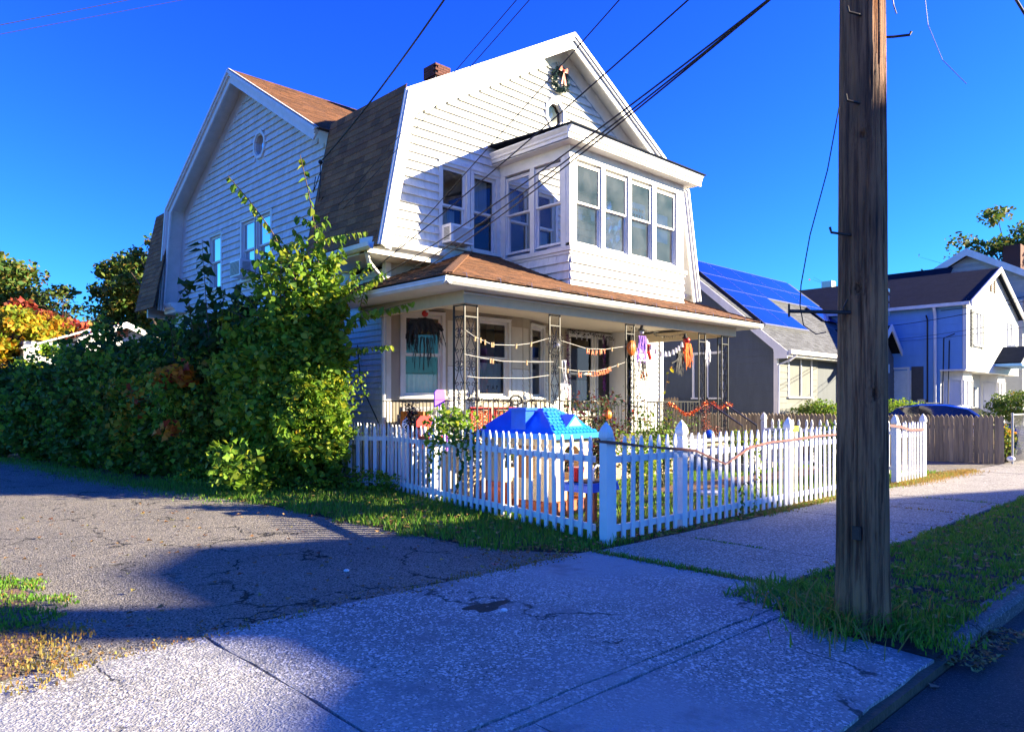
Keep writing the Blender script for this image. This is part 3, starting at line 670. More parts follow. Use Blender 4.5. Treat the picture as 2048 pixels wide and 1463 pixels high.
def flush_siding(parent, name, mp, mj, limit, course):
    me = wedge(course); me.materials.append(mp)
    SIDE.sort(key=lambda s: -(s[6] * s[2] * 1.0 / (s[5] - Vector(CP)).length))
    for s in SIDE[:limit]:
        M = s[0] @ Matrix.Translation((s[1], 0, s[3])) @ Matrix.Diagonal((s[2], 1, 1, 1)); inst(name, me, parent, M)
    mb = MB(); h = course
    for s in SIDE[limit:]:
        mb.M = s[0] @ Matrix.Translation((s[1], 0, s[3])); w_ = s[2]; t0, t1 = .050, .004
        mb.add([(0, 0, 0), (w_, 0, 0), (w_, t0, 0), (0, t0, 0), (0, 0, h * 1.02), (w_, 0, h * 1.02), (w_, t1, h * 1.02), (0, t1, h * 1.02)], [(0, 1, 2, 3), (4, 7, 6, 5), (0, 4, 5, 1), (1, 5, 6, 2), (2, 6, 7, 3), (3, 7, 4, 0)])
    mb.M = None
    if mb.v: mb.build(name + 's', mj, parent, kind='stuff')
    SIDE.clear()

def window(parent, O, u, n, w_, h, casing=.10, sill=True, curtain=None, glass=None, mf=None, rail=.5, sash=True, deep=.9, fr=.045, label=None, grid=0):
    """double hung window; O is the lower left of the opening on the wall face"""
    mf = mf or TRIM; glass = glass or GLASS; M = frameM(O, u, n); mb = MB(M)
    if casing:
        c = casing; mb.box(-c, -.001, -.02, .035, -.0, h + c); mb.box(w_ + .001, w_ + c, -.02, .035, -.0, h + c); mb.box(0, w_, -.02, .033, h + .001, h + c)
        mb.box(-c, w_ + c, .036, .055, h + c * .7, h + c)
    if sill: mb.box(-casing - .03, w_ + casing + .03, -.02, .08, -.06, -.002)
    mb.box(.0, .02, -.11, -.021, 0, h); mb.box(w_ - .02, w_, -.11, -.021, 0, h); mb.box(.02, w_ - .02, -.11, -.021, h - .02, h); mb.box(.02, w_ - .02, -.11, -.021, 0, .02)
    wo = mb.build('window', mf, parent, label=label)
    hm = h * rail
    def sh(z0, z1, y):
        s = MB(M); s.box(.021, .021 + fr, y - .02, y + .012, z0, z1); s.box(w_ - .021 - fr, w_ - .021, y - .02, y + .012, z0, z1)
        s.box(.021 + fr, w_ - .021 - fr, y - .02, y + .012, z0, z0 + fr); s.box(.021 + fr, w_ - .021 - fr, y - .02, y + .012, z1 - fr, z1)
        for k in range(grid): 
            xx = w_ * (k + 1) / (grid + 1); s.box(xx - .01, xx + .01, y - .012, y + .004, z0 + fr, z1 - fr)
        if grid: zz = (z0 + z1) / 2; s.box(.021 + fr, w_ - .021 - fr, y - .011, y + .003, zz - .01, zz + .01)
        s.build('sash', mf, wo)
        g_ = MB(M); g_.add([(.021 + fr, y - .008, z0 + fr), (w_ - .021 - fr, y - .008, z0 + fr), (w_ - .021 - fr, y - .008, z1 - fr), (.021 + fr, y - .008, z1 - fr)], [(0, 1, 2, 3)]); g_.build('pane', glass, wo)
    if sash: sh(hm, h - .021, -.04); sh(.021, hm + .03, -.075)
    else: sh(.021, h - .021, -.05)
    if curtain:
        cv = MB(M); x0, x1, z0, z1 = curtain[:4]; K = 14
        for k in range(K):
            a = x0 + (x1 - x0) * k / K; b = x0 + (x1 - x0) * (k + 1) / K; ya = -.19 - .03 * (k % 2); yb = -.19 - .03 * ((k + 1) % 2)
            cv.add([(a, ya, z0), (b, yb, z0), (b, yb, z1), (a, ya, z1)], [(0, 1, 2, 3)])
        cv.build('curtain', curtain[4] if len(curtain) > 4 else CURT, wo)
    if deep:
        b_ = MB(M); d = deep
        b_.add([(-.15, -d, -.3), (w_ + .15, -d, -.3), (w_ + .15, -d, h + .3), (-.15, -d, h + .3)], [(0, 1, 2, 3)]); b_.build('dark_room_sheet', DARKROOM, wo)
    return wo
def hole(x, z, w_, h, c=.09): return (x - c, x + w_ + c, z - .06, z + h + c)
def octagon(O, u, n, r, rz, parent=H):
    M = frameM(O, u, n); ang = [R(22.5 + 45 * k) for k in range(8)]
    def ring(mb, s0, s1, y0, y1):
        for k in range(8):
            a, b = ang[k], ang[(k + 1) % 8]
            q = [(math.cos(a) * r * s0, math.sin(a) * rz * s0), (math.cos(b) * r * s0, math.sin(b) * rz * s0), (math.cos(b) * r * s1, math.sin(b) * rz * s1), (math.cos(a) * r * s1, math.sin(a) * rz * s1)]
            mb.add([(x, y0, z) for x, z in q] + [(x, y1, z) for x, z in q], [(0, 1, 2, 3), (4, 7, 6, 5), (0, 4, 5, 1), (1, 5, 6, 2), (2, 6, 7, 3), (3, 7, 4, 0)])
    mb = MB(M); ring(mb, .78, 1.0, -.02, .06); ring(mb, .70, .78, -.06, .03); wo = mb.build('octagonal_window', TRIM, parent)
    g_ = MB(M); g_.add([(math.cos(a) * r * .7, -.05, math.sin(a) * rz * .7) for a in ang], [tuple(range(8))]); g_.build('pane', GLASS, wo)
    d = MB(M); d.add([(math.cos(a) * r * .9, -.3, math.sin(a) * rz * .9) for a in ang], [tuple(range(8))]); d.build('dark_room_sheet', DARKROOM, wo)
    return wo, M
XV, YV = (1, 0, 0), (0, 1, 0); NF, NL = (0, -1, 0), (-1, 0, 0)

# front gable wall at Y=12 -------------------------------------------------
FW_ = [(9.50, 4.86, .66, 1.64), (10.36, 4.86, .66, 1.64)]
octF = (12.93, 8.46)
srd = (11.25, 15.15, 4.5, 6.7)
fh = [hole(*q) for q in FW_] + [(octF[0] - .27, octF[0] + .27, octF[1] - .28, octF[1] + .28)]
wall('wall_front', (0, YW, 0), XV, NF, 4.52, 9.85, ext_of(.20, CX_), fh + [(12.7, 13.6, 4.5, 6.5)], WHITE, step=.2)
siding((0, YW, 0), XV, NF, 4.70, 9.80, ext_of(.40, CX_), fh, .172)
for q in FW_: window(H, (q[0], YW, q[1]), XV, NF, q[2], q[3], curtain=(.06, q[2] * .75, .1, .8) if q is FW_[0] else (.1, q[2] - .1, .85, 1.6), casing=.09)
mb = MB(); mb.box(9.38, 11.14, YW - .034, YW + .02, 6.592, 6.70); mb.build('window_head', TRIM, H)
ow, OM = octagon((octF[0], YW, octF[1]), XV, NF, .37, .39)
mb = MB(OM); random.seed(3)
pts = [[(-.2 + .05 * i, -.12 + random.uniform(-.02, .02), -.22 + .06 * j) for i in range(6)] for j in range(8)]
for j in range(7):
    for i in range(5): mb.add([pts[j][i], pts[j][i + 1], pts[j + 1][i + 1], pts[j + 1][i]], [(0, 1, 2, 3)])
mb.build('sheet', mat('foil', (.75, .75, .78), (.5, .5, .54), .35, 20, metal=.6), ow)
mb = MB(); mb.box(12.72, 13.58, 12.5, 12.55, 4.5, 6.5); mb.build('dark_room_sheet', DARKROOM, H)
# crown and lip at the foot of the gable
for (a, b) in ((7.60, 9.36), (16.9, 18.46)):
    mb = MB()
    mb.prism([(YW + .10, 4.40), (YW - .18, 4.40), (YW - .18, 4.49), (YW - .24, 4.53), (YW - .30, 4.55), (YW - .34, 4.63), (YW - .34, 4.67), (YW + .1, 4.70)], a, b, 'x')
    mb.build('cornice', TRIM, H)
# left eave of the main roof: gutter and soffit
mb = MB(); mb.prism([(7.46, 4.55), (7.47, 4.47), (7.52, 4.43), (7.58, 4.43), (7.60, 4.56), (7.585, 4.56), (7.57, 4.45), (7.53, 4.45), (7.485, 4.49), (7.475, 4.55)], YW - .4, 14.1, 'y'); mb.build('gutter', TRIM, H)
mb = MB(); mb.box(7.60, 8.48, YW - .15, 14.1, 4.395, 4.43); mb.box(7.60, 7.63, YW - .2, 14.1, 4.431, 4.55); mb.build('soffit', TRIM, H)
mb = MB(); mb.box(8.48, 17.6, YW - .02, 12.9, 4.395, 4.43); mb.box(17.6, 18.46, YW - .02, 25.1, 4.395, 4.43); mb.build('soffit', TRIM, H)

# wing gable at X=8.46 ------------------------------------------------------
WX = 8.46
def ext_w(off):
    q = offs(GW, off)
    def f(z):
        h = float(np.interp(z, [p[1] for p in q[:3]], [-p[0] for p in q[:3]])); return 18.9 - h, 18.9 + h
    return f
WW = [(17.55, 4.85, .78, 1.55), (18.46, 4.85, .78, 1.55), (20.62, 4.85, .78, 1.5)]
octW = (18.15, 8.22)
wh = [hole(*q) for q in WW] + [(octW[0] - .26, octW[0] + .26, octW[1] - .27, octW[1] + .27)]
wall('wall_side', (WX, 0, 0), YV, NL, 4.3, 9.85, ext_w(.20), wh, WHITE, step=.2)
def ext_ws(z):
    a, b = ext_w(.38)(z); return (ext_w(.06)(z)[0] if z < 7.4 else a), b
siding((WX, 0, 0), YV, NL, 4.40, 9.80, ext_ws, wh, .172, (.16, .36), .5)
for q in WW: window(H, (WX, q[0], q[1]), YV, NL, q[2], q[3], curtain=(.05, q[2] - .05, .75, q[3] - .05, mat('reflected_sky_blind', (.06, .14, .42), (.05, .11, .36), .7)) , glass=GLASSB, casing=.09)  # blind's blue stands in for sky reflected in the upper panes
octagon((WX, octW[0], octW[1]), YV, NL, .36, .38)
for (a, b) in ((23.2, 24.15),):
    mb = MB(); mb.prism([(WX + .1, 4.36), (WX - .34, 4.36), (WX - .36, 4.44), (WX - .46, 4.50), (WX - .50, 4.58), (WX - .50, 4.63), (WX + .1, 4.66)], a, b, 'y'); mb.build('cornice', TRIM, H)
mb = MB(); mb.box(8.48, 17.6, 12.95, 24.2, 4.2, 4.24); mb.build('ceiling', CEIL, H)

# first floor --------------------------------------------------------------
FL = .80
def clap(parent, O, u, n, x0, x1, z0, z1, course, m, holes=(), name='clapboard', t=.03, seg=None):
    M = frameM(O, u, n); z = z0
    while z < z1 - .02:
        zt = min(z + course, z1)
        for p, q in intervals(x0, x1, holes, z, zt, course * .3):
            cuts = [p, q]
            if seg:
                x = p + random.uniform(.4, 1) * seg
                cuts = [p]
                while x < q - .3: cuts.append(x); x += seg
                cuts.append(q)
            for a, b in zip(cuts[:-1], cuts[1:]):
                if b - a < .02: continue
                mb = MB(M); h = zt - z
                mb.add([(a, 0, z), (b - .003, 0, z), (b - .003, t, z), (a, t, z), (a, 0, z + h), (b - .003, 0, z + h), (b - .003, .003, z + h), (a, .003, z + h)], MB.BF[:0] + [(0, 1, 2, 3), (4, 7, 6, 5), (0, 4, 5, 1), (1, 5, 6, 2), (2, 6, 7, 3), (3, 7, 4, 0)])
                mb.build(name, m, parent)
        z += course
wall('wall_side_lower', (WX, 0, 0), YV, NL, FL, 4.3, lambda z: (12.4, 24.2), [], WHITE)
clap(H, (WX, 0, 0), YV, NL, 12.45, 24.2, FL, 4.3, .12, SHINGJ)
mb = MB(); mb.box(8.43, 17.6, 12.6, 25.1, -.05, FL); mb.build('foundation', MORTAR, H)
mb = MB(); mb.box(17.5, 17.6, 12.2, 25.1, FL, 4.4); mb.build('wall_right', WHITE, H)
wall('wall_rear', (0, 25.2, 0), XV, (0, 1, 0), FL, 9.85, lambda z: (8.46, 17.6) if z < 4.52 else ext_of(.3, CX_)(z), [], WHITE)
# bay front, cants, recess and right-hand room
c20, s20 = math.cos(R(20)), math.sin(R(20))
bw = (10.52, 1.72, .88, 1.66)
wall('wall_bay', (0, YW, 0), XV, NF, FL, 4.5, lambda z: (9.62, 11.87), [hole(*bw)], TAUPE)
window(H, (bw[0], YW, bw[1]), XV, NF, bw[2], bw[3], casing=.07, curtain=(.05, .83, .1, .75, mat('cream_blind', (.55, .56, .50), (.48, .5, .45), .8)))
OL = Vector((9.62, 12, 0)); uL = Vector((-c20, s20, 0)); nL = Vector((-s20, -c20, 0))
wall('wall_bay_left', OL, uL, nL, FL, 4.5, lambda z: (0, 1.27), [(.03, .97, 1.66, 3.48)], TAUPE)
window(H, OL + uL * .09 + Vector((0, 0, 1.72)), uL, nL, .82, 1.66, casing=.07, curtain=(.05, .77, .08, .45, MATS['cream_blind']))
OR_ = Vector((11.87, 12, 0)); uR = Vector((c20, s20, 0)); nR = Vector((s20, -c20, 0))
wall('wall_bay_right', OR_, uR, nR, FL, 4.5, lambda z: (0, 2.6), [(.38, 1.22, 1.66, 3.48)], TAUPE)
window(H, OR_ + uR * .45 + Vector((0, 0, 1.72)), uR, nR, .70, 1.66, casing=.07)
# pale siding panels between the windows
for (O_, u_, n_, a, b) in ((Vector((0, YW, 0)), Vector(XV), Vector(NF), 9.66, 10.40), (Vector((0, YW, 0)), Vector(XV), Vector(NF), 11.52, 11.85), (OR_, uR, nR, .02, .30), (OR_, uR, nR, 1.32, 2.5)):
    clap(H, O_, u_, n_, a, b, .85, 2.35, .115, SHINGJ); clap(H, O_, u_, n_, a, b, 2.36, 3.3, .94, CREAM, name='panel', t=.012)
clap(H, OL, uL, nL, 1.0, 1.25, .85, 2.6, 1.7, TAUPE, name='panel', t=.012)
YR = 12.9
dr = [(14.50, 1.3, .98, 2.1), (15.62, .85, .85, 2.55)]
wall('wall_recess', (0, YR, 0), XV, NF, FL, 4.4, lambda z: (14.3, 16.35), [hole(*q) for q in dr], TAUPE)
window(H, (dr[0][0], YR, dr[0][1]), XV, NF, dr[0][2], dr[0][3], casing=.08, curtain=(.05, .93, .1, .9, MATS['cream_blind']))
dw = window(H, (dr[1][0], YR, dr[1][1]), XV, NF, dr[1][2], dr[1][3], casing=.08, sill=False, sash=False)
wall('wall_right_room', (0, 12.2, 0), XV, NF, FL, 4.4, lambda z: (16.2, 17.6), [], WHITE)
clap(H, (0, 12.2, 0), XV, NF, 16.22, 17.5, .85, 3.4, .125, SHINGJ)
mb = MB(); mb.box(16.2, 16.3, 12.21, 12.95, FL, 4.4); mb.build('wall_return', WHITE, H)
mb = MB(); mb.box(17.5, 17.64, 12.14, 12.3, FL, 3.5); mb.build('corner_board', TRIM, H)
mb = MB(); mb.box(8.38, 8.50, 12.36, 12.50, FL, 4.4); mb.build('corner_board', TRIM, H)
# downspout at the porch corner
mb = MB(); mb.tube([(7.62, 11.9, 4.45), (7.75, 12.0, 4.25), (8.22, 12.22, 4.0), (8.22, 12.22, .35), (8.1, 12.15, .15)], .045, 8); mb.build('downspout', TRIM, H)

# chimney
ch = MB(); ch.box(12.88, 13.32, 16.53, 16.97, 9.4, 11.06); ch.build('chimney', MORTAR, H); cho = bpy.data.objects['chimney']
mb = MB(); z = 9.5; row = 0
while z < 11.15:
    cap = z > 10.85; g0 = .035 if cap else .0
    for side in range(4):
        for k in range(3):
            a = -.23 + .2 * k + (.1 if row % 2 else 0) - .05
            a0, a1 = max(-.235 - g0, a), min(.235 + g0, a + .19)
            if a1 - a0 < .03: continue
            c = Vector((13.1, 16.75, 0))
            if side == 0: mb.box(c.x + a0, c.x + a1, c.y - .245 - g0, c.y - .20, z, z + .058)
            if side == 1: mb.box(c.x - .245 - g0, c.x - .20, c.y + a0, c.y + a1, z, z + .058)
            if side == 2: mb.box(c.x + a0, c.x + a1, c.y + .20, c.y + .245 + g0, z, z + .058)
            if side == 3: mb.box(c.x + .20, c.x + .245 + g0, c.y + a0, c.y + a1, z, z + .058)
    z += .068; row += 1
mb.build('brick', BRICK, cho, kind='stuff')
mb = MB(); mb.box(12.98, 13.22, 16.63, 16.87, 11.06, 11.24); mb.build('flue', CLAY, cho)

# ---- sunroom over the porch
SX0, SX1, SY = 11.14, 15.24, 9.92
for nm, O_, u_, n_, a, b in (('sunroom_wall', (0, SY, 0), XV, NF, SX0, SX1), ('sunroom_wall', (SX0, 0, 0), YV, NL, SY, YW), ('sunroom_wall', (SX1, 0, 0), YV, (1, 0, 0), SY, YW)):
    wall(nm, O_, u_, n_, 3.6, 4.74, lambda z, a=a, b=b: (a, b), [], WHITE, th=.08)
siding((0, SY, 0), XV, NF, 3.74, 4.62, lambda z: (SX0, SX1), [], .172, (.2, .42), 1.6)
siding((SX0, 0, 0), YV, NL, 3.74, 4.62, lambda z: (SY, YW), [], .172, (.2, .42), 1.6)
mb = MB(); mb.box(SX0 - .06, SX1 + .06, SY - .07, SY + .05, 4.66, 4.75); mb.box(SX0 - .03, SX1 + .03, SY - .035, SY + .05, 4.60, 4.655); mb.box(SX0 - .06, SX0 + .05, SY + .051, YW, 4.66, 4.75); mb.box(SX0 - .03, SX0 + .05, SY + .051, YW, 4.60, 4.655)
mb.box(SX1 - .05, SX1 + .06, SY + .051, YW, 4.60, 4.75); mb.build('sill_band', TRIM, H)
SWF = [(11.35, .80), (12.27, .80), (13.18, .80), (14.12, .81)]
for i, (x, w_) in enumerate(SWF):
    window(H, (x, SY, 4.83), XV, NF, w_, 1.68, casing=.0, sill=False, deep=0, fr=.04, mf=WHITE, glass=DUSTY)
for a, b in ((SX0, 11.345), (12.155, 12.265), (13.075, 13.175), (13.985, 14.115), (14.935, SX1)):
    mb = MB(); mb.box(a, b, SY - .01, SY + .10, 4.76, 6.56); mb.build('window_post', TRIM, H)
mb = MB(); mb.box(SX0 - .004, SX1 + .004, SY - .012, SY + .10, 6.561, 6.80); mb.box(SX0, SX1, SY, SY + .1, 4.76, 4.825); mb.build('header', TRIM, H)
# left side of sunroom
for y, w_ in ((10.16, .75), (11.05, .76)): window(H, (SX0, y, 4.83), YV, NL, w_, 1.68, casing=.0, sill=False, deep=0, fr=.04, mf=WHITE, glass=DUSTY2)
for a, b in ((SY, 10.155), (10.915, 11.045), (11.815, YW)):
    mb = MB(); mb.box(SX0 - .008, SX0 + .10, a + (.101 if a == SY else 0), b, 4.76, 6.56); mb.build('window_post', TRIM, H)
mb = MB(); mb.box(SX0 - .012, SX0 + .1, SY + .101, YW, 6.561, 6.80); mb.build('header', TRIM, H)
mb = MB(); mb.box(SX1 - .1, SX1, SY + .101, YW, 4.76, 6.80); mb.build('sunroom_wall', WHITE, H)
mb = MB(); mb.box(SX0 + .08, SX1 - .08, SY + .08, YW, 4.3, 4.36); mb.build('sunroom_floor', mat('wood_floor', (.62, .58, .52), None, .5), H)
mb = MB(); mb.box(SX0 - .26, SX1 + .26, SY - .28, YW, 6.80, 6.825); mb.build('sunroom_ceiling', WHITE, H)
mb = MB()
ex0, ex1, ey = SX0 - .26, SX1 + .26, SY - .28
def crown(mb, a, b, along, pos, sgn, z=6.79):
    prof = [(0, 0), (.04, 0), (.04, .10), (.07, .12), (.07, .16), (.12, .22), (.12, .25), (0, .25)]
    q = [(pos + sgn * p - sgn * .04, z + h) for p, h in prof]; mb.prism(q, a, b, 'x' if along == 'x' else 'y')
crown(mb, ex0 - .08, ex1 + .08, 'x', ey, -1); mb.build('cornice', WHITE, H)
mb = MB(); crown(mb, ey + .01, YW, 'y', ex0, -1); mb.build('cornice', TRIM, H)
mb = MB(); crown(mb, ey + .01, YW, 'y', ex1, 1); mb.build('cornice', TRIM, H)
mb = MB(); mb.slab([(ex0 - .12, ey - .12, 7.06), (ex1 + .12, ey - .12, 7.06), (ex1 + .12, YW, 7.20), (ex0 - .12, YW, 7.20)], (0, 0, 1), .025); mb.build('sunroom_roof', NROOF, H)
# things seen in the sunroom windows
mb = MB(); random.seed(5)
G = [[(12.33 + .068 * i, SY + .16 + .035 * math.sin(i * 2.1 + j * 1.3) + random.uniform(-.02, .02), 4.86 + .1 * j) for i in range(11)] for j in range(12)]
for j in range(11):
    for i in range(10):
        if j > 8 and i > 14 - j: continue
        mb.add([G[j][i], G[j][i + 1], G[j + 1][i + 1], G[j + 1][i]], [(0, 1, 2, 3)])
o_ = mb.build('foil_curtain', MATS['foil']); tag(o_, 'crumpled silvery sheet hung inside the second sunroom window', 'curtain')
mb = MB(); mb.box(13.25, 13.92, SY + .15, SY + .155, 5.55, 6.1); o_ = mb.build('paper_sign', WHITEP); tag(o_, 'white paper sheet with red marks in the third sunroom window', 'sign')
mb = MB()
for j in range(3):
    for i in range(5):
        mb.box(13.36 + .1 * i, 13.36 + .1 * i + random.uniform(.04, .09), SY + .142, SY + .149, 5.66 + .13 * j, 5.66 + .13 * j + .05)
mb.build('print', RED, o_)
mb = MB(); mb.box(14.2, 14.8, SY + .15, SY + .16, 5.35, 6.0); tag(mb.build('window_banner', mat('pale_banner', (.45, .62, .78), (.6, .75, .85), .6, 4)), 'pale blue banner inside the rightmost sunroom window', 'banner')
def hand_cut(x, z, s, lab):
    mb = MB(); y = SY + .13
    mb.box(x - .035 * s, x + .035 * s, y, y + .004, z, z + .08 * s)
    for k, (dx, l, a) in enumerate(((-.03, .07, -12), (-.01, .085, -4), (.01, .08, 5), (.03, .065, 14))):
        mb.beam((x + dx * s, y + .002, z + .07 * s), (x + dx * s + math.sin(R(a)) * l * s, y + .002, z + .07 * s + l * s), .013 * s, .004, (0, 1, 0))
    mb.beam((x + .03 * s, y + .002, z + .02 * s), (x + .085 * s, y + .002, z + .06 * s), .014 * s, .004, (0, 1, 0))
    tag(mb.build('hand_cutout', WHITEP), lab, 'decoration', 'white hand cutouts in the window')
hand_cut(11.62, 5.38, 1.6, 'white paper hand on the leftmost sunroom window, left of its pair'); hand_cut(12.02, 5.42, 1.6, 'white paper hand on the leftmost sunroom window, right of its pair')
mb = MB(); mb.box(11.42, 11.95, SY + .5, SY + .9, 4.36, 5.3); mb.build('cabinet', WHITEP); tag(bpy.data.objects['cabinet'], 'white cabinet standing in the sunroom behind its leftmost window', 'cabinet')
mb = MB(); mb.box(14.3, 14.75, 10.5, 10.9, 4.36, 5.25); tag(mb.build('cardboard_box', mat('cardboard', (.35, .22, .12), None, .8)), 'brown box standing in the sunroom behind the rightmost window', 'box')
siding_done = True
flush_siding(H, 'shingle', SHING, SHINGJ, 300, .172)

# ---- roof shingles
def tabs(O, u, up, nrm, run, ext, course=.14, wr=(.28, .34)):
    """rows of tabs; returns (origin, width) list"""
    r = 0; outl = []; row = 0
    while r < run - .02:
        a, b = ext(r); x = a + random.uniform(-.3, 0)
        while x < b:
            wd = random.uniform(*wr); p = max(a, x); q = min(b, x + wd)
            if q - p > .02: outl.append((r, p, q - p - .004, random.uniform(.008, .014)))
            x += wd
        r += course; row += 1
    return outl
def tab_mesh(c):
    me = bpy.data.meshes.new('roof_shingle'); t = 1
    me.from_pydata([(0, 0, 0), (1, 0, 0), (1, 0, .014), (0, 0, .014), (0, c * 1.15, 0), (1, c * 1.15, 0), (1, c * 1.15, .004), (0, c * 1.15, .004)], [], [(0, 3, 2, 1), (4, 5, 6, 7), (0, 1, 5, 4), (1, 2, 6, 5), (2, 3, 7, 6), (3, 0, 4, 7)]); me.update(); return me
def roofM(O, u, up, nrm):
    M = Matrix.Identity(4)
    for i in range(3): M[i][0] = Vector(u).normalized()[i]; M[i][1] = Vector(up).normalized()[i]; M[i][2] = Vector(nrm).normalized()[i]; M[i][3] = O[i]
    return M
def tiles_joined(parent, name, M, lst, m, c=.14):
    mb = MB()
    for r, x, w_, t in lst:
        mb.M = M @ Matrix.Translation((x, r, 0))
        mb.add([(0, 0, 0), (w_, 0, 0), (w_, 0, t + .004), (0, 0, t + .004), (0, c * 1.15, 0), (w_, c * 1.15, 0), (w_, c * 1.15, .003), (0, c * 1.15, .003)], [(0, 3, 2, 1), (4, 5, 6, 7), (0, 1, 5, 4), (1, 2, 6, 5), (2, 3, 7, 6), (3, 0, 4, 7)])
    mb.M = None; return mb.build(name, m, parent, kind='stuff')
# dark lower slope left of the front gable: single shingles
up = Vector((.62, 0, 3.04)).normalized(); nrm = Vector((-3.04, 0, .62)).normalized()
M = roofM((7.60, 0, 4.49), (0, 1, 0), up, nrm); me = tab_mesh(.145); me.materials.append(DROOF)
L_ = tabs(None, None, None, None, 3.10, lambda r: (YF - .02, 14.25), .145)
for r, x, w_, t in L_[:300]: inst('roof_shingle', me, H, M @ Matrix.Translation((x, r, 0)) @ Matrix.Diagonal((w_, 1, 1, 1)))
# lower slopes beyond and the wing
DJ = mat('dark_shingle_joined', (.34, .145, .045), (.17, .078, .028), .9, 30.0, bump=.8, bscale=160, vary=.35, bdist=.01)
up2 = Vector((0, .65, 3.01)).normalized(); n2 = Vector((0, -3.01, .65)).normalized()
pass
up2 = Vector((0, 4.6, 2.76)).normalized(); n2 = Vector((0, -2.76, 4.6)).normalized()
M = roofM((0, 14.3, 7.50), (1, 0, 0), up2, n2); tiles_joined(H, 'roof_shingles', M, tabs(0, 0, 0, 0, 5.36, lambda r: (7.90, 13.0), .145), BROOF, .145)
up2 = Vector((0, -.65, 3.01)).normalized(); n2 = Vector((0, 3.01, .65)).normalized()
Mz = roofM((7.60, 0, 4.49), (0, 1, 0), Vector((.62, 0, 3.04)).normalized(), Vector((-3.04, 0, .62)).normalized()); tiles_joined(H, 'roof_shingles', Mz, tabs(0, 0, 0, 0, 3.10, lambda r: (23.6, 25.3), .145), DJ, .145)
M = roofM((0, 24.15, 4.49), (1, 0, 0), up2, n2); tiles_joined(H, 'roof_shingles', M, tabs(0, 0, 0, 0, 3.05, lambda r: (7.9, 9.5), .145), DJ, .145)

# ---- porch
PX0, PX1, PY = 7.92, 16.66, 9.40
PZ = 3.60
def pr_(x, y, z): return (x, y, z)
E0, E1, EY = 7.27, 17.28, 9.03
mb = MB(); k = .4
mb.slab([(E0, EY, PZ), (E1, EY, PZ), (E1 - 3.0, EY + 3.0, PZ + 1.2), (E0 + 3.0, EY + 3.0, PZ + 1.2)], (0, -k, 1), .03)
mb.slab([(E0, EY, PZ), (E0 + 3.0, EY + 3.0, PZ + 1.2), (E0 + 3, 13.2, PZ + 1.2), (E0, 13.2, PZ)], (-k, 0, 1), .03)
mb.slab([(E1, EY, PZ), (E1, 13.2, PZ), (E1 - 3, 13.2, PZ + 1.2), (E1 - 3.0, EY + 3.0, PZ + 1.2)], (k, 0, 1), .03)
mb.build('porch_roof', UNDER, H)
s_ = math.sqrt(1 + k * k)
M = roofM((0, EY - .03, PZ), (1, 0, 0), Vector((0, 1, k)), Vector((0, -k, 1))); tiles_joined(H, 'porch_roof_shingles', M, tabs(0, 0, 0, 0, 3.2, lambda r: (E0 + r / s_, E1 - r / s_), .135), BROOF, .135)
M = roofM((E0 - .03, 0, PZ), (0, 1, 0), Vector((1, 0, k)), Vector((-k, 0, 1))); tiles_joined(H, 'porch_roof_shingles', M, tabs(0, 0, 0, 0, 3.2, lambda r: (EY + r / s_, 13.2), .135), BROOF, .135)
M = roofM((E1 + .03, 0, PZ), (0, 1, 0), Vector((-1, 0, k)), Vector((k, 0, 1))); tiles_joined(H, 'porch_roof_shingles', M, tabs(0, 0, 0, 0, 3.2, lambda r: (EY + r / s_, 13.2), .135), BROOF, .135)
mb = MB(); mb.beam((E0, EY, PZ + .02), (E0 + 2.96, EY + 2.96, PZ + 1.205), .16, .02); mb.build('hip_cap', BROOF, H); mb = MB(); mb.beam((E1, EY, PZ + .02), (E1 - 2.96, EY + 2.96, PZ + 1.205), .16, .02); mb.build('hip_cap', BROOF, H)
# fascia, gutter, soffit, beam
mb = MB(); mb.box(E0 + .02, E1 - .02, EY + .03, EY + .06, PZ - .15, PZ - .035); mb.box(E0 + .03, E0 + .06, EY + .061, 13.1, PZ - .15, PZ - .035); mb.box(E1 - .06, E1 - .03, EY + .061, 13.1, PZ - .15, PZ - .035); mb.build('fascia', TRIM, H)
GUT = mat('gutter_paint', (.80, .80, .76), (.66, .66, .60), .4, 4, (1, 1, 1), spots=(.78, .68, .15), spot_scale=1.3, spot_amt=.05)
def gut(mb, a, b, ax, pos, s):
    prof = [(0, 0), (.05, 0), (.10, .045), (.10, .075), (.115, .10), (.115, .112), (.10, .112), (.09, .08), (.045, .015), (0, .015)]
    mb.prism([(pos + s * p, PZ - .16 + h) for p, h in prof], a, b, ax)
mb = MB(); gut(mb, E0 - .10, E1 + .08, 'x', EY + .03, -1); mb.build('gutter', GUT, H)
mb = MB(); gut(mb, EY - .07, 13.1, 'y', E0 + .03, -1); mb.build('gutter', TRIM, H)
mb = MB(); gut(mb, EY - .07, 13.1, 'y', E1 - .03, 1); mb.build('gutter', TRIM, H)
mb = MB(); mb.box(E0 + .06, E1 - .06, EY + .06, PY - .005, PZ - .15, PZ - .13); mb.box(E0 + .06, PX0 - .01, PY, 13.1, PZ - .15, PZ - .13); mb.box(PX1 + .15, E1 - .06, PY, 13.1, PZ - .15, PZ - .13); mb.build('soffit', TRIM, H)
mb = MB(); mb.box(PX0 - .01, PX1 + .14, PY, PY + .14, 3.24, PZ - .132); mb.box(PX0, PX0 + .13, PY + .141, 12.6, 3.24, PZ - .132); mb.box(PX1, PX1 + .13, PY + .141, 12.2, 3.24, PZ - .132); mb.build('porch_beam', mat('beam_paint', (.62, .52, .36), (.56, .47, .33), .6), H)
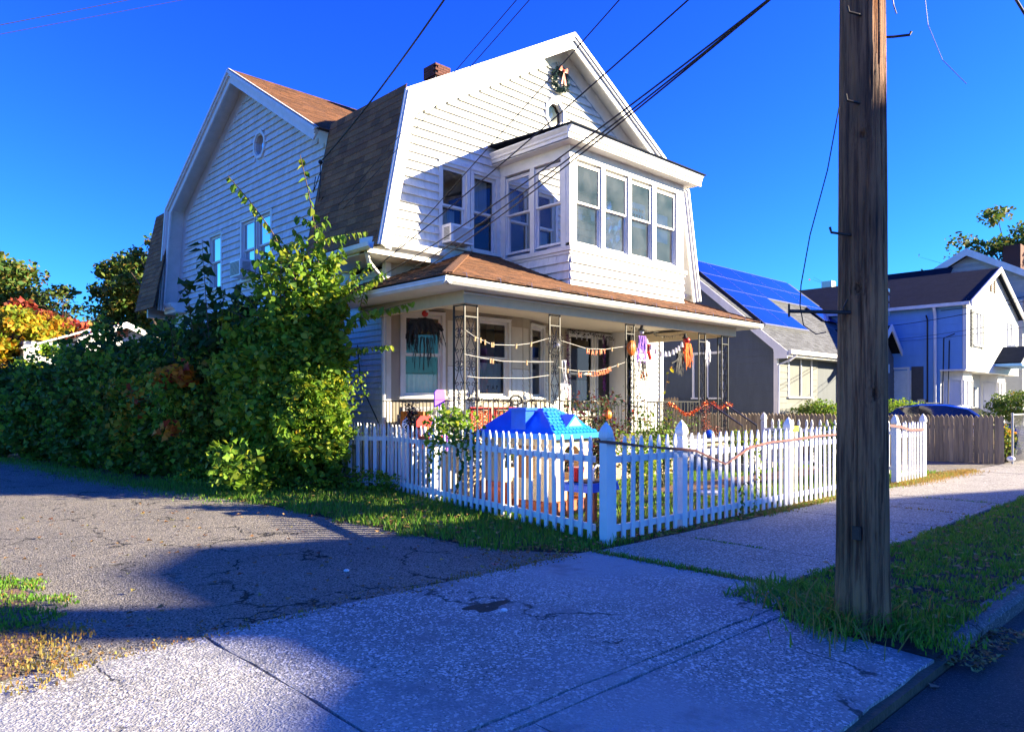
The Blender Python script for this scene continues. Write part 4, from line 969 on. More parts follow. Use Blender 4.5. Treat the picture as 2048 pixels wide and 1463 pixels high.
mb = MB(); mb.box(PX0 - .012, 12.2, PY - .025, PY - .002, 3.40, 3.415); mb.build('beam_sun_line', WHITE, H)  # white strip stands in for a line of sunlight along the beam
mb = MB(); mb.box(PX0 + .13, PX1, PY + .14, 13.0, 3.53, 3.56); mb.build('porch_ceiling', CEIL, H)
mb = MB(); mb.box(PX0 - .05, PX1 + .2, PY - .04, 12.95, .66, .75); mb.build('porch_floor', mat('grey_deck', (.25, .26, .27), None, .6), H)
mb = MB(); mb.box(PX0, PX1 + .1, PY + .06, PY + .09, 0, .655); mb.box(PX0, PX0 + .03, PY + .1, 12.3, 0, .655); mb.build('porch_skirt', mat('tan_skirt', (.42, .34, .22), (.33, .26, .17), .8, 3, (1, 1, .3)), H)
mb = MB(); mb.box(PX0 - .03, 15.3, PY - .02, PY + .055, .5, .655); mb.build('skirt_board', TRIM, H)
# steps
for i in range(3):
    mb = MB(); mb.box(15.35, 16.6, PY - .35 * (3 - i) - .05, PY - .06, .19 * i, .19 * (i + 1) - .002); mb.build('step', CONC, H)

mb = MB(); P = [];
for i in range(60): x_ = E0 + .1 + (E1 - E0 - .2) * i / 59; P.append((x_, EY - .02 + .02 * math.sin(i * 1.7), PZ + .015 + .012 * math.sin(i * 2.3)))
mb.tube(P, .006, 4); mb.build('gutter_cable', CABLE, H)
for i in range(14):
    x_ = E0 + .35 + i * .74; mb = MB(); mb.tube([(x_, EY + .05, PZ + .06), (x_, EY - .05, PZ + .045), (x_, EY - .062, PZ - .05)], .005, 4); mb.build('gutter_clip', GALV, H)
# wrought iron columns
def scroll_mesh():
    mb = MB()
    def sp(cx, cz, r, sx, sz, turns=.8, st=0):
        return [(cx + sx * math.cos(st + t * turns * 6.28) * r * (1 - .5 * t), 0, cz + sz * math.sin(st + t * turns * 6.28) * r * (1 - .5 * t)) for t in [i / 9 for i in range(10)]]
    for sx in (1, -1):
        for sz in (1, -1): mb.tube(sp(sx * .055, sz * .045, .042, sx, sz), .008, 4)
        mb.tube([(sx * .11, 0, -.29), (sx * .02, 0, -.09), (sx * .012, 0, 0), (sx * .02, 0, .09), (sx * .11, 0, .29)], .0085, 4)
        mb.tube(sp(sx * .05, .25, .04, sx, 1), .0075, 4)
    me = bpy.data.meshes.new('scroll'); me.from_pydata([tuple(q) for q in mb.v], [], mb.f); me.materials.append(BLACKIRON); me.update(); return me
SCR = scroll_mesh()
def column(panels, lab=None):
    """panels: list of ((x0,y0),(x1,y1)); one porch column"""
    root = bpy.data.objects.new('porch_column', None); link(root, H); (x0, y0) = panels[0][0]
    root.location = Vector((x0, y0, .75)) - origin(H); ORI[root.name] = Vector((x0, y0, .75))
    pts = []
    for a, b in panels:
        for q in (a, b):
            if q not in pts: pts.append(q)
    mb = MB()
    for q in pts: mb.box(q[0] - .013, q[0] + .013, q[1] - .013, q[1] + .013, .751, 3.235)
    mb.build('bar', BLACKIRON, root)
    mb = MB()
    for a, b in panels:
        for z in (.76, 3.03, 3.22):
            mb.beam((a[0], a[1], z), (b[0], b[1], z), .02, .02)
    mb.build('plate', BLACKIRON, root)
    for a, b in panels:
        c = Vector(((a[0] + b[0]) / 2, (a[1] + b[1]) / 2, 0)); u = Vector((b[0] - a[0], b[1] - a[1], 0)).normalized(); n_ = Vector((u.y, -u.x, 0))
        for i in range(4): inst('scroll', SCR, root, frameM((c.x, c.y, 1.08 + i * .56), u, n_))
    return root
cy = 9.47
column([((7.99, cy), (8.27, cy)), ((7.99, cy + .28), (7.99, cy))])
for xc in (10.21, 12.54, 15.34): column([((xc - .14, cy), (xc + .14, cy))])
column([((16.24, cy), (16.53, cy)), ((16.53, cy), (16.53, cy + .28))])
# railings
def railing(a, b, name='railing', orn=None, parent=H):
    a = Vector(a); b = Vector(b); L = (b - a).length; u = (b - a) / L
    root = MB(); root.beam(a + Vector((0, 0, .86)), b + Vector((0, 0, .86)), .035, .018); root.beam(a + Vector((0, 0, .08)), b + Vector((0, 0, .08)), .025, .012)
    ro = root.build(name, BLACKIRON, parent, loc=a)
    bm = bpy.data.meshes.new('baluster'); q = MB(); q.box(-.007, .007, -.007, .007, .08, .855); bm.from_pydata([tuple(t) for t in q.v], [], q.f); bm.materials.append(BLACKIRON); bm.update()
    k = int(L / .115)
    for i in range(1, k):
        M = Matrix.Translation(a + u * (L * i / k)); inst('baluster', bm, ro, M)
    if orn:
        for t in orn: inst('scroll', SCR, ro, frameM(a + u * t + Vector((0, 0, .47)), u, (u.y, -u.x, 0), 1, 1, 1.2))
    return ro
railing((7.99, 9.77, .75), (8.14, 12.1, .75))
railing((8.29, cy, .75), (10.06, cy, .75)); railing((10.36, cy, .75), (12.39, cy, .75)); railing((12.69, cy, .75), (15.19, cy, .75), orn=(1.1, 1.4))
railing((16.53, 9.8, .75), (16.53, 11.9, .75), orn=(.6, 1.4))
mb = MB(); mb.beam((15.48, 9.4, 1.6), (15.48, 8.5, 1.05), .03, .03); mb.beam((15.48, 8.5, 1.05), (15.48, 8.5, .02), .025, .025); mb.build('stair_rail', BLACKIRON, H); mb = MB(); mb.beam((16.15, 9.4, 1.6), (16.15, 8.5, 1.05), .03, .03); mb.beam((16.15, 8.5, 1.05), (16.15, 8.5, .02), .025, .025); mb.build('stair_rail', BLACKIRON, H)

# ================================================================== UTILITY POLE
POLEM, n_ = NT('pole_wood'); L_n = n_.links
def _pole():
    n = n_; L = L_n
    o = nd(n, 'ShaderNodeOutputMaterial'); p = nd(n, 'ShaderNodeBsdfPrincipled'); p.inputs['Roughness'].default_value = .85
    g = nd(n, 'ShaderNodeNewGeometry'); mp = nd(n, 'ShaderNodeMapping'); mp.inputs['Scale'].default_value = (1, 1, .045); L.new(g.outputs['Position'], mp.inputs['Vector'])
    a = nd(n, 'ShaderNodeTexNoise'); a.inputs['Scale'].default_value = 26; a.inputs['Detail'].default_value = 9; a.inputs['Roughness'].default_value = .72; L.new(mp.outputs[0], a.inputs['Vector'])
    r = nd(n, 'ShaderNodeValToRGB'); e = r.color_ramp.elements; e[0].position = .30; e[0].color = (.008, .005, .004, 1); e[1].position = .68; e[1].color = (.42, .20, .075, 1)
    x = e.new(.46); x.color = (.20, .09, .04, 1); x = e.new(.56); x.color = (.40, .20, .09, 1); L.new(a.outputs['Fac'], r.inputs['Fac'])
    m2 = nd(n, 'ShaderNodeMapping'); m2.inputs['Scale'].default_value = (1, 1, .5); L.new(g.outputs['Position'], m2.inputs['Vector'])
    b = nd(n, 'ShaderNodeTexNoise'); b.inputs['Scale'].default_value = 2.2; b.inputs['Detail'].default_value = 4; L.new(m2.outputs[0], b.inputs['Vector'])
    r2 = nd(n, 'ShaderNodeValToRGB'); r2.color_ramp.elements[0].position = .35; r2.color_ramp.elements[0].color = (.5, .45, .42, 1); r2.color_ramp.elements[1].position = .65; r2.color_ramp.elements[1].color = (1.15, 1.0, .9, 1); L.new(b.outputs['Fac'], r2.inputs['Fac'])
    mx = nd(n, 'ShaderNodeMix', data_type='RGBA', blend_type='MULTIPLY'); mx.inputs[0].default_value = 1; L.new(r.outputs['Color'], mx.inputs[6]); L.new(r2.outputs['Color'], mx.inputs[7])
    L.new(mx.outputs[2], p.inputs['Base Color'])
    c = nd(n, 'ShaderNodeTexNoise'); c.inputs['Scale'].default_value = 60; c.inputs['Detail'].default_value = 6; L.new(mp.outputs[0], c.inputs['Vector'])
    ad = nd(n, 'ShaderNodeMath', operation='ADD'); L.new(a.outputs['Fac'], ad.inputs[0]); L.new(c.outputs['Fac'], ad.inputs[1])
    bp = nd(n, 'ShaderNodeBump'); bp.inputs['Strength'].default_value = 1.0; bp.inputs['Distance'].default_value = .02; L.new(ad.outputs[0], bp.inputs['Height']); L.new(bp.outputs[0], p.inputs['Normal'])
    L.new(p.outputs[0], o.inputs['Surface'])
_pole()
from mathutils import noise as mn
PX_, PY_ = 5.425, 2.05
def prad(z): return .176 - .0062 * z + (.018 * math.exp(-z * 5))
K, NZ = 120, 420
V = []; F = []
knots = [(3.42, 200, .05), (1.62, 230, .04), (2.35, 190, .03)]
for i in range(NZ + 1):
    z = -.1 + 10.3 * i / NZ
    for j in range(K):
        a = 6.28318 * j / K
        f = mn.fractal(Vector((math.cos(a) * 5.5, math.sin(a) * 5.5, z * .55)), 1.0, 2.0, 5)
        cr = mn.noise(Vector((math.cos(a) * 16, math.sin(a) * 16, z * .8)))
        d = .004 * f - .016 * max(0, .16 - abs(cr)) / .16 * (1 if mn.noise(Vector((math.cos(a) * 3, math.sin(a) * 3, z * .7 + 9))) > -.05 else .2)
        for kz, ka, kr in knots:
            dd = math.hypot((z - kz) * .8, (math.remainder(a - R(ka), 6.28318)) * .17)
            if dd < .12: d += .008 * math.cos(dd * 180) * (1 - dd / .12) - (.018 if dd < .025 else 0)
        r = prad(max(z, 0)) + d; V.append((PX_ + r * math.cos(a), PY_ + r * math.sin(a), z))
for i in range(NZ):
    for j in range(K): F.append((i * K + j, i * K + (j + 1) % K, (i + 1) * K + (j + 1) % K, (i + 1) * K + j))
po = thing('utility_pole', (PX_, PY_, 0), 'weathered wooden utility pole with bent steel steps on the grass verge', 'utility pole')
np_mesh('shaft', V, F, POLEM, po)
def pole_at(px, z, out=0.0):
    """point on the pole's skin seen at column px and height z, with its outward direction"""
    ray_ = FW + RT * (px - 1024) / 1472.; d0 = PX_ * FW[0] + PY_ * FW[1]
    cpx = np.array([PX_, PY_, 0]); off = (ray_ * d0 - cpx) @ RT; r = prad(z); s = max(-.98, min(.98, off / r))
    n = Vector(-FW * math.sqrt(1 - s * s) + RT * s); return Vector((PX_, PY_, z)) + n * (r + out), n
def step_bolt(px, py, dirx, tipx, lift):
    z = 1.55 + (808 - py) / 1472. * 5.15
    p, n = pole_at(px, z, -.03); q = p + Vector(RT) * dirx + n * .05
    mb = MB(); mb.tube([p, p + n * .04 + Vector(RT) * dirx * .3, q + Vector((0, 0, .012)), q + Vector(RT) * dirx * .08 + Vector((0, 0, lift))], .009, 7); mb.build('step', RUST, po)
step_bolt(1708, 38, -.10, 0, .05); step_bolt(1772, 66, .15, 0, .035); step_bolt(1705, 212, -.10, 0, .055); step_bolt(1690, 470, -.13, 0, .05)
p, n = pole_at(1696, .66, .012); mb = MB(frameM(p, (n.y, -n.x, 0), n)); mb.box(-.028, .028, -.02, .015, -.045, .045); mb.box(-.018, .018, .0155, .02, -.03, .03); mb.build('ground_clamp', BLACKIRON, po)
mb = MB(); p1, n1 = pole_at(1688, 2.19, .0); e1 = Vector(CP + (FW + RT * (1578 - 1024) / 1472. + UP * (808 - 622) / 1472.) * 5.1)
mb.tube([p1, p1 + (e1 - p1) * .5, e1], .013, 7); mb.tube([e1 + Vector((0, 0, -.04)), e1 + Vector((0, 0, .05))], .008, 6); mb.tube([p1 + Vector(RT) * -.02 + Vector((0, 0, .09)), p1 + Vector(RT) * -.05 + Vector((0, 0, .03)), p1 + Vector(RT) * -.03 + Vector((0, 0, -.02))], .006, 6); mb.build('cable_bracket', RUST, po)
def text(s, M, size, m, name, parent=None, ext=.002, tagd=None):
    c = bpy.data.curves.new(name, 'FONT'); c.body = s; c.size = size; c.extrude = ext; c.align_x = 'CENTER'; c.align_y = 'CENTER'; c.materials.append(m); c.resolution_u = 3
    tmp = bpy.data.objects.new('tmp', c); sc.collection.objects.link(tmp); bpy.context.view_layer.update()
    me = bpy.data.meshes.new_from_object(tmp); bpy.data.objects.remove(tmp); me.materials.clear(); me.materials.append(m)
    o = bpy.data.objects.new(name, me); link(o, parent); Mm = M.copy(); Mm.translation -= origin(parent); o.matrix_local = Mm; ORI[o.name] = origin(parent)
    if tagd: tag(o, *tagd)
    return o
def textM(p, u, n):
    """text plane: x along u, y up, z towards n"""
    u = Vector(u).normalized(); n = Vector(n).normalized(); z = n.cross(u); M = Matrix.Identity(4)
    for i in range(3): M[i][0] = u[i]; M[i][1] = z[i]; M[i][2] = n[i]; M[i][3] = p[i]
    return M
for i, ch_ in enumerate('840'):
    p, n = pole_at(1766, 2.288 - i * .052, .006); text(ch_, textM(p, Vector((0, 0, 1)).cross(n), n), .055, mat('number_metal', (.75, .75, .72), None, .4, metal=.3), 'number', po)
p, n = pole_at(1763, 2.345, .008); mb = MB(frameM(p, (n.y, -n.x, 0), n)); mb.box(-.028, .028, -.004, .002, -.011, .011); mb.build('number_plate', WHITEP, po)
p, n = pole_at(1768, 1.80, .004); mb = MB(frameM(p, (n.y, -n.x, 0), n)); mb.box(-.014, .014, -.004, .003, -.03, .03); mb.build('pole_tag', WHITEP, po)

# wires -----------------------------------------------------------------
def wire(a, b, sag, r, lab, grp=None, m=None, n=22, name='overhead_wire'):
    a = Vector(a); b = Vector(b); P = [a.lerp(b, i / n) - Vector((0, 0, sag * 4 * (i / n) * (1 - i / n))) for i in range(n + 1)]
    mb = MB(); mb.tube(P, r, 6); return tag(mb.build(name, m or CABLE), lab, 'cable', grp)
def poleat(z, dx=0): return Vector((PX_ + dx, PY_, z))
hook = at(641, 324, X=7.93)
def two(px1, py1, px2, py2, far, name, lab, r=.006, sag=0.05, grp=None):
    """straight line through two photo points: far end 3D point given, near end on the pole's axis depth"""
    m = (py2 - py1) / (px2 - px1); y = py1 + m * (1727 - px1); z = 1.55 + (808 - y) / 1472. * 5.25
    return wire(far, poleat(min(z, 10.0)), sag, r, lab, grp)
two(800, 175, 907, 0, hook, 'w', 'thick black service cable from the pole to the corner of the side wing', .016, .42)
two(720, 378, 1040, 0, at(650, 440, X=8.0), 'w', 'upper wire of the thin pair crossing the chimney side of the roof', .006, .05)
two(720, 388, 1060, 0, at(655, 452, X=8.0), 'w', 'lower wire of the thin pair crossing the chimney side of the roof', .006, .05)
two(790, 502, 1238, 0, at(790, 503, Y=11.7), 'w', 'single wire ending at the cornice left of the second floor windows', .007, .02)
two(960, 430, 1405, 0, at(700, 575, Y=12.3), 'w', 'wire crossing the front gable from above the sunroom roof', .008, .10)
for k, (dx, dy, l_) in enumerate(((0, 0, 'topmost'), (14, 12, 'middle'), (22, 24, 'lowest'))):
    two(1100 + dx, 385 + dy, 1555 + dx * .2, 0 + dy * .1, at(770 + dx * 2, 548 + dy * .5, Y=12.1), 'w', l_ + ' cable of the bundle crossing the sunroom windows', .009, .14, None)
a = at(-60, 62, D=9); b = at(330, -14, D=14); wire(a, b, .0, .006, 'upper thin wire across the top left corner of the sky')
a = at(-60, 80, D=9); b = at(440, -14, D=14); wire(a, b, .0, .005, 'lower thin wire across the top left corner of the sky')
mb = MB(); mb.tube([at(1678, 215, D=5.05), at(1655, 340, D=5.1), at(1620, 470, D=5.1), at(1602, 570, D=5.1), at(1600, 610, D=5.1), at(1607, 650, D=5.1), at(1632, 668, D=5.1), at(1652, 664, D=5.1)], .004, 6); tag(mb.build('guy_cable', CABLE), 'thin cable hanging down left of the pole to its bracket', 'cable')
mb = MB(); mb.tube([at(1846, -40, D=6.5), at(1856, 50, D=6.5), at(1885, 120, D=6.5), at(1933, 168, D=6.5)], .003, 5); tag(mb.build('loose_wire', CABLE), 'short loose wire hanging against the sky right of the pole', 'cable')
mb = MB(); mb.tube([at(1782, -30, D=5.2), at(1787, 10, D=5.2), at(1793, 28, D=5.2)], .0045, 5); tag(mb.build('loose_wire', CABLE), 'stub of black cable beside the top of the pole', 'cable')
mb = MB(); mb.tube([at(2020, -20, D=6.5), at(2060, 45, D=6.5)], .012, 6); tag(mb.build('overhead_cable', CABLE), 'thick cable clipping the top right corner of the sky', 'cable')
mb = MB(); mb.ball(hook, .05, 8, 5); q = hook + Vector((-.06, .1, 0))
mb.tube([hook, q + Vector((0, -.2, -.25)), q + Vector((0, 0, -.5)), q + Vector((0, .1, -.62)), q + Vector((0, .0, -.3))], .010, 5); mb.tube([hook, q + Vector((0, -.2, -.5)), q + Vector((0, -.1, -.95)), q + Vector((0, -.3, -.8))], .010, 5); tag(mb.build('service_drop_loops', CABLE), 'looped black cable ends at the corner of the side wing', 'cable')
mb = MB(); mb.tube([at(715, 690, X=8.40), at(718, 730, X=8.40), at(722, 770, X=8.40), at(757, 845, X=8.40)], .012, 5); tag(mb.build('wall_cable', CABLE), 'black cable hanging down the side wall beside the porch corner', 'cable')

# ================================================================== WHITE PICKET FENCES
def picket_mesh(h=1.16, w_=.066, t=.02):
    k = w_ / 2
    pr = [(-k, 0), (k, 0), (k, h - .20), (k * .97, h - .185), (k * .62, h - .165), (k * .62, h - .15), (k * .95, h - .13), (k * .92, h - .09), (k * .65, h - .045), (k * .15, h)]
    full = pr + [(-a, b) for a, b in reversed(pr[2:])]
    mb = MB(); mb.prism(full, 0, t, 'y'); me = bpy.data.meshes.new('picket'); me.from_pydata([tuple(q) for q in mb.v], [], mb.f); me.materials.append(FENCEM); me.update(); return me
PK = picket_mesh()
def post_mesh(h=1.12, w_=.052):
    mb = MB(); mb.box(-w_, w_, -w_, w_, 0, h)
    prof = [(w_, h + .001), (w_ * .86, h + .02), (w_ * .80, h + .035), (w_ * 1.12, h + .06), (w_ * 1.15, h + .09), (w_ * 1.05, h + .13), (w_ * .75, h + .175), (w_ * .35, h + .21), (.004, h + .235)]
    vs = []; 
    for r, z in prof: vs += [(-r, -r, z), (r, -r, z), (r, r, z), (-r, r, z)]
    fs = [(i * 4 + j, i * 4 + (j + 1) % 4, (i + 1) * 4 + (j + 1) % 4, (i + 1) * 4 + j) for i in range(len(prof) - 1) for j in range(4)]
    mb.add(vs, fs); me = bpy.data.meshes.new('post'); me.from_pydata([tuple(q) for q in mb.v], [], mb.f); me.materials.append(FENCEM); me.update(); return me
PM = post_mesh()
def picket_fence(a, b, outw, posts, lab, sp=.172, gaps=(), z0=.03, skip_rail=False, hz=1.0, grp='white picket fences', off=0.1):
    a = Vector((*a, 0)); b = Vector((*b, 0)); L = (b - a).length; u = (b - a) / L; n = Vector((*outw, 0)).normalized()
    f = thing('picket_fence', a, lab, 'fence', grp)
    d = off
    while d < L - .03:
        if not any(g0 < d < g1 for g0, g1 in gaps) and not any(abs(d - q) < .075 for q in posts):
            M = frameM(a + u * d + n * .022 + Vector((0, 0, z0)), u, n, 1, 1, hz); M = M @ Matrix.Rotation(random.uniform(-.02, .02), 4, 'Y'); inst('picket', PK, f, M)
        d += sp
    for q in posts: inst('post', PM, f, frameM(a + u * q, u, n))
    segs = [0] + sorted([x for g_ in gaps for x in g_]) + [L]
    for s0, s1 in zip(segs[::2], segs[1::2]):
        ps = [s0] + [q for q in posts if s0 < q < s1 and q > .1] + [s1]
        for c0, c1 in zip(ps[:-1], ps[1:]):
            if c1 - c0 < .1: continue
            for z in (.16, .93):
                mb = MB(); mb.beam(a + u * (c0 + .05) + Vector((0, 0, z)), a + u * (c1 - .05) + Vector((0, 0, z)), .036, .075); mb.build('rail', FENCEM, f)
    return f
C0 = (6.40, 5.16)
picket_fence(C0, (17.0, 5.16), (0, -1), (0.0, 1.49, 4.38, 7.0, 8.87, 10.5), 'white picket fence along the sidewalk with gothic posts', gaps=((6.55, 8.80),))
sf = picket_fence((6.42, 5.30), (8.02, 13.05), (-1, .2), (4.08,), 'white picket fence running back beside the driveway grass', grp='white picket fences')
picket_fence((17.0, 5.3), (17.25, 9.0), (1, 0), (3.6,), 'short white picket fence going back from the last post', grp='white picket fences')
p1 = at(812, 900, D=13.25); p2 = at(672, 900, D=13.6)
gf = picket_fence((p1.x, p1.y), (p2.x, p2.y), (-.72, -.69), (0.0,), 'white picket gate between the side fence and the porch corner', sp=.165)
# caution tape
TAPE = mat('caution_tape', (.16, .07, .07), (.20, .015, .015), .5, 60, (1, 1, 3), spots=(.02, .02, .02), spot_scale=50, spot_amt=.5)
tp = [at(x, y, Y=5.085) for x, y in ((1190, 881), (1212, 882), (1240, 885), (1300, 892), (1364, 897), (1392, 900), (1452, 927), (1500, 893), (1540, 883), (1577, 879), (1640, 870), (1680, 867))]
mb = MB()
for i in range(len(tp) - 1):
    h0 = .004 + .008 * abs(math.sin(i * 1.1)); h1 = .004 + .008 * abs(math.sin((i + 1) * 1.1))
    for yy in (0, -.006):
        o_ = Vector((0, yy, -.014 if yy else 0)); mb.add([tp[i] + o_ - Vector((0, 0, h0)), tp[i + 1] + o_ - Vector((0, 0, h1)), tp[i + 1] + o_ + Vector((0, 0, h1)), tp[i] + o_ + Vector((0, 0, h0))], [(0, 1, 2, 3)])
tag(mb.build('caution_tape', TAPE), 'faded red and white caution tape strung along the front picket fence', 'tape')
mb = MB(); tp2 = [at(x, y, Y=5.08) for x, y in ((1781, 850), (1800, 852), (1822, 859), (1848, 858))]
for i in range(3): mb.add([tp2[i] - Vector((0, 0, .03)), tp2[i + 1] - Vector((0, 0, .03)), tp2[i + 1] + Vector((0, 0, .02)), tp2[i] + Vector((0, 0, .02))], [(0, 1, 2, 3)])
tag(mb.build('caution_tape', TAPE), 'red and white tape around the last two picket fence posts', 'tape')
mb = MB(); q = at(1588, 857, Y=5.14); mb.box(q.x - .10, q.x + .10, q.y - .03, q.y + .03, q.z - .04, q.z + .04); mb.box(q.x - .08, q.x + .08, q.y - .035, q.y - .031, q.z - .028, q.z + .028); tag(mb.build('sponge', mat('lime_foam', (.50, .75, .03), None, .8)), 'lime green block stuck on a picket right of the third post', 'sponge')

# ================================================================== STOCKADE AND CHAIN LINK
STK = mat('stockade_wood', (.30, .23, .15), (.17, .13, .09), .9, 14, (1, 1, .08), bump=.6, bscale=30, vary=.25, island='obj')
def board_mesh(h, w_=.108):
    k = w_ / 2; mb = MB(); mb.prism([(-k, 0), (k, 0), (k, h - .08), (k * .5, h - .02), (0, h), (-k * .5, h - .02), (-k, h - .08)], -.012, .012, 'y')
    mb.v = [Vector((q.x, q.y + .012 * (1 - (q.x / k) ** 2) * (1 if q.y > 0 else 0), q.z)) for q in mb.v]
    me = bpy.data.meshes.new('board'); me.from_pydata([tuple(q) for q in mb.v], [], mb.f); me.materials.append(STK); me.update(); return me
def stockade(y0, y1, h, lab, X=22.3):
    f = thing('stockade_fence', (X, y0, 0), lab, 'fence', 'grey stockade fences'); me = board_mesh(h); y = y0
    while y < y1:
        M = frameM((X, y, random.uniform(-.02, .015)), (0, 1, 0), (-1, 0, 0)) @ Matrix.Rotation(random.uniform(-.012, .012), 4, 'Y'); inst('board', me, f, M); y += .116
    for z in (.3, h - .35):
        mb = MB(); mb.box(X + .03, X + .07, y0, y1, z, z + .08); mb.build('rail', STK, f)
stockade(4.95, 14.7, 1.27, 'weathered grey stockade fence beside the side driveway, lower section')
stockade(14.75, 20.0, 1.80, 'taller stockade fence section seen under the porch roof')
f = thing('chain_link_fence', (22.45, 4.75, 0), 'galvanised chain link fence at the right edge with weeds', 'fence')
mb = MB(); mb.tube([(22.45, 4.75, 0), (22.45, 4.75, 1.33)], .032, 8); mb.build('post', GALV, f); mb = MB(); mb.tube([(28, 4.75, 0), (28, 4.75, 1.3)], .03, 8); mb.build('post', GALV, f)
mb = MB(); mb.tube([(22.45, 4.75, 1.28), (31, 4.75, 1.28)], .02, 6); mb.build('top_rail', GALV, f)
mb = MB(); x = 22.5
while x < 30:
    mb.beam((x, 4.75, .05), (x + 1.2, 4.75, 1.25), .006, .006, (0, 1, 0)); mb.beam((x + 1.2, 4.753, .05), (x, 4.753, 1.25), .006, .006, (0, 1, 0)); x += .085
mb.build('wire_mesh', GALV, f, kind='stuff')

# ================================================================== NEIGHBOURING HOUSES
def simple_window(parent, O, u, n, w_, h, m=None, gl=None, casing=.09, curtain=None, rail=.5, sash=True, deep=.5): return window(parent, O, u, n, w_, h, casing=casing, mf=m or WHITE, glass=gl or GLASS, curtain=curtain, rail=rail, sash=sash, deep=deep)
G1 = thing('grey_house', (29, 16, 0), 'dark grey one storey house with solar panels beside the white house', 'house')
def cl2(parent, O, u, n, x0, x1, z0, z1, course, m, holes=()): clap(parent, O, u, n, x0, x1, z0, z1, course, m, holes, name='siding_course', t=.02)
sl = (7.29 - 3.44) / (16.24 - 11.6)
gx0, gx1, gy0, gy1 = 24.15, 34.0, 12.0, 20.5
rz = lambda y: 3.44 + sl * ((y - 11.6) if y <= 16.24 else (20.88 - y))
mb = MB(); mb.prism([(gy0 + .02, 0), (gy0 + .02, rz(gy0) - .12), (16.24, rz(16.24) - .2), (gy1, rz(gy1) - .12), (gy1, 0)], gx0 + .01, gx1, 'x'); mb.build('wall', GREY_SHADE, G1)
hz = [(14.05, 15.2, 1.75, 3.42)]
z = .3
while z < 6.9:
    yl = gy0 if z < 3.4 else 11.6 + (z + .2 - 3.44) / sl + .25; yr = 20.4
    if yl > 16: break
    for p, q in intervals(yl, min(yr, 32.4 - yl), [(13.95, 15.3, 1.68, 3.5)], z, z + .245, .1):
        mb = MB(frameM((gx0, 0, 0), (0, 1, 0), NL)); mb.add([(p, 0, z), (q, 0, z), (q, .02, z), (p, .02, z), (p, 0, z + .245), (q, 0, z + .245), (q, .003, z + .245), (p, .003, z + .245)], [(0, 1, 2, 3), (4, 7, 6, 5), (0, 4, 5, 1), (1, 5, 6, 2), (2, 6, 7, 3), (3, 7, 4, 0)]); mb.build('siding_course', GREY_SHADE, G1)
    z += .245
mb = MB(); mb.box(gx0, 27.4, gy0 - .02, gy0 + .01, .2, 3.3); mb.build('wall_front', GREY_LIT, G1)
cl2(G1, (0, gy0 - .02, 0), XV, NF, gx0 + .12, 27.35, .3, 3.28, .215, GREY_LIT, [(24.95, 26.95, 1.7, 3.3)])
mb = MB(); mb.box(gx0 - .02, gx0 + .10, gy0 - .05, gy0 + .08, .1, 3.3); mb.build('corner_board', WHITE, G1)
simple_window(G1, (25.05, gy0 - .02, 1.82), XV, NF, 1.75, 1.38, sash=False, curtain=(.08, .78, .1, 1.3, mat('green_curtain', (.02, .30, .06), (.01, .20, .04), .7)))
mb = MB(); mb.box(25.92, 25.98, gy0 - .07, gy0 - .03, 1.87, 3.15); mb.build('mullion', WHITE, G1)
simple_window(G1, (gx0, 14.1, 1.8), YV, NL, .58, 1.6, curtain=(.05, .5, .1, 1.5, mat('pale_green_blind', (.36, .46, .40), None, .8)))
simple_window(G1, (gx0, 14.72, 1.8), YV, NL, .5, 1.6, curtain=(.05, .45, .1, 1.5, MATS['pale_green_blind']))
# roof slabs
def plane_pts(x, y): return (x, y, rz(y))
mb = MB(); mb.slab([(24.0, 11.55, rz(11.55)), (34.1, 11.55, rz(11.55)), (34.1, 16.24, rz(16.24)), (24.0, 16.24, rz(16.24))], (0, -sl, 1), .06); mb.slab([(24, 16.24, rz(16.24)), (34.1, 16.24, rz(16.24)), (34.1, 20.9, rz(20.9)), (24, 20.9, rz(20.9))], (0, sl, 1), .06); mb.build('roof', GROOF, G1)
sn = math.sqrt(1 + sl * sl)
M = roofM((0, 11.53, rz(11.53)), (1, 0, 0), Vector((0, 1, sl)), Vector((0, -sl, 1))); tiles_joined(G1, 'roof_shingles', M, tabs(0, 0, 0, 0, 6.1, lambda r: (24.0, 34.1), .15), GROOF, .15)
mb = MB(); mb.prism([(11.5, rz(11.5) - .25), (11.5, rz(11.5) + .0), (16.24, rz(16.24) + .0), (16.24, rz(16.24) - .30), (12.0, rz(12.0) - .33), (11.95, rz(11.5) - .25)], 23.94, 23.99, 'x'); mb.build('rake_board', WHITE, G1)
mb = MB(); mb.prism([(11.5, 3.20), (11.38, 3.26), (11.38, 3.40), (11.40, 3.40), (11.5, 3.36)], 24.0, 30.2, 'x'); mb.build('gutter', WHITE, G1)
mb = MB(); mb.box(24.0, 30.2, 11.5, 12.0, 3.18, 3.20); mb.build('soffit', WHITE, G1)
mb = MB(); mb.tube([(24.5, 11.45, 3.22), (24.3, 11.6, 3.05), (24.12, 11.9, 2.9), (24.12, 11.93, .2)], .045, 7); mb.build('downspout', WHITE, G1)
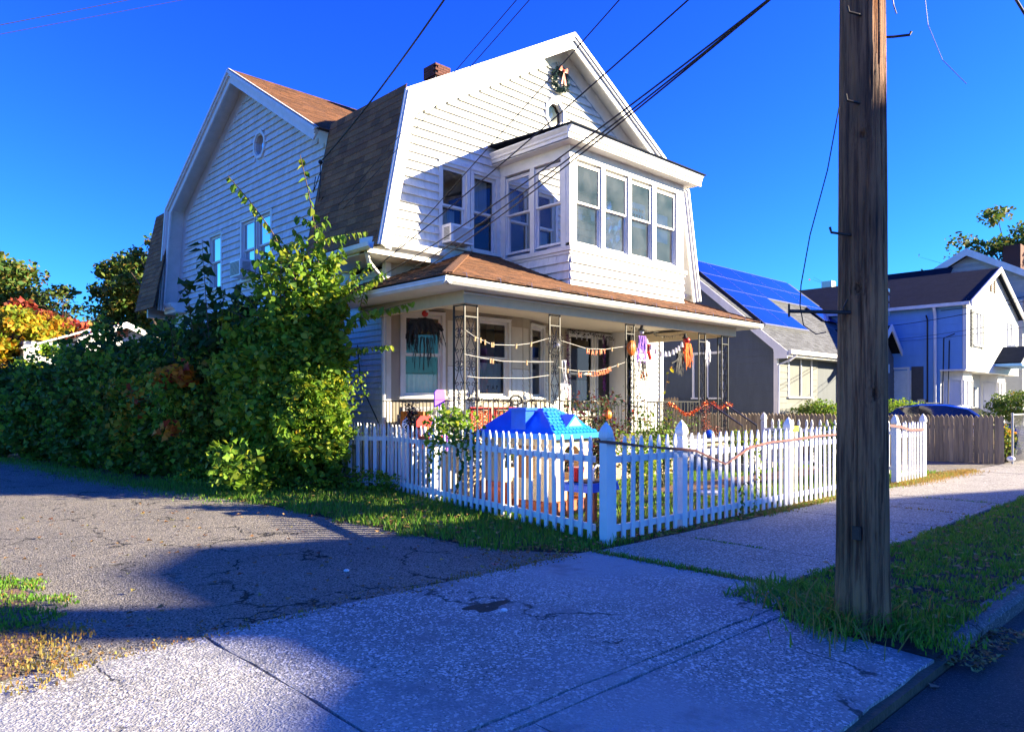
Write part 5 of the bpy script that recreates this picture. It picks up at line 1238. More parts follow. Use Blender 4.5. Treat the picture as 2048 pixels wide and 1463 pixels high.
# recess and front wing in shade
mb = MB(); mb.box(27.4, 30.2, 13.0, 13.05, .1, 3.2); mb.box(27.36, 27.40, 12.0, 13.0, .1, 3.2); mb.build('recess_wall', GREY_SHADE, G1)
wy = 11.2; rx = 31.8
mb = MB(); mb.prism([(30.2, .1), (30.2, 3.2), (rx, 4.45), (33.1, 3.4), (33.1, .1)], wy, 14.0, 'y'); mb.build('wing_wall', GREY_LIT, G1)
mb = MB(); mb.slab([(29.8, wy - .3, 3.16), (rx, wy - .3, 4.75), (rx, 15.5, 4.75), (29.8, 15.5, 3.16)], (-.72, 0, 1), .06); mb.slab([(rx, wy - .3, 4.75), (33.4, wy - .3, 3.4), (33.4, 15.5, 3.4), (rx, 15.5, 4.75)], (.72, 0, 1), .06); mb.build('wing_roof', NROOF, G1)
mb = MB(); mb.prism([(29.78, 3.0), (29.78, 3.2), (rx, 4.79), (33.42, 3.44), (33.42, 3.2), (rx, 4.55)], wy - .36, wy - .31, 'y'); mb.build('rake_board', WHITE, G1)
cl2(G1, (0, wy, 0), XV, NF, 30.25, 33.05, .3, 3.1, .215, GREY_LIT)
mb = MB(); mb.box(33.0, 33.5, wy - .4, wy + .3, 3.1, 3.25); mb.tube([(33.4, wy - .3, 3.1), (33.2, wy - .1, 2.8), (33.1, wy - .06, .1)], .045, 7); mb.build('downspout', WHITE, G1)
mb = MB(); mb.prism([(29.72, 3.02), (29.66, 3.18), (29.8, 3.2), (29.84, 3.02)], wy - .4, 13, 'y'); mb.build('gutter', WHITE, G1)
# solar panels: two columns of four, three more columns of two
SX = [24.47, 26.24, 27.98, 29.75, 31.5, 33.36]; SYR = [12.68, 13.54, 14.38, 15.22, 16.06]
pm = bpy.data.meshes.new('solar_panel'); mbp = MB(); PW_, PH_ = 1.735, (SYR[1] - SYR[0]) * sn - .02
mbp.box(0, PW_, 0, PH_, .09, .125); pm.from_pydata([tuple(q) for q in mbp.v], [], mbp.f); pm.materials.append(PANEL); pm.update()
def add_panel(cx, ry):
    y = SYR[ry]; Mx = roofM((SX[cx] + .015, y, rz(y)), (1, 0, 0), Vector((0, 1, sl)), Vector((0, -sl, 1))); inst('solar_panel', pm, G1, Mx)
    mb = MB(Mx)
    mb.box(-.012, .0, 0, PH_, .085, .13); mb.box(0, PW_, PH_ + .001, PH_ + .016, .085, .13); mb.build('panel_rail', mat('panel_frame', (.30, .32, .42), None, .4, metal=.6), G1)
for cx in range(5):
    for ry in range(4):
        if cx < 2 or ry >= 2 or (cx == 4 and ry == 1): add_panel(cx, ry)
for (xa, xb, y) in ((SX[0], SX[2], SYR[0]), (SX[2], SX[4], SYR[2])):
    Mx = roofM((0, y, rz(y)), (1, 0, 0), Vector((0, 1, sl)), Vector((0, -sl, 1))); mb = MB(Mx); mb.box(xa, xb, -.09, -.01, .0, .125); mb.build('panel_skirt', GALV, G1)
Mx = roofM((SX[0], 0, 0), (0, 1, 0), Vector((0, 1, sl)), Vector((-1, 0, 0)))
mb = MB(); mb.slab([(SX[0] - .01, SYR[0], rz(SYR[0]) + .0), (SX[0] - .01, SYR[4], rz(SYR[4])), (SX[0] - .01, SYR[4], rz(SYR[4]) + .15), (SX[0] - .01, SYR[0], rz(SYR[0]) + .15)], (-1, 0, 0), .01); mb.build('panel_side', BLACKP, G1)

# pale blue two storey house
G2 = thing('blue_house', (37, 12, 0), 'two storey pale blue sided house with white shuttered front gable', 'house')
bx0, bx1, by0, by1, bez, bpk = 33.0, 41.4, 8.53, 20.0, 5.6, 7.45
bcx = (bx0 + bx1) / 2
mb = MB(); mb.prism([(bx0 + .01, 2.95), (bx0 + .01, bez), (bcx, bpk - .12), (bx1, bez), (bx1, 2.95)], by0, by1, 'y'); mb.box(bx0 + .01, bx1 - .2, by0 + .9, by1, 0, 2.949); mb.build('wall', VINYLW, G2)
cl2(G2, (bx0, 0, 0), YV, NL, by0 + .12, by1, 2.95, bez - .05, .30, BLUES); cl2(G2, (bx0, 0, 0), YV, NL, by0 + .92, by1, .3, 2.95, .30, BLUES, [(10.5, 11.95, 1.7, 3.1)])
z = 2.97
while z < bpk - .3:
    hw = 4.15 if z < bez - .1 else 4.15 * (bpk - .15 - z) / (bpk - .15 - bez)
    for p, q in intervals(bcx - hw, bcx + hw, [(33.5, 35.45, 3.85, 5.35), (39.2, 40.8, 3.85, 5.3)], z, z + .105, .05):
        mb = MB(frameM((0, by0, 0), XV, NF)); mb.add([(p, 0, z), (q, 0, z), (q, .014, z), (p, .014, z), (p, 0, z + .105), (q, 0, z + .105), (q, .002, z + .105), (p, .002, z + .105)], [(0, 1, 2, 3), (4, 7, 6, 5), (0, 4, 5, 1), (1, 5, 6, 2), (2, 6, 7, 3), (3, 7, 4, 0)]); mb.build('siding_course', VINYLW, G2)
    z += .105
bs = (bpk - bez) / (bcx - bx0)
mb = MB(); mb.slab([(bx0 - .2, by0 - .2, bez - .02), (bcx, by0 - .2, bpk), (bcx, by1, bpk), (bx0 - .2, by1, bez - .02)], (-bs, 0, 1), .08); mb.slab([(bcx, by0 - .2, bpk), (bx1 + .2, by0 - .2, bez - .02), (bx1 + .2, by1, bez - .02), (bcx, by1, bpk)], (bs, 0, 1), .08); mb.build('roof', NROOF, G2)
mb = MB(); mb.prism([(bx0 - .22, bez - .22), (bx0 - .22, bez), (bcx, bpk + .02), (bx1 + .22, bez), (bx1 + .22, bez - .22), (bcx, bpk - .20)], by0 - .27, by0 - .21, 'y'); mb.build('rake_board', WHITE, G2)
mb = MB(); mb.box(bx0 - .32, bx0 - .2, by0 - .2, by1, bez - .16, bez - .03); mb.build('gutter', WHITE, G2)
mb = MB(); mb.box(bx0 - .03, bx0 + .09, by0 - .03, by0 + .1, 2.9, bez - .1); mb.build('corner_board', WHITE, G2)
mb = MB(); mb.tube([(bx0 - .26, 9.6, bez - .15), (bx0 - .1, 9.6, bez - .5), (bx0 - .1, 9.6, .1)], .06, 8); mb.build('downspout', WHITE, G2)
SHUT = mat('dark_shutter', (.025, .03, .04), (.04, .045, .055), .5, 10)
for (x, w_, h_) in ((33.95, .52, 1.3), (34.52, .52, 1.3), (39.45, .52, 1.25), (40.02, .52, 1.25)): simple_window(G2, (x, by0 - .015, 3.95), XV, NF, w_, h_, casing=.05, curtain=(.05, .45, .1, h_ - .1))
for x in (33.58, 35.1): 
    mb = MB(); mb.box(x, x + .28, by0 - .05, by0 - .016, 3.85, 5.35)
    for k in range(9): mb.box(x + .03, x + .25, by0 - .058, by0 - .051, 3.92 + k * .155, 3.99 + k * .155)
    mb.build('shutter', SHUT, G2)
for x in (36.45, 37.0):
    mb = MB(); mb.box(x, x + .25, by0 - .04, by0 - .016, 6.35, 7.0)
    for k in range(7): mb.box(x + .02, x + .23, by0 - .06, by0 - .041, 6.38 + k * .085, 6.42 + k * .085)
    mb.build('gable_vent', mat('vent_brown', (.12, .06, .03), None, .6), G2)
simple_window(G2, (bx0, 10.66, 1.78), YV, NL, 1.15, 1.22, casing=.09, curtain=(.05, 1.1, .05, .6, mat('lilac_curtain', (.40, .30, .62), (.3, .2, .5), .8)))
mb = MB(); mb.box(bx0 - .05, bx0 - .016, 10.05, 10.5, 1.7, 3.1); mb.build('shutter', SHUT, G2)
# porch bays under the jetty
mb = MB(); mb.box(bx0 - .1, bx1 + .0, by0 - .02, by0 + .9, 2.88, 2.94); mb.build('jetty_soffit', WHITE, G2)
for (x, lab) in ((33.3, 0), (38.6, 1)):
    mb = MB(); mb.prism([(x, by0 + .9), (x + .45, by0 + .3), (x + 1.75, by0 + .3), (x + 2.2, by0 + .9)], .2, 2.87, 'z'); mb.build('bay', WHITE, G2)
    simple_window(G2, (x + .55, by0 + .29, 1.15), XV, NF, .5, 1.35, casing=.04, curtain=(.05, .45, .1, 1.2, MATS['lilac_curtain']) if not lab else (.05, .45, .1, 1.2)); simple_window(G2, (x + 1.15, by0 + .29, 1.15), XV, NF, .5, 1.35, casing=.04)
    simple_window(G2, (x + .08, by0 + .78, 1.15), Vector((.6, -.8, 0)), Vector((-.8, -.6, 0)), .5, 1.35, casing=.03, curtain=(.05, .45, .1, 1.2))
mb = MB(); mb.box(36.2, 36.95, by0 + .84, by0 + .89, .5, 2.6); mb.build('door', BLACKP, G2); mb = MB(); mb.box(37.0, 37.75, by0 + .84, by0 + .89, .5, 2.6); mb.build('door', WHITE, G2)
for x in (36.3, 37.1): mb = MB(); mb.box(x, x + .5, by0 + .82, by0 + .838, 1.3, 2.3); mb.build('door_glass', GLASSB, G2)
# gabled door hood
mb = MB(); mb.slab([(37.1, by0 - 1.0, 3.35), (38.6, by0 - 1.0, 4.1), (38.6, by0, 4.1), (37.1, by0, 3.35)], (-.5, 0, 1), .06); mb.slab([(38.6, by0 - 1.0, 4.1), (40.1, by0 - 1.0, 3.35), (40.1, by0, 3.35), (38.6, by0, 4.1)], (.5, 0, 1), .06); mb.build('hood_roof', NROOF, G2)
mb = MB(); mb.prism([(37.2, 3.3), (38.6, 4.0), (40.0, 3.3)], by0 - .95, by0 - .9, 'y'); mb.build('hood_gable', VINYLW, G2); mb = MB(); mb.box(37.1, 40.1, by0 - 1.02, by0 - .02, 3.18, 3.29); mb.build('hood_trim', BLUES, G2)
mb = MB(); mb.box(bx0 - .14, bx0 - .02, 9.95 + .0, 10.25, .95, 1.75); mb.build('meter_box', GALV, G2); mo = bpy.data.objects['meter_box']
mb = MB(); mb.box(bx0 - .15, bx0 - .141, 9.97, 10.06, 1.4, 1.6); mb.build('red_label', RED, mo)
for z in (1.2, 1.55): mb = MB(); mb.tube([(bx0 - .22, 10.15, z), (bx0 - .141, 10.15, z)], .08, 12); mb.build('meter', WHITEP, mo)
mb = MB(); mb.box(bx0 - .12, bx0 - .02, 10.33, 10.48, 1.0, 1.6); mb.build('meter_box', GALV, G2)
mb = MB(); mb.tube([(bx0 - .05, 9.9, 1.0), (bx0 - .05, 9.9, 5.0), (bx0 - .2, 9.9, 5.15)], .03, 6); mb.tube([(bx0 - .05, 9.35, 1.0), (bx0 - .06, 9.3, 4.2), (bx0 - .1, 8.9, 4.35)], .02, 6); mb.tube([(bx0 - .05, 9.15, 1.2), (bx0 - .06, 9.1, 4.1)], .02, 6); mb.build('conduit', CABLE, G2)
o_ = MB(); o_.box(39.5, 39.9, by0 - .3, by0 - .02, 3.97, 4.25); tag(o_.build('air_conditioner', WHITEP), 'small white window air conditioner in the blue house upper right window', 'air conditioner')
f = thing('entry_railing', (31, 9.4, 0), 'black iron railing of the steps in front of the blue house', 'railing')
mb = MB(); mb.beam((30.4, 9.2, 1.6), (32.0, 9.2, 1.6), .03, .03); mb.beam((32.0, 9.2, 1.6), (33.0, 8.2, 1.0), .03, .03); mb.build('handrail', BLACKIRON, f)
for k in range(9): mb = MB(); mb.box(30.4 + k * .2, 30.42 + k * .2, 9.19, 9.21, .6, 1.6); mb.build('baluster', BLACKIRON, f)
wire(at(1882, 621, X=32.9), at(2120, 575, D=24), .1, .012, 'upper service wire to the side of the blue house'); wire(at(1775, 652, X=32.9), at(2130, 582, D=24), .12, .012, 'lower service wire across the front of the blue house')
wire(at(1775, 680, D=31), at(2100, 628, D=26), .1, .008, 'thin wire low across the blue house siding'); wire(at(1775, 683, D=31), at(2100, 645, D=26), .1, .008, 'lowest thin wire across the blue house siding')

# large grey house behind at the right
G3 = thing('far_grey_house', (52, 18, 0), 'large plain grey house with a steep front gable behind the blue house', 'house')
mb = MB(); mb.box(44.6, 72, 9, 30, 0, 6.9); mb.prism([(44.6 + 0, 0), (44.6, 0)] + [], 0, 0, 'y') if False else None
mb.prism([(6.8, 6.85), (11.5, 9.5), (16.2, 6.85)], 45.0, 60, 'x'); mb.build('wall', GREYW, G3)
mb = MB(); k3 = (9.75 - 6.7) / (11.5 - 6.2)
mb.slab([(44.6, 6.2, 6.7), (60, 6.2, 6.7), (60, 11.5, 9.75), (44.6, 11.5, 9.75)], (0, -k3, 1), .1); mb.slab([(44.6, 11.5, 9.75), (60, 11.5, 9.75), (60, 16.8, 6.7), (44.6, 16.8, 6.7)], (0, k3, 1), .1); mb.build('roof', NROOF, G3)
mb = MB(); mb.prism([(6.1, 6.45), (6.1, 6.75), (11.5, 9.85), (16.9, 6.75), (16.9, 6.45), (11.5, 9.45)], 44.5, 44.58, 'x'); mb.build('rake_board', WHITE, G3)
mb = MB(); mb.slab([(60, 8, 6.9), (95, 8, 6.9), (95, 17, 12.8), (66, 17, 12.8)], (0, -.67, 1), .1); mb.slab([(66, 17, 12.8), (95, 17, 12.8), (95, 26, 6.9), (60, 26, 6.9)], (0, .6, 1), .1); mb.slab([(60, 8, 6.9), (66, 17, 12.8), (60, 26, 6.9)], (-1, 0, 1), .1); mb.build('main_roof', NROOF, G3)
mb = MB(); mb.box(80, 81.4, 16.3, 17.7, 9, 16.2); mb.build('chimney', BRICK, G3)
for k in range(26): cl_z = 3.0 + k * .24; hw = 5.0 if cl_z < 6.8 else max(0, 4.6 * (9.3 - cl_z) / 2.5); mb = MB(); mb.box(44.57, 44.6, 11.5 - hw, 11.5 + hw, cl_z, cl_z + .02) if hw > .1 else None; (mb.build('siding_course', GREYW, G3) if mb.v else None)
mb = MB(); mb.slab([(41.2, 12, 6.5), (44, 12, 8.85), (44, 15.3, 8.85), (41.2, 15.3, 6.5)], (-.8, 0, 1), .1); mb.build('side_roof', NROOF, G3); mb = MB(); mb.box(41.5, 44.6, 12.1, 15.2, 0, 6.5); mb.build('side_wing', GREYW, G3)
# dark roofs far between
for (x0, x1, y0, z0, y1, z1, lab) in ((39.5, 48, 15.5, 5.4, 18.6, 7.9, 'dark roofed house behind the solar panels left of the pole'),):
    f = thing('far_house', ((x0 + x1) / 2, y1, 0), lab, 'house')
    mb = MB(); mb.box(x0 + .3, x1 - .3, y0 + .3, 2 * y1 - y0 - .3, 0, z0); mb.build('wall', GREYW, f)
    s3 = (z1 - z0) / (y1 - y0); mb = MB(); mb.slab([(x0, y0, z0), (x1, y0, z0), (x1 - 1, y1, z1), (x0 + 1, y1, z1)], (0, -s3, 1), .1); mb.slab([(x0 + 1, y1, z1), (x1 - 1, y1, z1), (x1, 2 * y1 - y0, z0), (x0, 2 * y1 - y0, z0)], (0, s3, 1), .1); mb.slab([(x0, y0, z0), (x0 + 1, y1, z1), (x0, 2 * y1 - y0, z0)], (-1, 0, .3), .1); mb.build('roof', NROOF, f)
mb = MB(); mb.box(44.0, 44.6, 18.4, 19.0, 7.5, 8.9); mb.build('chimney', GALV, bpy.data.objects['far_house'])

# white garage behind the hedge
gq = thing('white_garage', (9, 37, 0), 'small white gabled outbuilding with a brown vent behind the hedge', 'garage')
ga = at(160, 690, Y=38); gb = at(293, 690, Y=38); gp = at(247, 646, Y=38); gz = at(290, 667, Y=38).z
gx = gp.x; hw = gb.x - gp.x + .6
mb = MB(); mb.prism([(gx - hw, 0), (gx - hw, gz - .35), (gx, gp.z - .2), (gx + hw, gz - .35), (gx + hw, 0)], 38.1, 46, 'y'); mb.build('wall', WHITE, gq)
clap(gq, (0, 38.1, 0), XV, NF, gx - hw * .95, gx + hw * .95, 2.0, gz - .35, .3, WHITE, name='siding_course')
mb = MB(); s4 = (gp.z - gz + .3) / hw
mb.slab([(gx - hw - .4, 37.6, gz - .45), (gx, 37.6, gp.z), (gx, 46, gp.z), (gx - hw - .4, 46, gz - .45)], (-s4, 0, 1), .08); mb.slab([(gx, 37.6, gp.z), (gx + hw + .4, 37.6, gz - .45), (gx + hw + .4, 46, gz - .45), (gx, 46, gp.z)], (s4, 0, 1), .08); mb.build('roof', GALV, gq)
mb = MB(); mb.prism([(gx - hw - .42, gz - .7), (gx - hw - .42, gz - .43), (gx, gp.z + .02), (gx + hw + .42, gz - .43), (gx + hw + .42, gz - .7), (gx, gp.z - .25)], 37.5, 37.58, 'y'); mb.build('rake_board', WHITE, gq)
mb = MB(); v0 = at(245, 668, Y=38)
for k in range(7): mb.box(v0.x - .2, v0.x + .25, 37.98, 38.08, v0.z - .1 + k * .09, v0.z - .04 + k * .09)
mb.build('gable_vent', mat('rust_vent', (.35, .10, .03), None, .7), gq)
mb = MB(); mb.box(gx - hw * 2.4, gx - hw, 38.6, 46, 0, gz - .6); mb.slab([(gx - hw * 2.5, 38.2, gz - .9), (gx - hw + .3, 38.2, gz + .1), (gx - hw + .3, 46, gz + .1), (gx - hw * 2.5, 46, gz - .9)], (-.3, 0, 1), .08); mb.build('side_shed', WHITE, gq)

# unseen house added across the street, its roofline shaped for the driveway shadow
OP = thing('shadow_caster_house', (27, -18, 0), 'unseen tan house across the street, added to cast the driveway shadow', 'house')
TAN = mat('tan_siding', (.45, .40, .32), (.4, .36, .3), .7, 4)
prof = [(19.0, 0), (19.0, 8.6), (20.4, 9.26), (22.3, 9.73), (24.0, 10.15), (25.1, 11.35), (26.9, 11.85), (31.9, 10.15), (35.2, 9.0), (42, 8.0), (46, 7.0), (46, 0)]
mb = MB(); mb.prism(prof, -22, -14.2, 'y'); mb.build('wall', TAN, OP)
mb = MB()
for (a, b) in zip(prof[1:-2], prof[2:-1]): mb.slab([(a[0], -14, a[1] + .08), (b[0], -14, b[1] + .08), (b[0], -22.2, b[1] + .08), (a[0], -22.2, a[1] + .08)], (a[1] - b[1], 0, b[0] - a[0]), .07)
mb.build('roof', NROOF, OP)
mb = MB(); mb.box(23.35, 23.95, -14.9, -14.3, 9.5, 12.6); mb.build('chimney', BRICK, OP)  # added only for the dark shadow band it throws over the ground
for x in (21, 24, 27, 30): 
    for z in (1.5, 4.8): window(OP, (x, -14.2, z), XV, (0, 1, 0), 1.1, 1.6, mf=WHITE, deep=0)

# ================================================================== CAR BEHIND THE STOCKADE
car = thing('parked_car', (25.2, 6.8, 0), 'blue car parked behind the stockade fence, only its roof showing', 'car')
sec = [(4.6, .35, .55), (4.7, .75, .80), (5.3, .95, .86), (5.9, 1.0, .88), (8.2, 1.02, .88), (8.9, .95, .86), (9.05, .5, .8)]
mb = MB(); vs = []
for (y, zt, hw_) in sec: vs += [(25.2 - hw_, y, .3), (25.2 - hw_, y, zt * .85), (25.2 - hw_ * .92, y, zt), (25.2 + hw_ * .92, y, zt), (25.2 + hw_, y, zt * .85), (25.2 + hw_, y, .3)]
fs = [(i * 6 + j, i * 6 + (j + 1) % 6, (i + 1) * 6 + (j + 1) % 6, (i + 1) * 6 + j) for i in range(len(sec) - 1) for j in range(6)] + [(0, 1, 2, 3, 4, 5), tuple(range(len(vs) - 6, len(vs)))]
mb.add(vs, fs); mb.build('body', CARB, car, smooth=False)
cab = [(5.7, 1.0, .80), (6.3, 1.42, .66), (6.9, 1.53, .64), (7.6, 1.54, .64), (8.2, 1.46, .64), (8.8, 1.02, .78)]
mb = MB(); vs = []
for (y, zt, hw_) in cab: vs += [(25.2 - .82, y, .98), (25.2 - hw_, y, zt - .03), (25.2 - hw_ * .8, y, zt + .015), (25.2 + hw_ * .8, y, zt + .015), (25.2 + hw_, y, zt - .03), (25.2 + .82, y, .98)]
gl_f = [(i * 6 + j, i * 6 + (j + 1) % 6, (i + 1) * 6 + (j + 1) % 6, (i + 1) * 6 + j) for i in range(len(cab) - 1) for j in (0, 4)] + [(2, 3, 9, 8), (1, 2, 8, 7), (3, 4, 10, 9), (26, 27, 33, 32)]
mb.add(vs, gl_f); mb.build('windows', mat('car_glass', (.01, .012, .02), None, .05, coat=1), car)
mb = MB(); vs2 = [Vector(v) + Vector((0, 0, .006)) for v in vs]; mb.add(vs2, [(i * 6 + j, i * 6 + (j + 1) % 6, (i + 1) * 6 + (j + 1) % 6, (i + 1) * 6 + j) for i in range(1, len(cab) - 1) for j in (1, 2, 3)]); mb.build('roof', CARB, car, smooth=True)
for y in (5.5, 8.2):
    for sx in (-1, 1):
        mb = MB(); mb.tube([(25.2 + sx * .9, y, .32), (25.2 + sx * .68, y, .32)], .32, 18); wo = mb.build('wheel', BLACKP, car)
        mb = MB(); mb.tube([(25.2 + sx * .905, y, .32), (25.2 + sx * .88, y, .32)], .18, 12); mb.build('rim', GALV, wo)
for sx in (-1, 1): mb = MB(); mb.box(25.2 + sx * .6 - .15, 25.2 + sx * .6 + .15, 4.6, 4.68, .6, .72); mb.build('headlight', WHITEP, car)

# ================================================================== YARD AND PORCH THINGS
def ellips_ribs(c, rx, rz, m, name, n=9):
    mb = MB(); K = 36; Q = 10; vs = []
    for i in range(Q + 1):
        t = math.pi * i / Q
        for j in range(K):
            a = 6.28318 * j / K; r = math.sin(t) * (1 - .13 * abs(math.cos(a * n / 2))) + .002
            vs.append(Vector(c) + Vector((rx * r * math.cos(a), rx * r * math.sin(a) * .6, -rz * math.cos(t) * (1 - .1 * math.sin(t)))))
    mb.add(vs, [(i * K + j, i * K + (j + 1) % K, (i + 1) * K + (j + 1) % K, (i + 1) * K + j) for i in range(Q) for j in range(K)]); return mb
DP = 9.42   # plane just in front of the porch columns
c = at(1263, 696, Y=9.38); pk = thing('pumpkin_ornament', c, 'orange ribbed tinsel pumpkin hanging on the third porch column', 'decoration')
ellips_ribs(c, .125, .165, mat('pumpkin_orange', (.90, .22, .02), (.80, .15, .01), .4, 30, vary=.2), 'pumpkin').build('pumpkin', MATS['pumpkin_orange'], pk, smooth=True)
mb = MB()
for k in range(5): a = -1.2 + k * .6; mb.tube([c + Vector((math.sin(a) * .02, -.075, -.15)), c + Vector((math.sin(a) * .118, -.085 * math.cos(a) - .002, 0)), c + Vector((math.sin(a) * .02, -.075, .15))], .004, 4)
mb.build('rib', mat('pale_orange', (.9, .55, .25), None, .5), pk)
mb = MB(); mb.tube([c + Vector((0, 0, .15)), c + Vector((.01, 0, .20))], .012, 6); mb.build('stem', FIR, pk)

def strips(name, top, w_, L, n, m, parent, jag=.35, lean=(0, 0), thick=.045, depth=.05):
    mb = MB(); top = Vector(top)
    for k in range(n):
        x = (k / (n - 1) - .5) * w_; l = L * random.uniform(1 - jag, 1.0); y = random.uniform(-depth, depth); tw = thick * random.uniform(.5, 1.2)
        pts = [(x * .75 + lean[0] * l * t + .015 * math.sin(t * 7 + k) + x * .5 * t, y + lean[1] * l * t + .012 * math.cos(t * 6 + k), -l * t) for t in (0, .25, .5, .75, 1)]
        for i in range(4):
            w0 = tw * (1 - .17 * i); w1 = tw * (1 - .17 * (i + 1)); a, b = pts[i], pts[i + 1]; d = .012 * math.sin(k * 2.3 + i)
            mb.add([top + Vector((a[0] - w0, a[1], a[2])), top + Vector((a[0] + w0, a[1] + d, a[2])), top + Vector((b[0] + w1, b[1] - d, b[2])), top + Vector((b[0] - w1, b[1], b[2]))], [(0, 1, 2, 3)])
    return mb.build(name, m, parent)
# left window ghoul: red pumpkin head with black tattered cloth
c = at(850, 627, Y=11.3); gh = thing('hanging_ghoul', c, 'black tattered ghoul with a red pumpkin head hanging in front of the leftmost porch window', 'decoration')
ellips_ribs(c, .075, .065, RED, 'head').build('head', RED, gh, smooth=True)
mb = MB(); mb.box(c.x - .01, c.x + .05, c.y - .055, c.y - .04, c.z + .02, c.z + .06); mb.build('face', WHITEP, gh)
mb = MB(); mb.tube([c + Vector((0, 0, .06)), c + Vector((0, 0, .25))], .004, 4); mb.build('string', CABLE, gh)
strips('cloth', c + Vector((0, 0, -.09)), .30, .30, 26, GAUZEB, gh, .3, thick=.06); strips('cloth', c + Vector((-.26, 0, -.20)), .22, .5, 9, GAUZEB, gh, .5, (-.1, 0), .03); strips('cloth', c + Vector((.27, 0, -.20)), .24, .55, 10, GAUZEB, gh, .5, (.12, 0), .03); strips('cloth', c + Vector((.0, 0, -.45)), .42, .75, 15, GAUZEB, gh, .45, (0, 0), .018)
mb = MB(); mb.tube([c + Vector((-.35, 0, -.19)), c + Vector((0, 0, -.1)), c + Vector((.35, 0, -.2)), c + Vector((.42, 0, -.30))], .035, 6); mb.build('arm', GAUZEB, gh)
# purple ghoul
c = at(1282, 664, Y=9.48); gh = thing('hanging_ghoul', c, 'purple and black ghoul in a witch hat hanging right of the pumpkin ornament', 'decoration')
mb = MB(); mb.lathe([(.10, -.02), (.10, 0), (.055, .01), (.03, .09), (.004, .17)], c + Vector((.03, 0, .05)), 10); mb.build('hat', GAUZEB, gh)
mb = MB(); mb.ball(c + Vector((.02, 0, 0)), .05, 8, 6); mb.build('head', GAUZEW, gh, smooth=True)
strips('cloth', c + Vector((.03, 0, -.08)), .26, .62, 18, GAUZEP, gh, .25, thick=.035); strips('cloth', c + Vector((-.12, 0, -.35)), .1, .5, 5, GAUZEP, gh, .4, thick=.02)
strips('cloth', c + Vector((.08, .02, -.62)), .30, .55, 20, GAUZEB, gh, .4, (.08, 0), .014); strips('cloth', c + Vector((.1, -.02, -.85)), .3, .35, 8, GAUZEO, gh, .5, (.1, 0), .018); strips('cloth', c + Vector((.14, 0, -1.15)), .3, .30, 4, GAUZEO, gh, .6, (.05, 0), .012)
# red glove
c = at(1297, 703, Y=9.52); mb = MB(); mb.tube([c + Vector((0, 0, .16)), c, c + Vector((.05, 0, -.12)), c + Vector((.07, 0, -.16))], .035, 7); mb.tube([c + Vector((.0, 0, .0)), c + Vector((-.05, 0, -.03))], .018, 6); tag(mb.build('red_ornament', RED), 'red hanging ornament between the purple ghoul and the ghost string', 'decoration')
# orange ghoul
c = at(1373, 680, Y=9.48); gh = thing('hanging_ghoul', c, 'orange ghoul with a red head and a black cape hanging between the last porch columns', 'decoration')
mb = MB(); mb.ball(c, .085, 10, 7, .8); mb.build('head', RED, gh, smooth=True); mb = MB(); mb.lathe([(.08, 0), (.04, .05), (.01, .12)], c + Vector((-.05, 0, .04)), 8); mb.build('hat', GAUZEB, gh)
strips('cloth', c + Vector((.03, 0, -.07)), .26, .62, 14, GAUZEO, gh, .35, (.08, 0), .045); strips('cape', c + Vector((-.18, .05, -.22)), .30, .62, 14, GAUZEB, gh, .3, (-.12, 0), .04)
mb = MB(); mb.tube([c + Vector((-.2, 0, -.3)), c + Vector((-.45, 0, -.5)), c + Vector((-.62, 0, -.56))], .02, 5); mb.build('arm', GAUZEB, gh)
c = at(1412, 684, Y=9.5); gh = thing('hanging_ghoul', c, 'small white tattered ghost hanging between the paired columns at the steps', 'decoration')
strips('cloth', c, .16, .62, 12, GAUZEW, gh, .3, (.02, 0), .04); mb = MB(); mb.ball(c, .05, 8, 5); mb.build('head', GAUZEW, gh, smooth=True)
c = at(1127, 720, Y=9.6); gh = thing('hanging_ghoul', c, 'thin white hanging skeleton beside the second porch column', 'decoration')
strips('cloth', c, .05, .6, 5, GAUZEW, gh, .2, (.1, 0), .015); strips('cloth', c + Vector((.05, 0, -.45)), .3, .3, 6, GAUZEW, gh, .4, (0, 0), .03)
# string of ghost lights
pts = [at(1080 + x / 4.551, 600 + y / 4.551, Y=9.45) for x, y in ((930, 300), (972, 362), (1012, 412), (1055, 452), (1105, 474), (1140, 476), (1172, 474), (1208, 460), (1235, 443), (1260, 425), (1290, 392), (1320, 350))]
mb = MB(); mb.tube(pts, .004, 4); gs = mb.build('ghost_string', CABLE, None); tag(gs, 'string of small white ghost lights sagging left of the orange ghoul', 'string lights')
ORI[gs.name] = Vector((0, 0, 0))
for p in pts[1:-1]: mb = MB(); mb.lathe([(.045, -.09), (.035, -.05), (.03, -.01), (.018, .02), (.002, .03)], p, 8); mb.build('ghost', GAUZEW, gs)
mb = MB(); P = [at(x, y, Y=9.55) for x, y in ((1258, 654), (1279, 657), (1300, 664), (1318, 671), (1340, 672), (1358, 669), (1373, 667))]; mb.tube(P, .005, 4)
for i in range(40): t = random.random() * 5.99; k = int(t); q = P[k].lerp(P[k + 1], t - k); mb.tube([q, q + Vector((random.uniform(-.03, .03), random.uniform(-.02, .02), random.uniform(-.07, -.02)))], .005, 3)
tag(mb.build('string_lights', CABLE), 'black string lights looped along the porch ceiling edge', 'string lights')
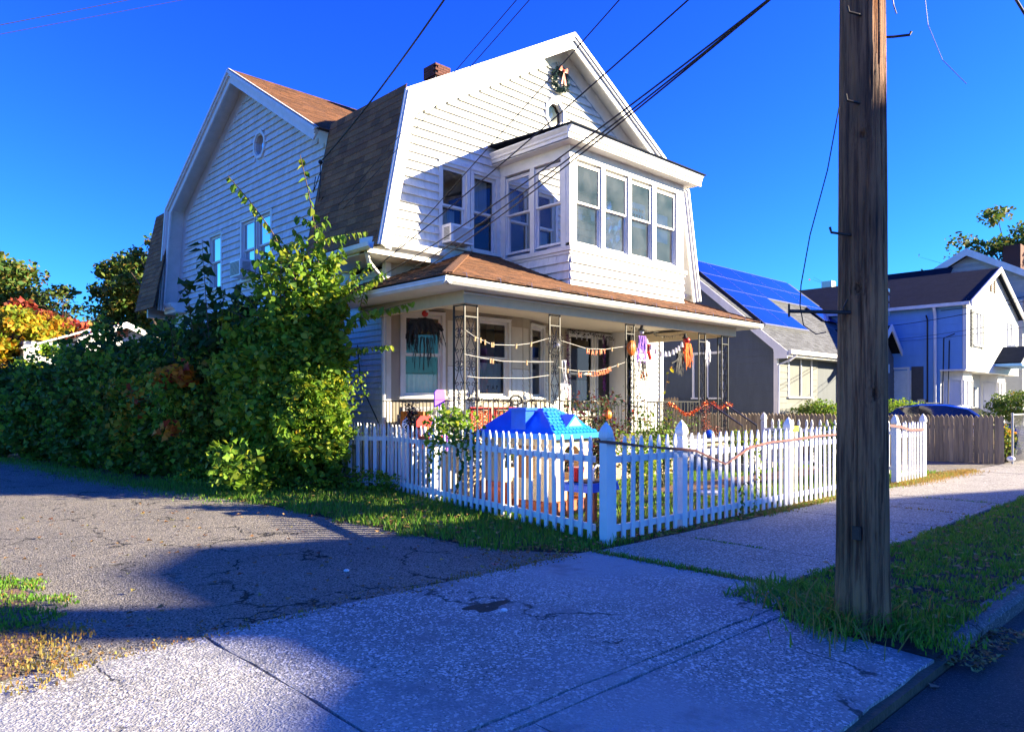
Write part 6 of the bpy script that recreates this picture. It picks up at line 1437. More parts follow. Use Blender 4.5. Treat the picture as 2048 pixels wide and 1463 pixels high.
# clotheslines with pegs and letters
def cl(pts, pegs, Y, lab, letters=(), r=.0045):
    P = [at(x, y, Y=Y) for x, y in pts]; mb = MB(); mb.tube(P, r, 5); o = tag(mb.build('clothesline', ROPE), lab, 'clothesline', 'clotheslines between the porch columns'); ORI[o.name] = Vector((0, 0, 0))
    for (x, y) in pegs:
        q = at(x, y, Y=Y - .01); mb = MB(); a = random.uniform(-.012, .012); mb.beam(q + Vector((-.008, 0, .04)), q + Vector((-.012 + a, 0, -.045)), .008, .012, (0, 1, 0)); mb.beam(q + Vector((.008, 0, .04)), q + Vector((.004 + a, -.004, -.045)), .008, .012, (0, 1, 0)); mb.build('clothespin', PEG, o)
    for ch_, x, y, rot in letters:
        q = at(x, y, Y=Y - .02); M = textM(q, Vector((1, 0, rot)).normalized(), Vector((0, -1, 0))); text(ch_, M, .135, ORANGE, 'letter', o, ext=.006)
    return o
cl(((931, 660), (951, 674), (985, 689), (1031, 690), (1063, 686), (1098, 676)), ((951, 677), (961, 680), (970, 684), (983, 689), (987, 689), (1033, 692), (1063, 688)), 9.45, 'upper clothesline with clothespins between the first and second porch columns')
cl(((929, 708), (963, 715), (1005, 722), (1046, 723), (1107, 723)), ((981, 721), (986, 722), (1054, 725)), 9.45, 'middle clothesline between the first and second porch columns')
cl(((935, 752), (958, 755), (1053, 756), (1098, 750)), (), 9.3, 'lowest pale cord between the first and second porch columns')
cl(((1122, 681), (1174, 697), (1212, 698), (1252, 692)), ((1174, 700), (1203, 703), (1224, 698)), 9.45, 'clothesline holding the orange HAPPY letters', (('H', 1176, 703, -.1), ('A', 1185, 705, 0), ('P', 1193, 706, 0), ('P', 1201, 705, .1), ('Y', 1209, 703, .15)))
cl(((1116, 734), (1135, 739), (1163, 742), (1194, 741), (1221, 735), (1250, 724)), ((1136, 741), (1157, 744), (1193, 744), (1218, 737), (1236, 730)), 9.45, 'clothesline holding the orange HALLOWEEN letters', (('H', 1160, 750, 0), ('A', 1177, 747, 0), ('L', 1184, 748, 0), ('L', 1190, 748, 0), ('O', 1196, 747, .05), ('W', 1203, 746, .1), ('E', 1209, 744, .2), ('E', 1214, 742, .25), ('N', 1219, 739, .3)))
lt = thing('letter_banner', at(990, 772, Y=11.9), 'black letters reading Y APP hung low in the second porch window', 'banner')
for ch_, x in (('Y', 976), ('A', 986), ('P', 994), ('P', 1003)): text(ch_, textM(at(x, 775, Y=11.93), (1, 0, 0), (0, -1, 0)), .13, GAUZEB, 'letter', lt)
# ghosts of letters over the door
lt = thing('bone_garland', at(1190, 680, Y=12.7), 'row of small white bones hanging over the dark doorway', 'garland')
for k in range(9): q = at(1153 + k * 10.5, 673 + k * 2.1, Y=12.7); mb = MB(); mb.beam(q + Vector((0, 0, .06)), q + Vector((random.uniform(-.01, .01), 0, -.06)), .022, .02, (0, 1, 0)); mb.ball(q + Vector((0, 0, .06)), .022, 6, 4); mb.build('bone', GAUZEW, lt)
# spider web on the second column
cw = at(1112, 690, Y=9.40); sw_ = MB()
for ring in (.07, .14, .20):
    P = [cw + Vector((ring * (1.2 if k % 2 else 1) * math.cos(k * .7854), 0, ring * math.sin(k * .7854))) for k in range(9)]; sw_.tube(P, .006, 4)
for k in range(8): sw_.tube([cw, cw + Vector((.26 * math.cos(k * .7854), 0, .26 * math.sin(k * .7854)))], .006, 4)
tag(sw_.build('spider_web', BLACKP), 'black plastic spider web on the second porch column', 'decoration')
cw = cw + Vector((.03, -.02, 0)); mb = MB(); mb.ball(cw, .04, 8, 6); 
for k in range(8): a = k * .7854 + .3; mb.tube([cw, cw + Vector((.07 * math.cos(a), -.03, .07 * math.sin(a) + .03)), cw + Vector((.12 * math.cos(a), 0, .12 * math.sin(a)))], .005, 4)
tag(mb.build('toy_spider', mat('silver', (.5, .5, .5), None, .3, metal=.6)), 'silver toy spider sitting in the plastic web', 'decoration')
# tinsel garlands
def tinsel(pts, r, n, m, lab, cat='garland', Y=None, sz=.03):
    P = [q if isinstance(q, Vector) else at(q[0], q[1], Y=Y) for q in pts]; V = []
    seg = [(P[i + 1] - P[i]).length for i in range(len(P) - 1)]; tot = sum(seg); C_ = []
    for _ in range(n):
        t = random.random() * tot; i = 0
        while i < len(seg) - 1 and t > seg[i]: t -= seg[i]; i += 1
        q = P[i].lerp(P[i + 1], min(1, t / max(seg[i], 1e-6))); C_.append([q.x + random.gauss(0, r), q.y + random.gauss(0, r * .7), q.z + random.gauss(0, r)])
    o = thing('tinsel_garland', P[0], lab, cat); leaves('tinsel', np.array(C_), sz, m, o, 'quad', .1, width=.45, kind='stuff'); return o
tinsel([(1337, 806), (1346, 809), (1356, 817), (1366, 826), (1376, 828), (1388, 823), (1401, 814)], .022, 420, TINSO, 'orange tinsel garland sagging from the wall to the fourth column', Y=9.43, sz=.045)
tinsel([(1405, 808), (1425, 806), (1440, 818), (1452, 808), (1463, 810)], .03, 420, TINSO, 'orange tinsel wound between the last two porch columns', Y=9.38, sz=.045)
tinsel([(1408, 812), (1412, 850), (1425, 865), (1438, 862)], .06, 420, mat('orange_black_tinsel', (.75, .10, .01), (.03, .01, .01), .3, 30, vary=.4), 'orange and black tinsel heaped over the stair railing', Y=8.9, sz=.045)
tinsel([(932, 798), (960, 800), (1000, 801), (1050, 802), (1092, 801)], .022, 500, TINSB, 'black tinsel garland on the railing left of the second column', Y=9.44, sz=.05)
tinsel([(1112, 800), (1150, 803), (1200, 806), (1255, 808), (1275, 812), (1300, 820)], .025, 420, TINSB, 'black tinsel garland on the railing right of the second column', Y=9.44, sz=.05)
tinsel([(1271, 735), (1273, 780), (1276, 830)], .02, 260, TINSB, 'dark tinsel strand hanging beside the third column', Y=9.55, sz=.045)
tinsel([(1135, 668), (1137, 730), (1138, 800)], .03, 300, TINSP, 'purple tinsel down the left side of the dark doorway', Y=12.8, sz=.06)
tinsel([(1207, 672), (1208, 730), (1209, 800)], .03, 300, TINSP, 'purple tinsel down the post between the doorway and the window', Y=12.8, sz=.06)
tinsel([(1134, 662), (1180, 668), (1208, 674), (1250, 682)], .035, 380, TINSB, 'black tinsel along the top of the doorway', Y=12.8, sz=.06)
# wreath with red bow
wc = Vector((13.02, 11.88, 9.28)); wr_ = thing('wreath', wc, 'green fir wreath with a red bow near the top of the front gable', 'wreath')
C_ = [];
for _ in range(900):
    a = random.random() * 6.283; b = random.random() * 6.283; r = random.random() * .08; C_.append([wc.x + (.21 + r * math.cos(b)) * math.cos(a), wc.y + r * math.sin(b), wc.z + (.25 + r * math.cos(b)) * math.sin(a)])
leaves('foliage', np.array(C_), .085, FIR, wr_, 'quad', .0, width=.5, kind='stuff')
mb = MB()
for s_1 in (-1, 1): mb.add([wc + Vector((0, -.1, .2)), wc + Vector((s_1 * .12, -.14, .29)), wc + Vector((s_1 * .15, -.1, .18)), wc + Vector((0, -.1, .16))], [(0, 1, 2, 3)]); mb.add([wc + Vector((0, -.11, .18)), wc + Vector((s_1 * .06, -.12, .02)), wc + Vector((s_1 * .1, -.11, -.14)), wc + Vector((s_1 * .03, -.1, -.13))], [(0, 1, 2, 3)])
mb.ball(wc + Vector((0, -.12, .19)), .035, 8, 5); mb.build('bow', mat('red_ribbon', (.65, .05, .03), (.8, .3, .2), .5, 14), wr_)
# window air conditioners
def aircon(O, u, n, w_, h, d, lab, grille):
    M = frameM(O, u, n); a = thing('air_conditioner', O, lab, 'air conditioner'); mb = MB(M); mb.box(0, w_, -.1, d, 0, h); mb.build('case', WHITEP, a)
    mb = MB(M)
    for k in range(11): z = .04 + (h - .08) * k / 11; mb.box(.06, w_ - .03, d + .001, d + .01, z, z + (h - .08) / 22)
    mb.build('grille', grille, a)
    for s_0, s_1 in ((-.008, -.001), (w_ + .001, w_ + .008)):
        mb = MB(M)
        for k in range(10): z = .05 + (h - .1) * k / 10; mb.box(s_0, s_1, d * .35, d * .85, z, z + (h - .1) / 20)
        mb.build('side_louvre', mat('grey_louvre', (.2, .2, .2), None, .5), a)
aircon(Vector((9.48, YW, 4.87)), XV, NF, .60, .37, .34, 'white window air conditioner in the front gable window', mat('grille_grey', (.45, .45, .45), None, .5))
aircon(Vector((WX, 18.44, 4.87)), YV, NL, .62, .42, .42, 'window air conditioner in the side wing window', mat('grille_dark', (.10, .10, .11), None, .5))
# playhouse
ph = thing('playhouse', (7.45, 7.1, 0), 'beige plastic playhouse with a bright blue tiled roof behind the side fence', 'playhouse')
X0, X1, Y0, Y1 = 6.86, 8.22, 6.40, 8.02
def pw(a, b, c_, d, e, f_, m=BEIGE, n='wall'): mb = MB(); mb.box(a, b, c_, d, e, f_); return mb.build(n, m, ph)
# corner piers and rails leave window and door openings
xa, xb, ya, yb = X0 + .10, X1 - .10, Y0 + .10, Y1 - .10
for (px_, py_) in ((xa, ya), (xb, ya), (xa, yb), (xb, yb)):
    mb = MB(); sx = 1 if px_ == xa else -1; sy = 1 if py_ == ya else -1
    mb.box(min(px_, px_ + sx * .30), max(px_, px_ + sx * .30), min(py_, py_ + sy * .05), max(py_, py_ + sy * .05), .22, 1.16); mb.box(min(px_, px_ + sx * .05), max(px_, px_ + sx * .05), min(py_ + sy * .051, py_ + sy * .34), max(py_ + sy * .051, py_ + sy * .34), .22, 1.16); mb.build('corner_pier', BEIGE, ph)
pw(xa + .301, xb - .301, ya, ya + .05, 1.0, 1.16); pw(xa, xa + .05, ya + .341, yb - .341, 1.0, 1.16); pw(xa, xa + .05, ya + .341, ya + .8, .22, .52); pw(xb - .05, xb, ya + .341, yb - .341, .22, .55); pw(xa + .301, xb - .301, yb - .05, yb, .22, .6); pw(xa + .301, xa + .62, ya, ya + .05, .22, .50)
for (a, b) in ((xa + .31, ya), ): 
    mb = MB(); K_ = 10; cxm = (xa + xb) / 2; rw = (xb - xa) / 2 - .30
    for k in range(K_):
        t0 = math.pi * k / K_; t1 = math.pi * (k + 1) / K_
        mb.add([(cxm - rw * math.cos(t0), ya - .004, .80 + .2 * math.sin(t0)), (cxm - rw * math.cos(t1), ya - .004, .80 + .2 * math.sin(t1)), (cxm - rw * math.cos(t1), ya - .004, 1.02), (cxm - rw * math.cos(t0), ya - .004, 1.02)], [(0, 1, 2, 3)])
    mb.build('arch', BEIGE, ph)
pw(xa - .04, xb + .04, ya - .04, yb + .04, .02, .21, TERRA, 'base')
# roof: hipped, tiled on the street side
zr, ze = 1.53, 1.17; rx0, rx1 = X0 + .45, X1 - .45; ry0, ry1 = Y0 + .55, Y1 - .45
mb = MB(); E_ = [(X0, Y0), (X1, Y0), (X1, Y1), (X0, Y1)]; T_ = [(rx0, ry0), (rx1, ry0), (rx1, ry1), (rx0, ry1)]
rings = []
for t in (0, .2, .45, .7, .88, 1): 
    zz = ze + (zr - ze) * t ** .88
    rings.append([(E_[k][0] * (1 - t) + T_[k][0] * t, E_[k][1] * (1 - t) + T_[k][1] * t, zz) for k in range(4)])
vs = [(x, y, ze - .055) for x, y in E_] + [q for r_ in rings for q in r_]
fs = [(i * 4 + j, i * 4 + (j + 1) % 4, (i + 1) * 4 + (j + 1) % 4, (i + 1) * 4 + j) for i in range(len(rings)) for j in range(4)] + [(3, 2, 1, 0), tuple(range(len(rings) * 4, len(rings) * 4 + 4))]
mb.add(vs, fs); mb.build('roof', BLUEP, ph)
mb = MB(); mb.box(X0 - .03, X1 + .03, Y0 - .03, Y0 - .001, ze - .07, ze + .005); mb.box(X0 - .03, X0 - .001, Y0, Y1 + .03, ze - .07, ze + .005); mb.build('roof_rim', BLUEL, ph)
tm = bpy.data.meshes.new('roof_tile'); q = MB(); q.box(0, .088, 0, .05, .001, .024); tm.from_pydata([tuple(v) for v in q.v], [], q.f); tm.materials.append(BLUEL); tm.update()
for r_i in range(len(rings) - 1):
    A, B, C_, D_ = Vector(rings[r_i][0]), Vector(rings[r_i][1]), Vector(rings[r_i + 1][1]), Vector(rings[r_i + 1][0])
    upv = ((D_ + C_) / 2 - (A + B) / 2); n_r = Vector((1, 0, 0)).cross(upv.normalized()); rows = max(1, round(upv.length / .078))
    for j in range(rows):
        a = A.lerp(D_, (j + .1) / rows); b = B.lerp(C_, (j + .1) / rows); x = a.x + .02 + (.055 if (j + r_i) % 2 else 0)
        while x < b.x - .11:
            if not (abs(x + .05 - 7.62) < .26 - .1 * (r_i) and r_i in (1, 2)): inst('roof_tile', tm, ph, roofM((x, a.y, a.z), (1, 0, 0), upv, n_r))
            x += .11
mb = MB(); p0 = Vector(rings[1][0]); zc = rings[1][0][2]; yd = rings[1][0][1]
mb.prism([(7.34, zc + .0), (7.90, zc + .0), (7.62, zc + .19)], yd - .03, yd + .20, 'y'); mb.build('dormer', BLUEL, ph)
mb = MB(); mb.prism([(7.42, zc + .02), (7.82, zc + .02), (7.62, zc + .155)], yd - .036, yd - .031, 'y'); mb.build('dormer_panel', mat('pale_blue_plastic', (.25, .55, .90), None, .3), ph)
mb = MB(); mb.box(X0 + .06, X0 + .34, 7.0, 7.3, ze + .02, 1.50); mb.box(X0 + .03, X0 + .37, 6.97, 7.33, 1.50, 1.54); mb.build('chimney', BLUEP, ph)
mb = MB(); mb.box(X0 - .02, X0 + .05, 7.35, 7.95, .08, .45); mb.box(X0 - .10, X0 + .0, 7.30, 8.0, .1, .38); mb.build('planter_box', mat('orange_planter', (.70, .16, .05), (.6, .12, .04), .5, 5), ph)
ph.rotation_euler[2] = R(5); ph.scale = (.765, .89, .975); ph.location = (7.655, 7.41, 0)
# yard pots, water table, bucket
def tag_mb(mb, name, m, lab, cat, grp=None): return tag(mb.build(name, m), lab, cat, grp)
mb = MB(); mb.lathe([(.13, .22), (.17, .46), (.18, .46), (.18, .50), (.15, .50), (.14, .47)], (8.0, 8.6, -.1), 16); tag_mb(mb, 'plant_pot', TERRA, 'terracotta pot behind the playhouse corner seen through the pickets', 'pot')
wt = thing('water_table', (7.05, 6.02, 0), 'blue plastic water table between the playhouse and the corner fence post', 'water table')
mb = MB(); mb.prism([(6.80, .46), (6.84, .56), (6.80, .57), (7.42, .57), (7.38, .56), (7.42, .46)], 5.72, 6.15, 'y'); mb.build('tray', BLUEP, wt)
mb = MB(); mb.box(6.86, 7.36, 5.76, 6.11, .571, .585); mb.build('sand', SOIL, wt)
for (x, y) in ((6.88, 5.78), (7.34, 5.78), (6.88, 6.08), (7.34, 6.08)): mb = MB(); mb.box(x - .03, x + .03, y - .03, y + .03, .02, .46); mb.build('leg', TERRA, wt)
mb = MB(); mb.tube([(7.05, 5.85, .58), (7.05, 5.85, .72), (7.12, 5.85, .78), (7.20, 5.85, .76), (7.23, 5.85, .66)], .014, 7); mb.build('tap', WHITEP, wt)
wt.location += Vector((.10, .12, 0)); mb = MB(); mb.lathe([(.075, .0), (.10, .16), (.105, .16), (.105, .175), (.09, .175)], (7.0, 6.12, .585), 14); tag_mb(mb, 'bucket', RED, 'red bucket standing on the blue water table', 'bucket')
# porch toys and furniture
c = at(880, 790, Y=10.0); ch_ = thing('toy_stand', (c.x, c.y, .75), 'purple plastic toy easel standing on the porch behind the corner column', 'toy')
mb = MB(); mb.box(c.x - .11, c.x + .11, c.y, c.y + .03, 1.50, 1.76); mb.prism([(c.x - .11, 1.761), (c.x + .11, 1.761), (c.x + .07, 1.80), (c.x - .07, 1.80)], c.y, c.y + .03, 'y'); mb.build('back', PURPLE, ch_)
mb = MB(); mb.box(c.x - .03, c.x + .03, c.y, c.y + .03, 1.0, 1.499); mb.build('post', WHITEP, ch_); mb = MB(); mb.box(c.x - .10, c.x + .10, c.y - .1, c.y + .2, .75, 1.1); mb.build('base', PURPLE, ch_)
c = at(851, 836, Y=9.8); tc = thing('toy_chair', (c.x, c.y, .75), 'red plastic toddler chair on the porch behind the side railing', 'chair')
mb = MB(); mb.prism([(c.x - .18, 1.18), (c.x + .18, 1.18), (c.x + .18, 1.28), (c.x + .1, 1.36), (c.x - .1, 1.36), (c.x - .18, 1.28)], c.y, c.y + .04, 'y'); mb.build('back', RED, tc)
mb = MB(); mb.box(c.x - .16, c.x + .16, c.y - .3, c.y - .01, .98, 1.03); mb.build('seat', RED, tc)
for sx in (-.13, .13):
    for sy in (-.27, -.02): mb = MB(); mb.box(c.x + sx - .02, c.x + sx + .02, c.y + sy - .02, c.y + sy + .02, .75, .979); mb.build('leg', WHITEP, tc)
mb = MB(); mb.box(c.x - .02, c.x + .02, c.y + .005, c.y + .035, 1.03, 1.179); mb.build('leg', WHITEP, tc)
for (xa_, xb_, lab) in ((8.35, 8.85, 'left'), (8.92, 9.5, 'right')):
    gt = thing('play_gate', (xa_, 9.75, .75), ('left' if xa_ < 8.5 else 'right') + ' panel of the red framed orange lattice play gate on the porch', 'gate', 'orange play gates')
    mb = MB(); mb.box(xa_, xb_, 9.74, 9.77, 1.45, 1.50); mb.box(xa_, xb_, 9.74, 9.77, .80, .85); mb.box(xa_, xa_ + .05, 9.74, 9.77, .851, 1.449); mb.box(xb_ - .05, xb_, 9.74, 9.77, .851, 1.449); mb.build('frame', RED, gt)
    mb = MB(); z = .86
    while z < 1.44: mb.beam((xa_ + .05, 9.755, z), (xb_ - .05, 9.755, min(1.44, z + .3)), .008, .018, (0, 1, 0)); mb.beam((xa_ + .05, 9.757, min(1.44, z + .3)), (xb_ - .05, 9.757, z), .008, .018, (0, 1, 0)); z += .07
    mb.build('lattice', ORANGE, gt, kind='stuff')
    mb = MB(); mb.box(xa_ + .05, xb_ - .05, 9.775, 9.78, .86, 1.44); mb.build('sheet', mat('cream_sheet', (.75, .65, .45), None, .6), gt)
c = at(1032, 800, Y=10.2); st = thing('stroller', (c.x, c.y, .75), 'black folded stroller on the porch behind the playhouse roof', 'stroller')
mb = MB(); P = [c + Vector((.16 * math.cos(a) , 0, .09 * math.sin(a))) for a in [k * .6283 for k in range(11)]]; mb.tube(P, .022, 6); mb.build('handle', BLACKP, st)
mb = MB(); mb.tube([c + Vector((-.1, 0, -.05)), c + Vector((-.25, 0, -.35)), (c.x - .35, c.y, .86)], .04, 6); mb.build('frame', BLACKP, st)
for sx in (-.4, -.1): mb = MB(); mb.tube([(c.x + sx, c.y - .03, .87), (c.x + sx, c.y + .03, .87)], .11, 14); mb.build('wheel', BLACKP, st)
mb = MB(); mb.box(7.98, 8.10, 10.6, 11.3, .76, 1.42); tag_mb(mb, 'toy_board', ORANGE, 'orange toy panel behind the side railing at the left end of the porch', 'toy')
mb = MB(); mb.box(8.3, 9.3, 11.3, 11.8, .76, 1.2); mb.box(8.3, 9.3, 11.7, 11.8, 1.2, 1.5); mb.box(8.25, 8.32, 11.3, 11.8, .76, 1.35); mb.box(9.28, 9.35, 11.3, 11.8, .76, 1.35); tag_mb(mb, 'bench', mat('grey_wicker', (.25, .25, .27), None, .7), 'grey bench against the porch wall under the leftmost window', 'bench')
tinsel([(822, 812), (826, 850), (822, 866)], .06, 600, TINSB, 'black tinsel spider mass on the left porch railing', 'decoration', Y=10.4, sz=.07)
c = at(1217, 829, Y=7.6); pk = thing('pumpkin_light', c, 'small orange pumpkin light stuck in the rose bushes', 'decoration'); ellips_ribs(c, .075, .075, MATS['pumpkin_orange'], 'p').build('pumpkin', MATS['pumpkin_orange'], pk, smooth=True); mb = MB(); mb.tube([(c.x, c.y, 0), (c.x, c.y, c.z - .06)], .008, 5); mb.build('stake', GSTEM, pk)
c = at(1418, 868, Y=8.0); mb = MB(); mb.ball(c, .09, 12, 8); tag_mb(mb, 'ball', BLUEP, 'blue ball beside the front steps', 'ball')
mb = MB(); c = Vector((10.9, 6.6, .04)); mb.lathe([(.001, 0), (.2, .01), (.22, .05), (.2, .06)], c, 14); tag_mb(mb, 'dish', WHITEP, 'white dish on the lawn behind the front fence', 'dish')
for (px_, py_, lab) in ((1008, 1219, 'white pebble lying beside the hole in the concrete apron'), (693, 1140, 'pale chip of stone on the asphalt left of the apron')):
    c = at(px_, py_, Z=.02); mb = MB(); mb.ball(c, .028, 8, 5, .5); tag_mb(mb, 'stone', WHITEP, lab, 'stone')
# pothole in the apron
c = at(975, 1212, Z=.016); mb = MB(); K_ = 22; vs = [(c.x, c.y, .0165)]
for k in range(K_): a = 6.283 * k / K_; r = .16 + .05 * math.sin(a * 3 + 1) + random.uniform(-.02, .02); vs.append((c.x + r * 1.25 * math.cos(a), c.y + r * .62 * math.sin(a), .0175))
mb.add(vs, [(0, k + 1, (k + 1) % K_ + 1) for k in range(K_)]); mb.build('dirt_patch', SOIL, kind='structure')
def fallen(px_, py_, s, m, lab, z=.02):
    c = at(px_, py_, Z=z); mb = MB(); a = random.random() * 6.28; sh = LEAFSH['maple']
    vs = [(c.x + s * (x * math.cos(a) - (y - .5) * math.sin(a)), c.y + s * (x * math.sin(a) + (y - .5) * math.cos(a)), z + abs(x) * s * .3) for x, y in sh]; mb.add(vs, [(0, 1, 2, 3, 4), (0, 4, 5, 6, 7)]); tag_mb(mb, 'fallen_leaf', m, lab, 'leaf')
TANL = mat('tan_leaf', (.38, .20, .09), (.28, .14, .06), .7, 30); PINKL = mat('pink_leaf', (.60, .16, .18), (.5, .12, .14), .7, 30); YELL = mat('yellow_leaf', (.70, .52, .04), None, .7)
fallen(1727, 1258, .09, TANL, 'tan fallen leaf at the foot of the utility pole'); fallen(990, 1128, .09, PINKL, 'pink maple leaf at the edge of the grass and the asphalt'); fallen(884, 1118, .06, YELL, 'small yellow leaf on the grass edge left of the pink leaf')
fallen(1937, 1310, .07, YELL, 'curled yellow brown leaf in the gutter', -.112); fallen(1870, 1372, .07, TANL, 'brown leaf on the street beside the apron corner', -.112); fallen(1912, 1132, .10, TANL, 'pale leaf on the verge grass right of the pole'); fallen(2035, 1265, .07, TANL, 'brown leaf on the street at the right edge', -.112); fallen(720, 1030, .07, TANL, 'orange brown leaf on the lit grass beside the bush')
fallen(845, 1072, .08, YELL, 'yellow leaf in the shaded grass beside the fence')

# ================================================================== PLANTS
def stems(mb, base, tips, r=.012):
    for t in tips:
        b = Vector(base) + Vector((random.uniform(-.15, .15), random.uniform(-.15, .15), 0)); t = Vector(t); m_ = b.lerp(t, .5) + Vector((random.uniform(-.15, .15), random.uniform(-.15, .15), .15)); mb.tube([b, m_, t], r, 5, r * .4)
def shrub(name, base, blobs, m, sz, lab, cat='shrub', n=1, shape='oval', stem=STEM, grp=None, extra=None, nleaf=0, nst=9):
    """blobs: (centre, radii, leaf count)"""
    o = thing(name, base, lab, cat, grp); mb = MB(); P = []
    for c, r, k in blobs: P.append(blob_pts(c, r, k)); stems(mb, base, [Vector(c) + Vector((random.uniform(-.6, .6) * r[0], random.uniform(-.6, .6) * r[1], random.uniform(-.2, .8) * r[2])) for _ in range(nst)])
    mb.build('stem', stem, o, kind='stuff'); P = np.vstack(P); P = P[P[:, 2] > .02]
    leaves('foliage', P, sz, m, o, shape, kind='stuff')
    for mm, cc, rr, kk, ss in (extra or []): leaves('foliage', blob_pts(cc, rr, kk, .3), ss, mm, o, shape, kind='stuff')
    return o
LM = {}
def leaf_obj(shape, m, size):
    k = (shape, m.name)
    if k not in LM:
        sh = LEAFSH[shape]; me = bpy.data.meshes.new('leaf'); tip = max(range(len(sh)), key=lambda i: sh[i][1])
        vs = [(x, y, abs(x) * .3 - .12 * y * y) for x, y in sh]; me.from_pydata(vs, [], [tuple(range(0, tip + 1)), (0,) + tuple(range(tip, len(sh)))]); me.materials.append(m); me.update(); LM[k] = me
    return LM[k]
def spray(parent, pts, n, size, m, shape='oval', r=.010, hang=.8, side=.5, tip=True):
    """a twig with single hanging leaves"""
    P = [Vector(p) for p in pts]; mb = MB(); mb.tube(P, r, 5, r * .35); mb.build('twig', STEM, parent); me = leaf_obj(shape, m, size); K_ = len(P) - 1
    for i in range(n):
        t = (i + .5) / n * K_; k = min(int(t), K_ - 1); q = P[k].lerp(P[k + 1], t - k); ax = (P[k + 1] - P[k]).normalized()
        sd_ = ax.cross(Vector((0, 0, 1))); sd_ = sd_.normalized() if sd_.length > .1 else Vector((1, 0, 0)); s1 = 1 if i % 2 else -1
        d = (sd_ * s1 * side * random.uniform(.4, 1.2) + ax * .3 + Vector((random.uniform(-.3, .3), random.uniform(-.3, .3), -hang * random.uniform(.5, 1.3)))).normalized()
        x = d.cross(Vector((random.uniform(-.5, .5), random.uniform(-.5, .5), 1))).normalized(); z = x.cross(d); s = size * random.uniform(.65, 1.15)
        M = Matrix.Identity(4)
        for a in range(3): M[a][0] = x[a] * s; M[a][1] = d[a] * s; M[a][2] = z[a] * s; M[a][3] = q[a]
        inst('leaf', me, parent, M)
D0 = 13.0
def pd(px_, py_, d): return at(px_, py_, D=d)
big = shrub('climbing_shrub', (6.45, 12.4, 0), [
    ((6.35, 12.5, 1.2), (.85, 1.0, 1.25), 8200), ((6.5, 12.4, 2.2), (.85, .95, 1.0), 6000), ((6.6, 12.4, 3.0), (.75, .85, .75), 2300), ((6.1, 13.2, 2.0), (.75, .9, 1.2), 3300),
    ((6.75, 11.9, .9), (.40, .5, .9), 1900), ((6.5, 12.4, 3.75), (.85, .9, .65), 1000)], LEAF_LIT, .125, 'tall bright green shrub covering the near corner of the side wall by the fence', 'shrub',
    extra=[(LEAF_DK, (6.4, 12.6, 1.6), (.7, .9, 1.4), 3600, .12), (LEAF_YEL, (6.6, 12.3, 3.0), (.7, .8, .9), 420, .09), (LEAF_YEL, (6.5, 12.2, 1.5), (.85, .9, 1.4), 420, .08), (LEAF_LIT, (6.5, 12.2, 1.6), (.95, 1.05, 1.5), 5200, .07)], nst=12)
random.seed(21)
for (x0, y0, x1, y1, n, s) in ((600, 560, 585, 455, 18, .17), (625, 560, 655, 430, 22, .17), (670, 580, 690, 470, 20, .16), (645, 600, 640, 480, 20, .18), (560, 600, 525, 500, 20, .17), (540, 620, 500, 540, 20, .17), (590, 590, 560, 500, 18, .18), (520, 660, 470, 575, 18, .17), (690, 620, 720, 520, 20, .15), (720, 620, 765, 540, 18, .15), (560, 560, 600, 500, 14, .18), (640, 720, 600, 310, 26, .22), (610, 640, 456, 352, 40, .16), (575, 545, 548, 466, 14, .15), (548, 480, 622, 520, 26, .15), (640, 470, 590, 430, 14, .16), (645, 480, 735, 462, 22, .15), (600, 600, 480, 535, 22, .17), (610, 590, 540, 550, 14, .16),
    (655, 640, 775, 545, 34, .15), (690, 660, 828, 603, 36, .16), (680, 700, 785, 690, 30, .15), (700, 640, 770, 612, 16, .20), (650, 620, 668, 500, 22, .15), (620, 620, 632, 520, 20, .15), (580, 640, 560, 560, 18, .16), (560, 660, 500, 590, 22, .16), (670, 640, 705, 560, 22, .15), (700, 600, 745, 525, 20, .14), (655, 560, 690, 500, 16, .14), (590, 600, 610, 470, 20, .15), (530, 680, 455, 620, 18, .16), (690, 800, 738, 740, 12, .08), (690, 900, 712, 860, 14, .10)):
    d0, d1 = 13.3, 13.7 if x1 < 640 else (12.6 if x1 > 730 else 13.2); K_ = 5; P = []
    for i in range(K_ + 1): t = i / K_; bow = math.sin(math.pi * t) * (14 if x1 < x0 else -10); P.append(pd(x0 + (x1 - x0) * t ** (1.0 if abs(x1 - x0) < 60 else 1.15) + bow, y0 + (y1 - y0) * (t ** .85), d0 + (d1 - d0) * t))
    spray(big, P, n, s, LEAF_LIT, r=.020 if y1 < 400 else .010)
vine = shrub('maple_shoots', (6.3, 14.2, 0), [((6.35, 14.3, 2.6), (.7, 1.0, 1.0), 1300), ((6.0, 15.2, 2.7), (.6, .8, .7), 600)], LEAF_MAP, .15, 'dark young maple shoots rising against the white side wall', 'shrub', shape='maple', nst=12)
spray(vine, [pd(420, 700, 14.4), pd(412, 600, 14.5), pd(408, 540, 14.5), pd(404, 478, 14.5)], 30, .29, LEAF_MAP, 'maple', side=.9, hang=.75)
spray(vine, [pd(395, 720, 14.6), pd(382, 640, 14.7), pd(376, 590, 14.7), pd(372, 555, 14.7)], 18, .27, LEAF_MAP, 'maple', side=.9, hang=.75)
spray(vine, [pd(440, 690, 14.2), pd(445, 630, 14.2), pd(448, 585, 14.2)], 12, .27, LEAF_MAP, 'maple', side=.9, hang=.75)
spray(vine, [pd(485, 680, 13.9), pd(478, 620, 13.9), pd(472, 565, 13.9)], 14, .26, LEAF_MAP, 'maple', side=.9, hang=.75)
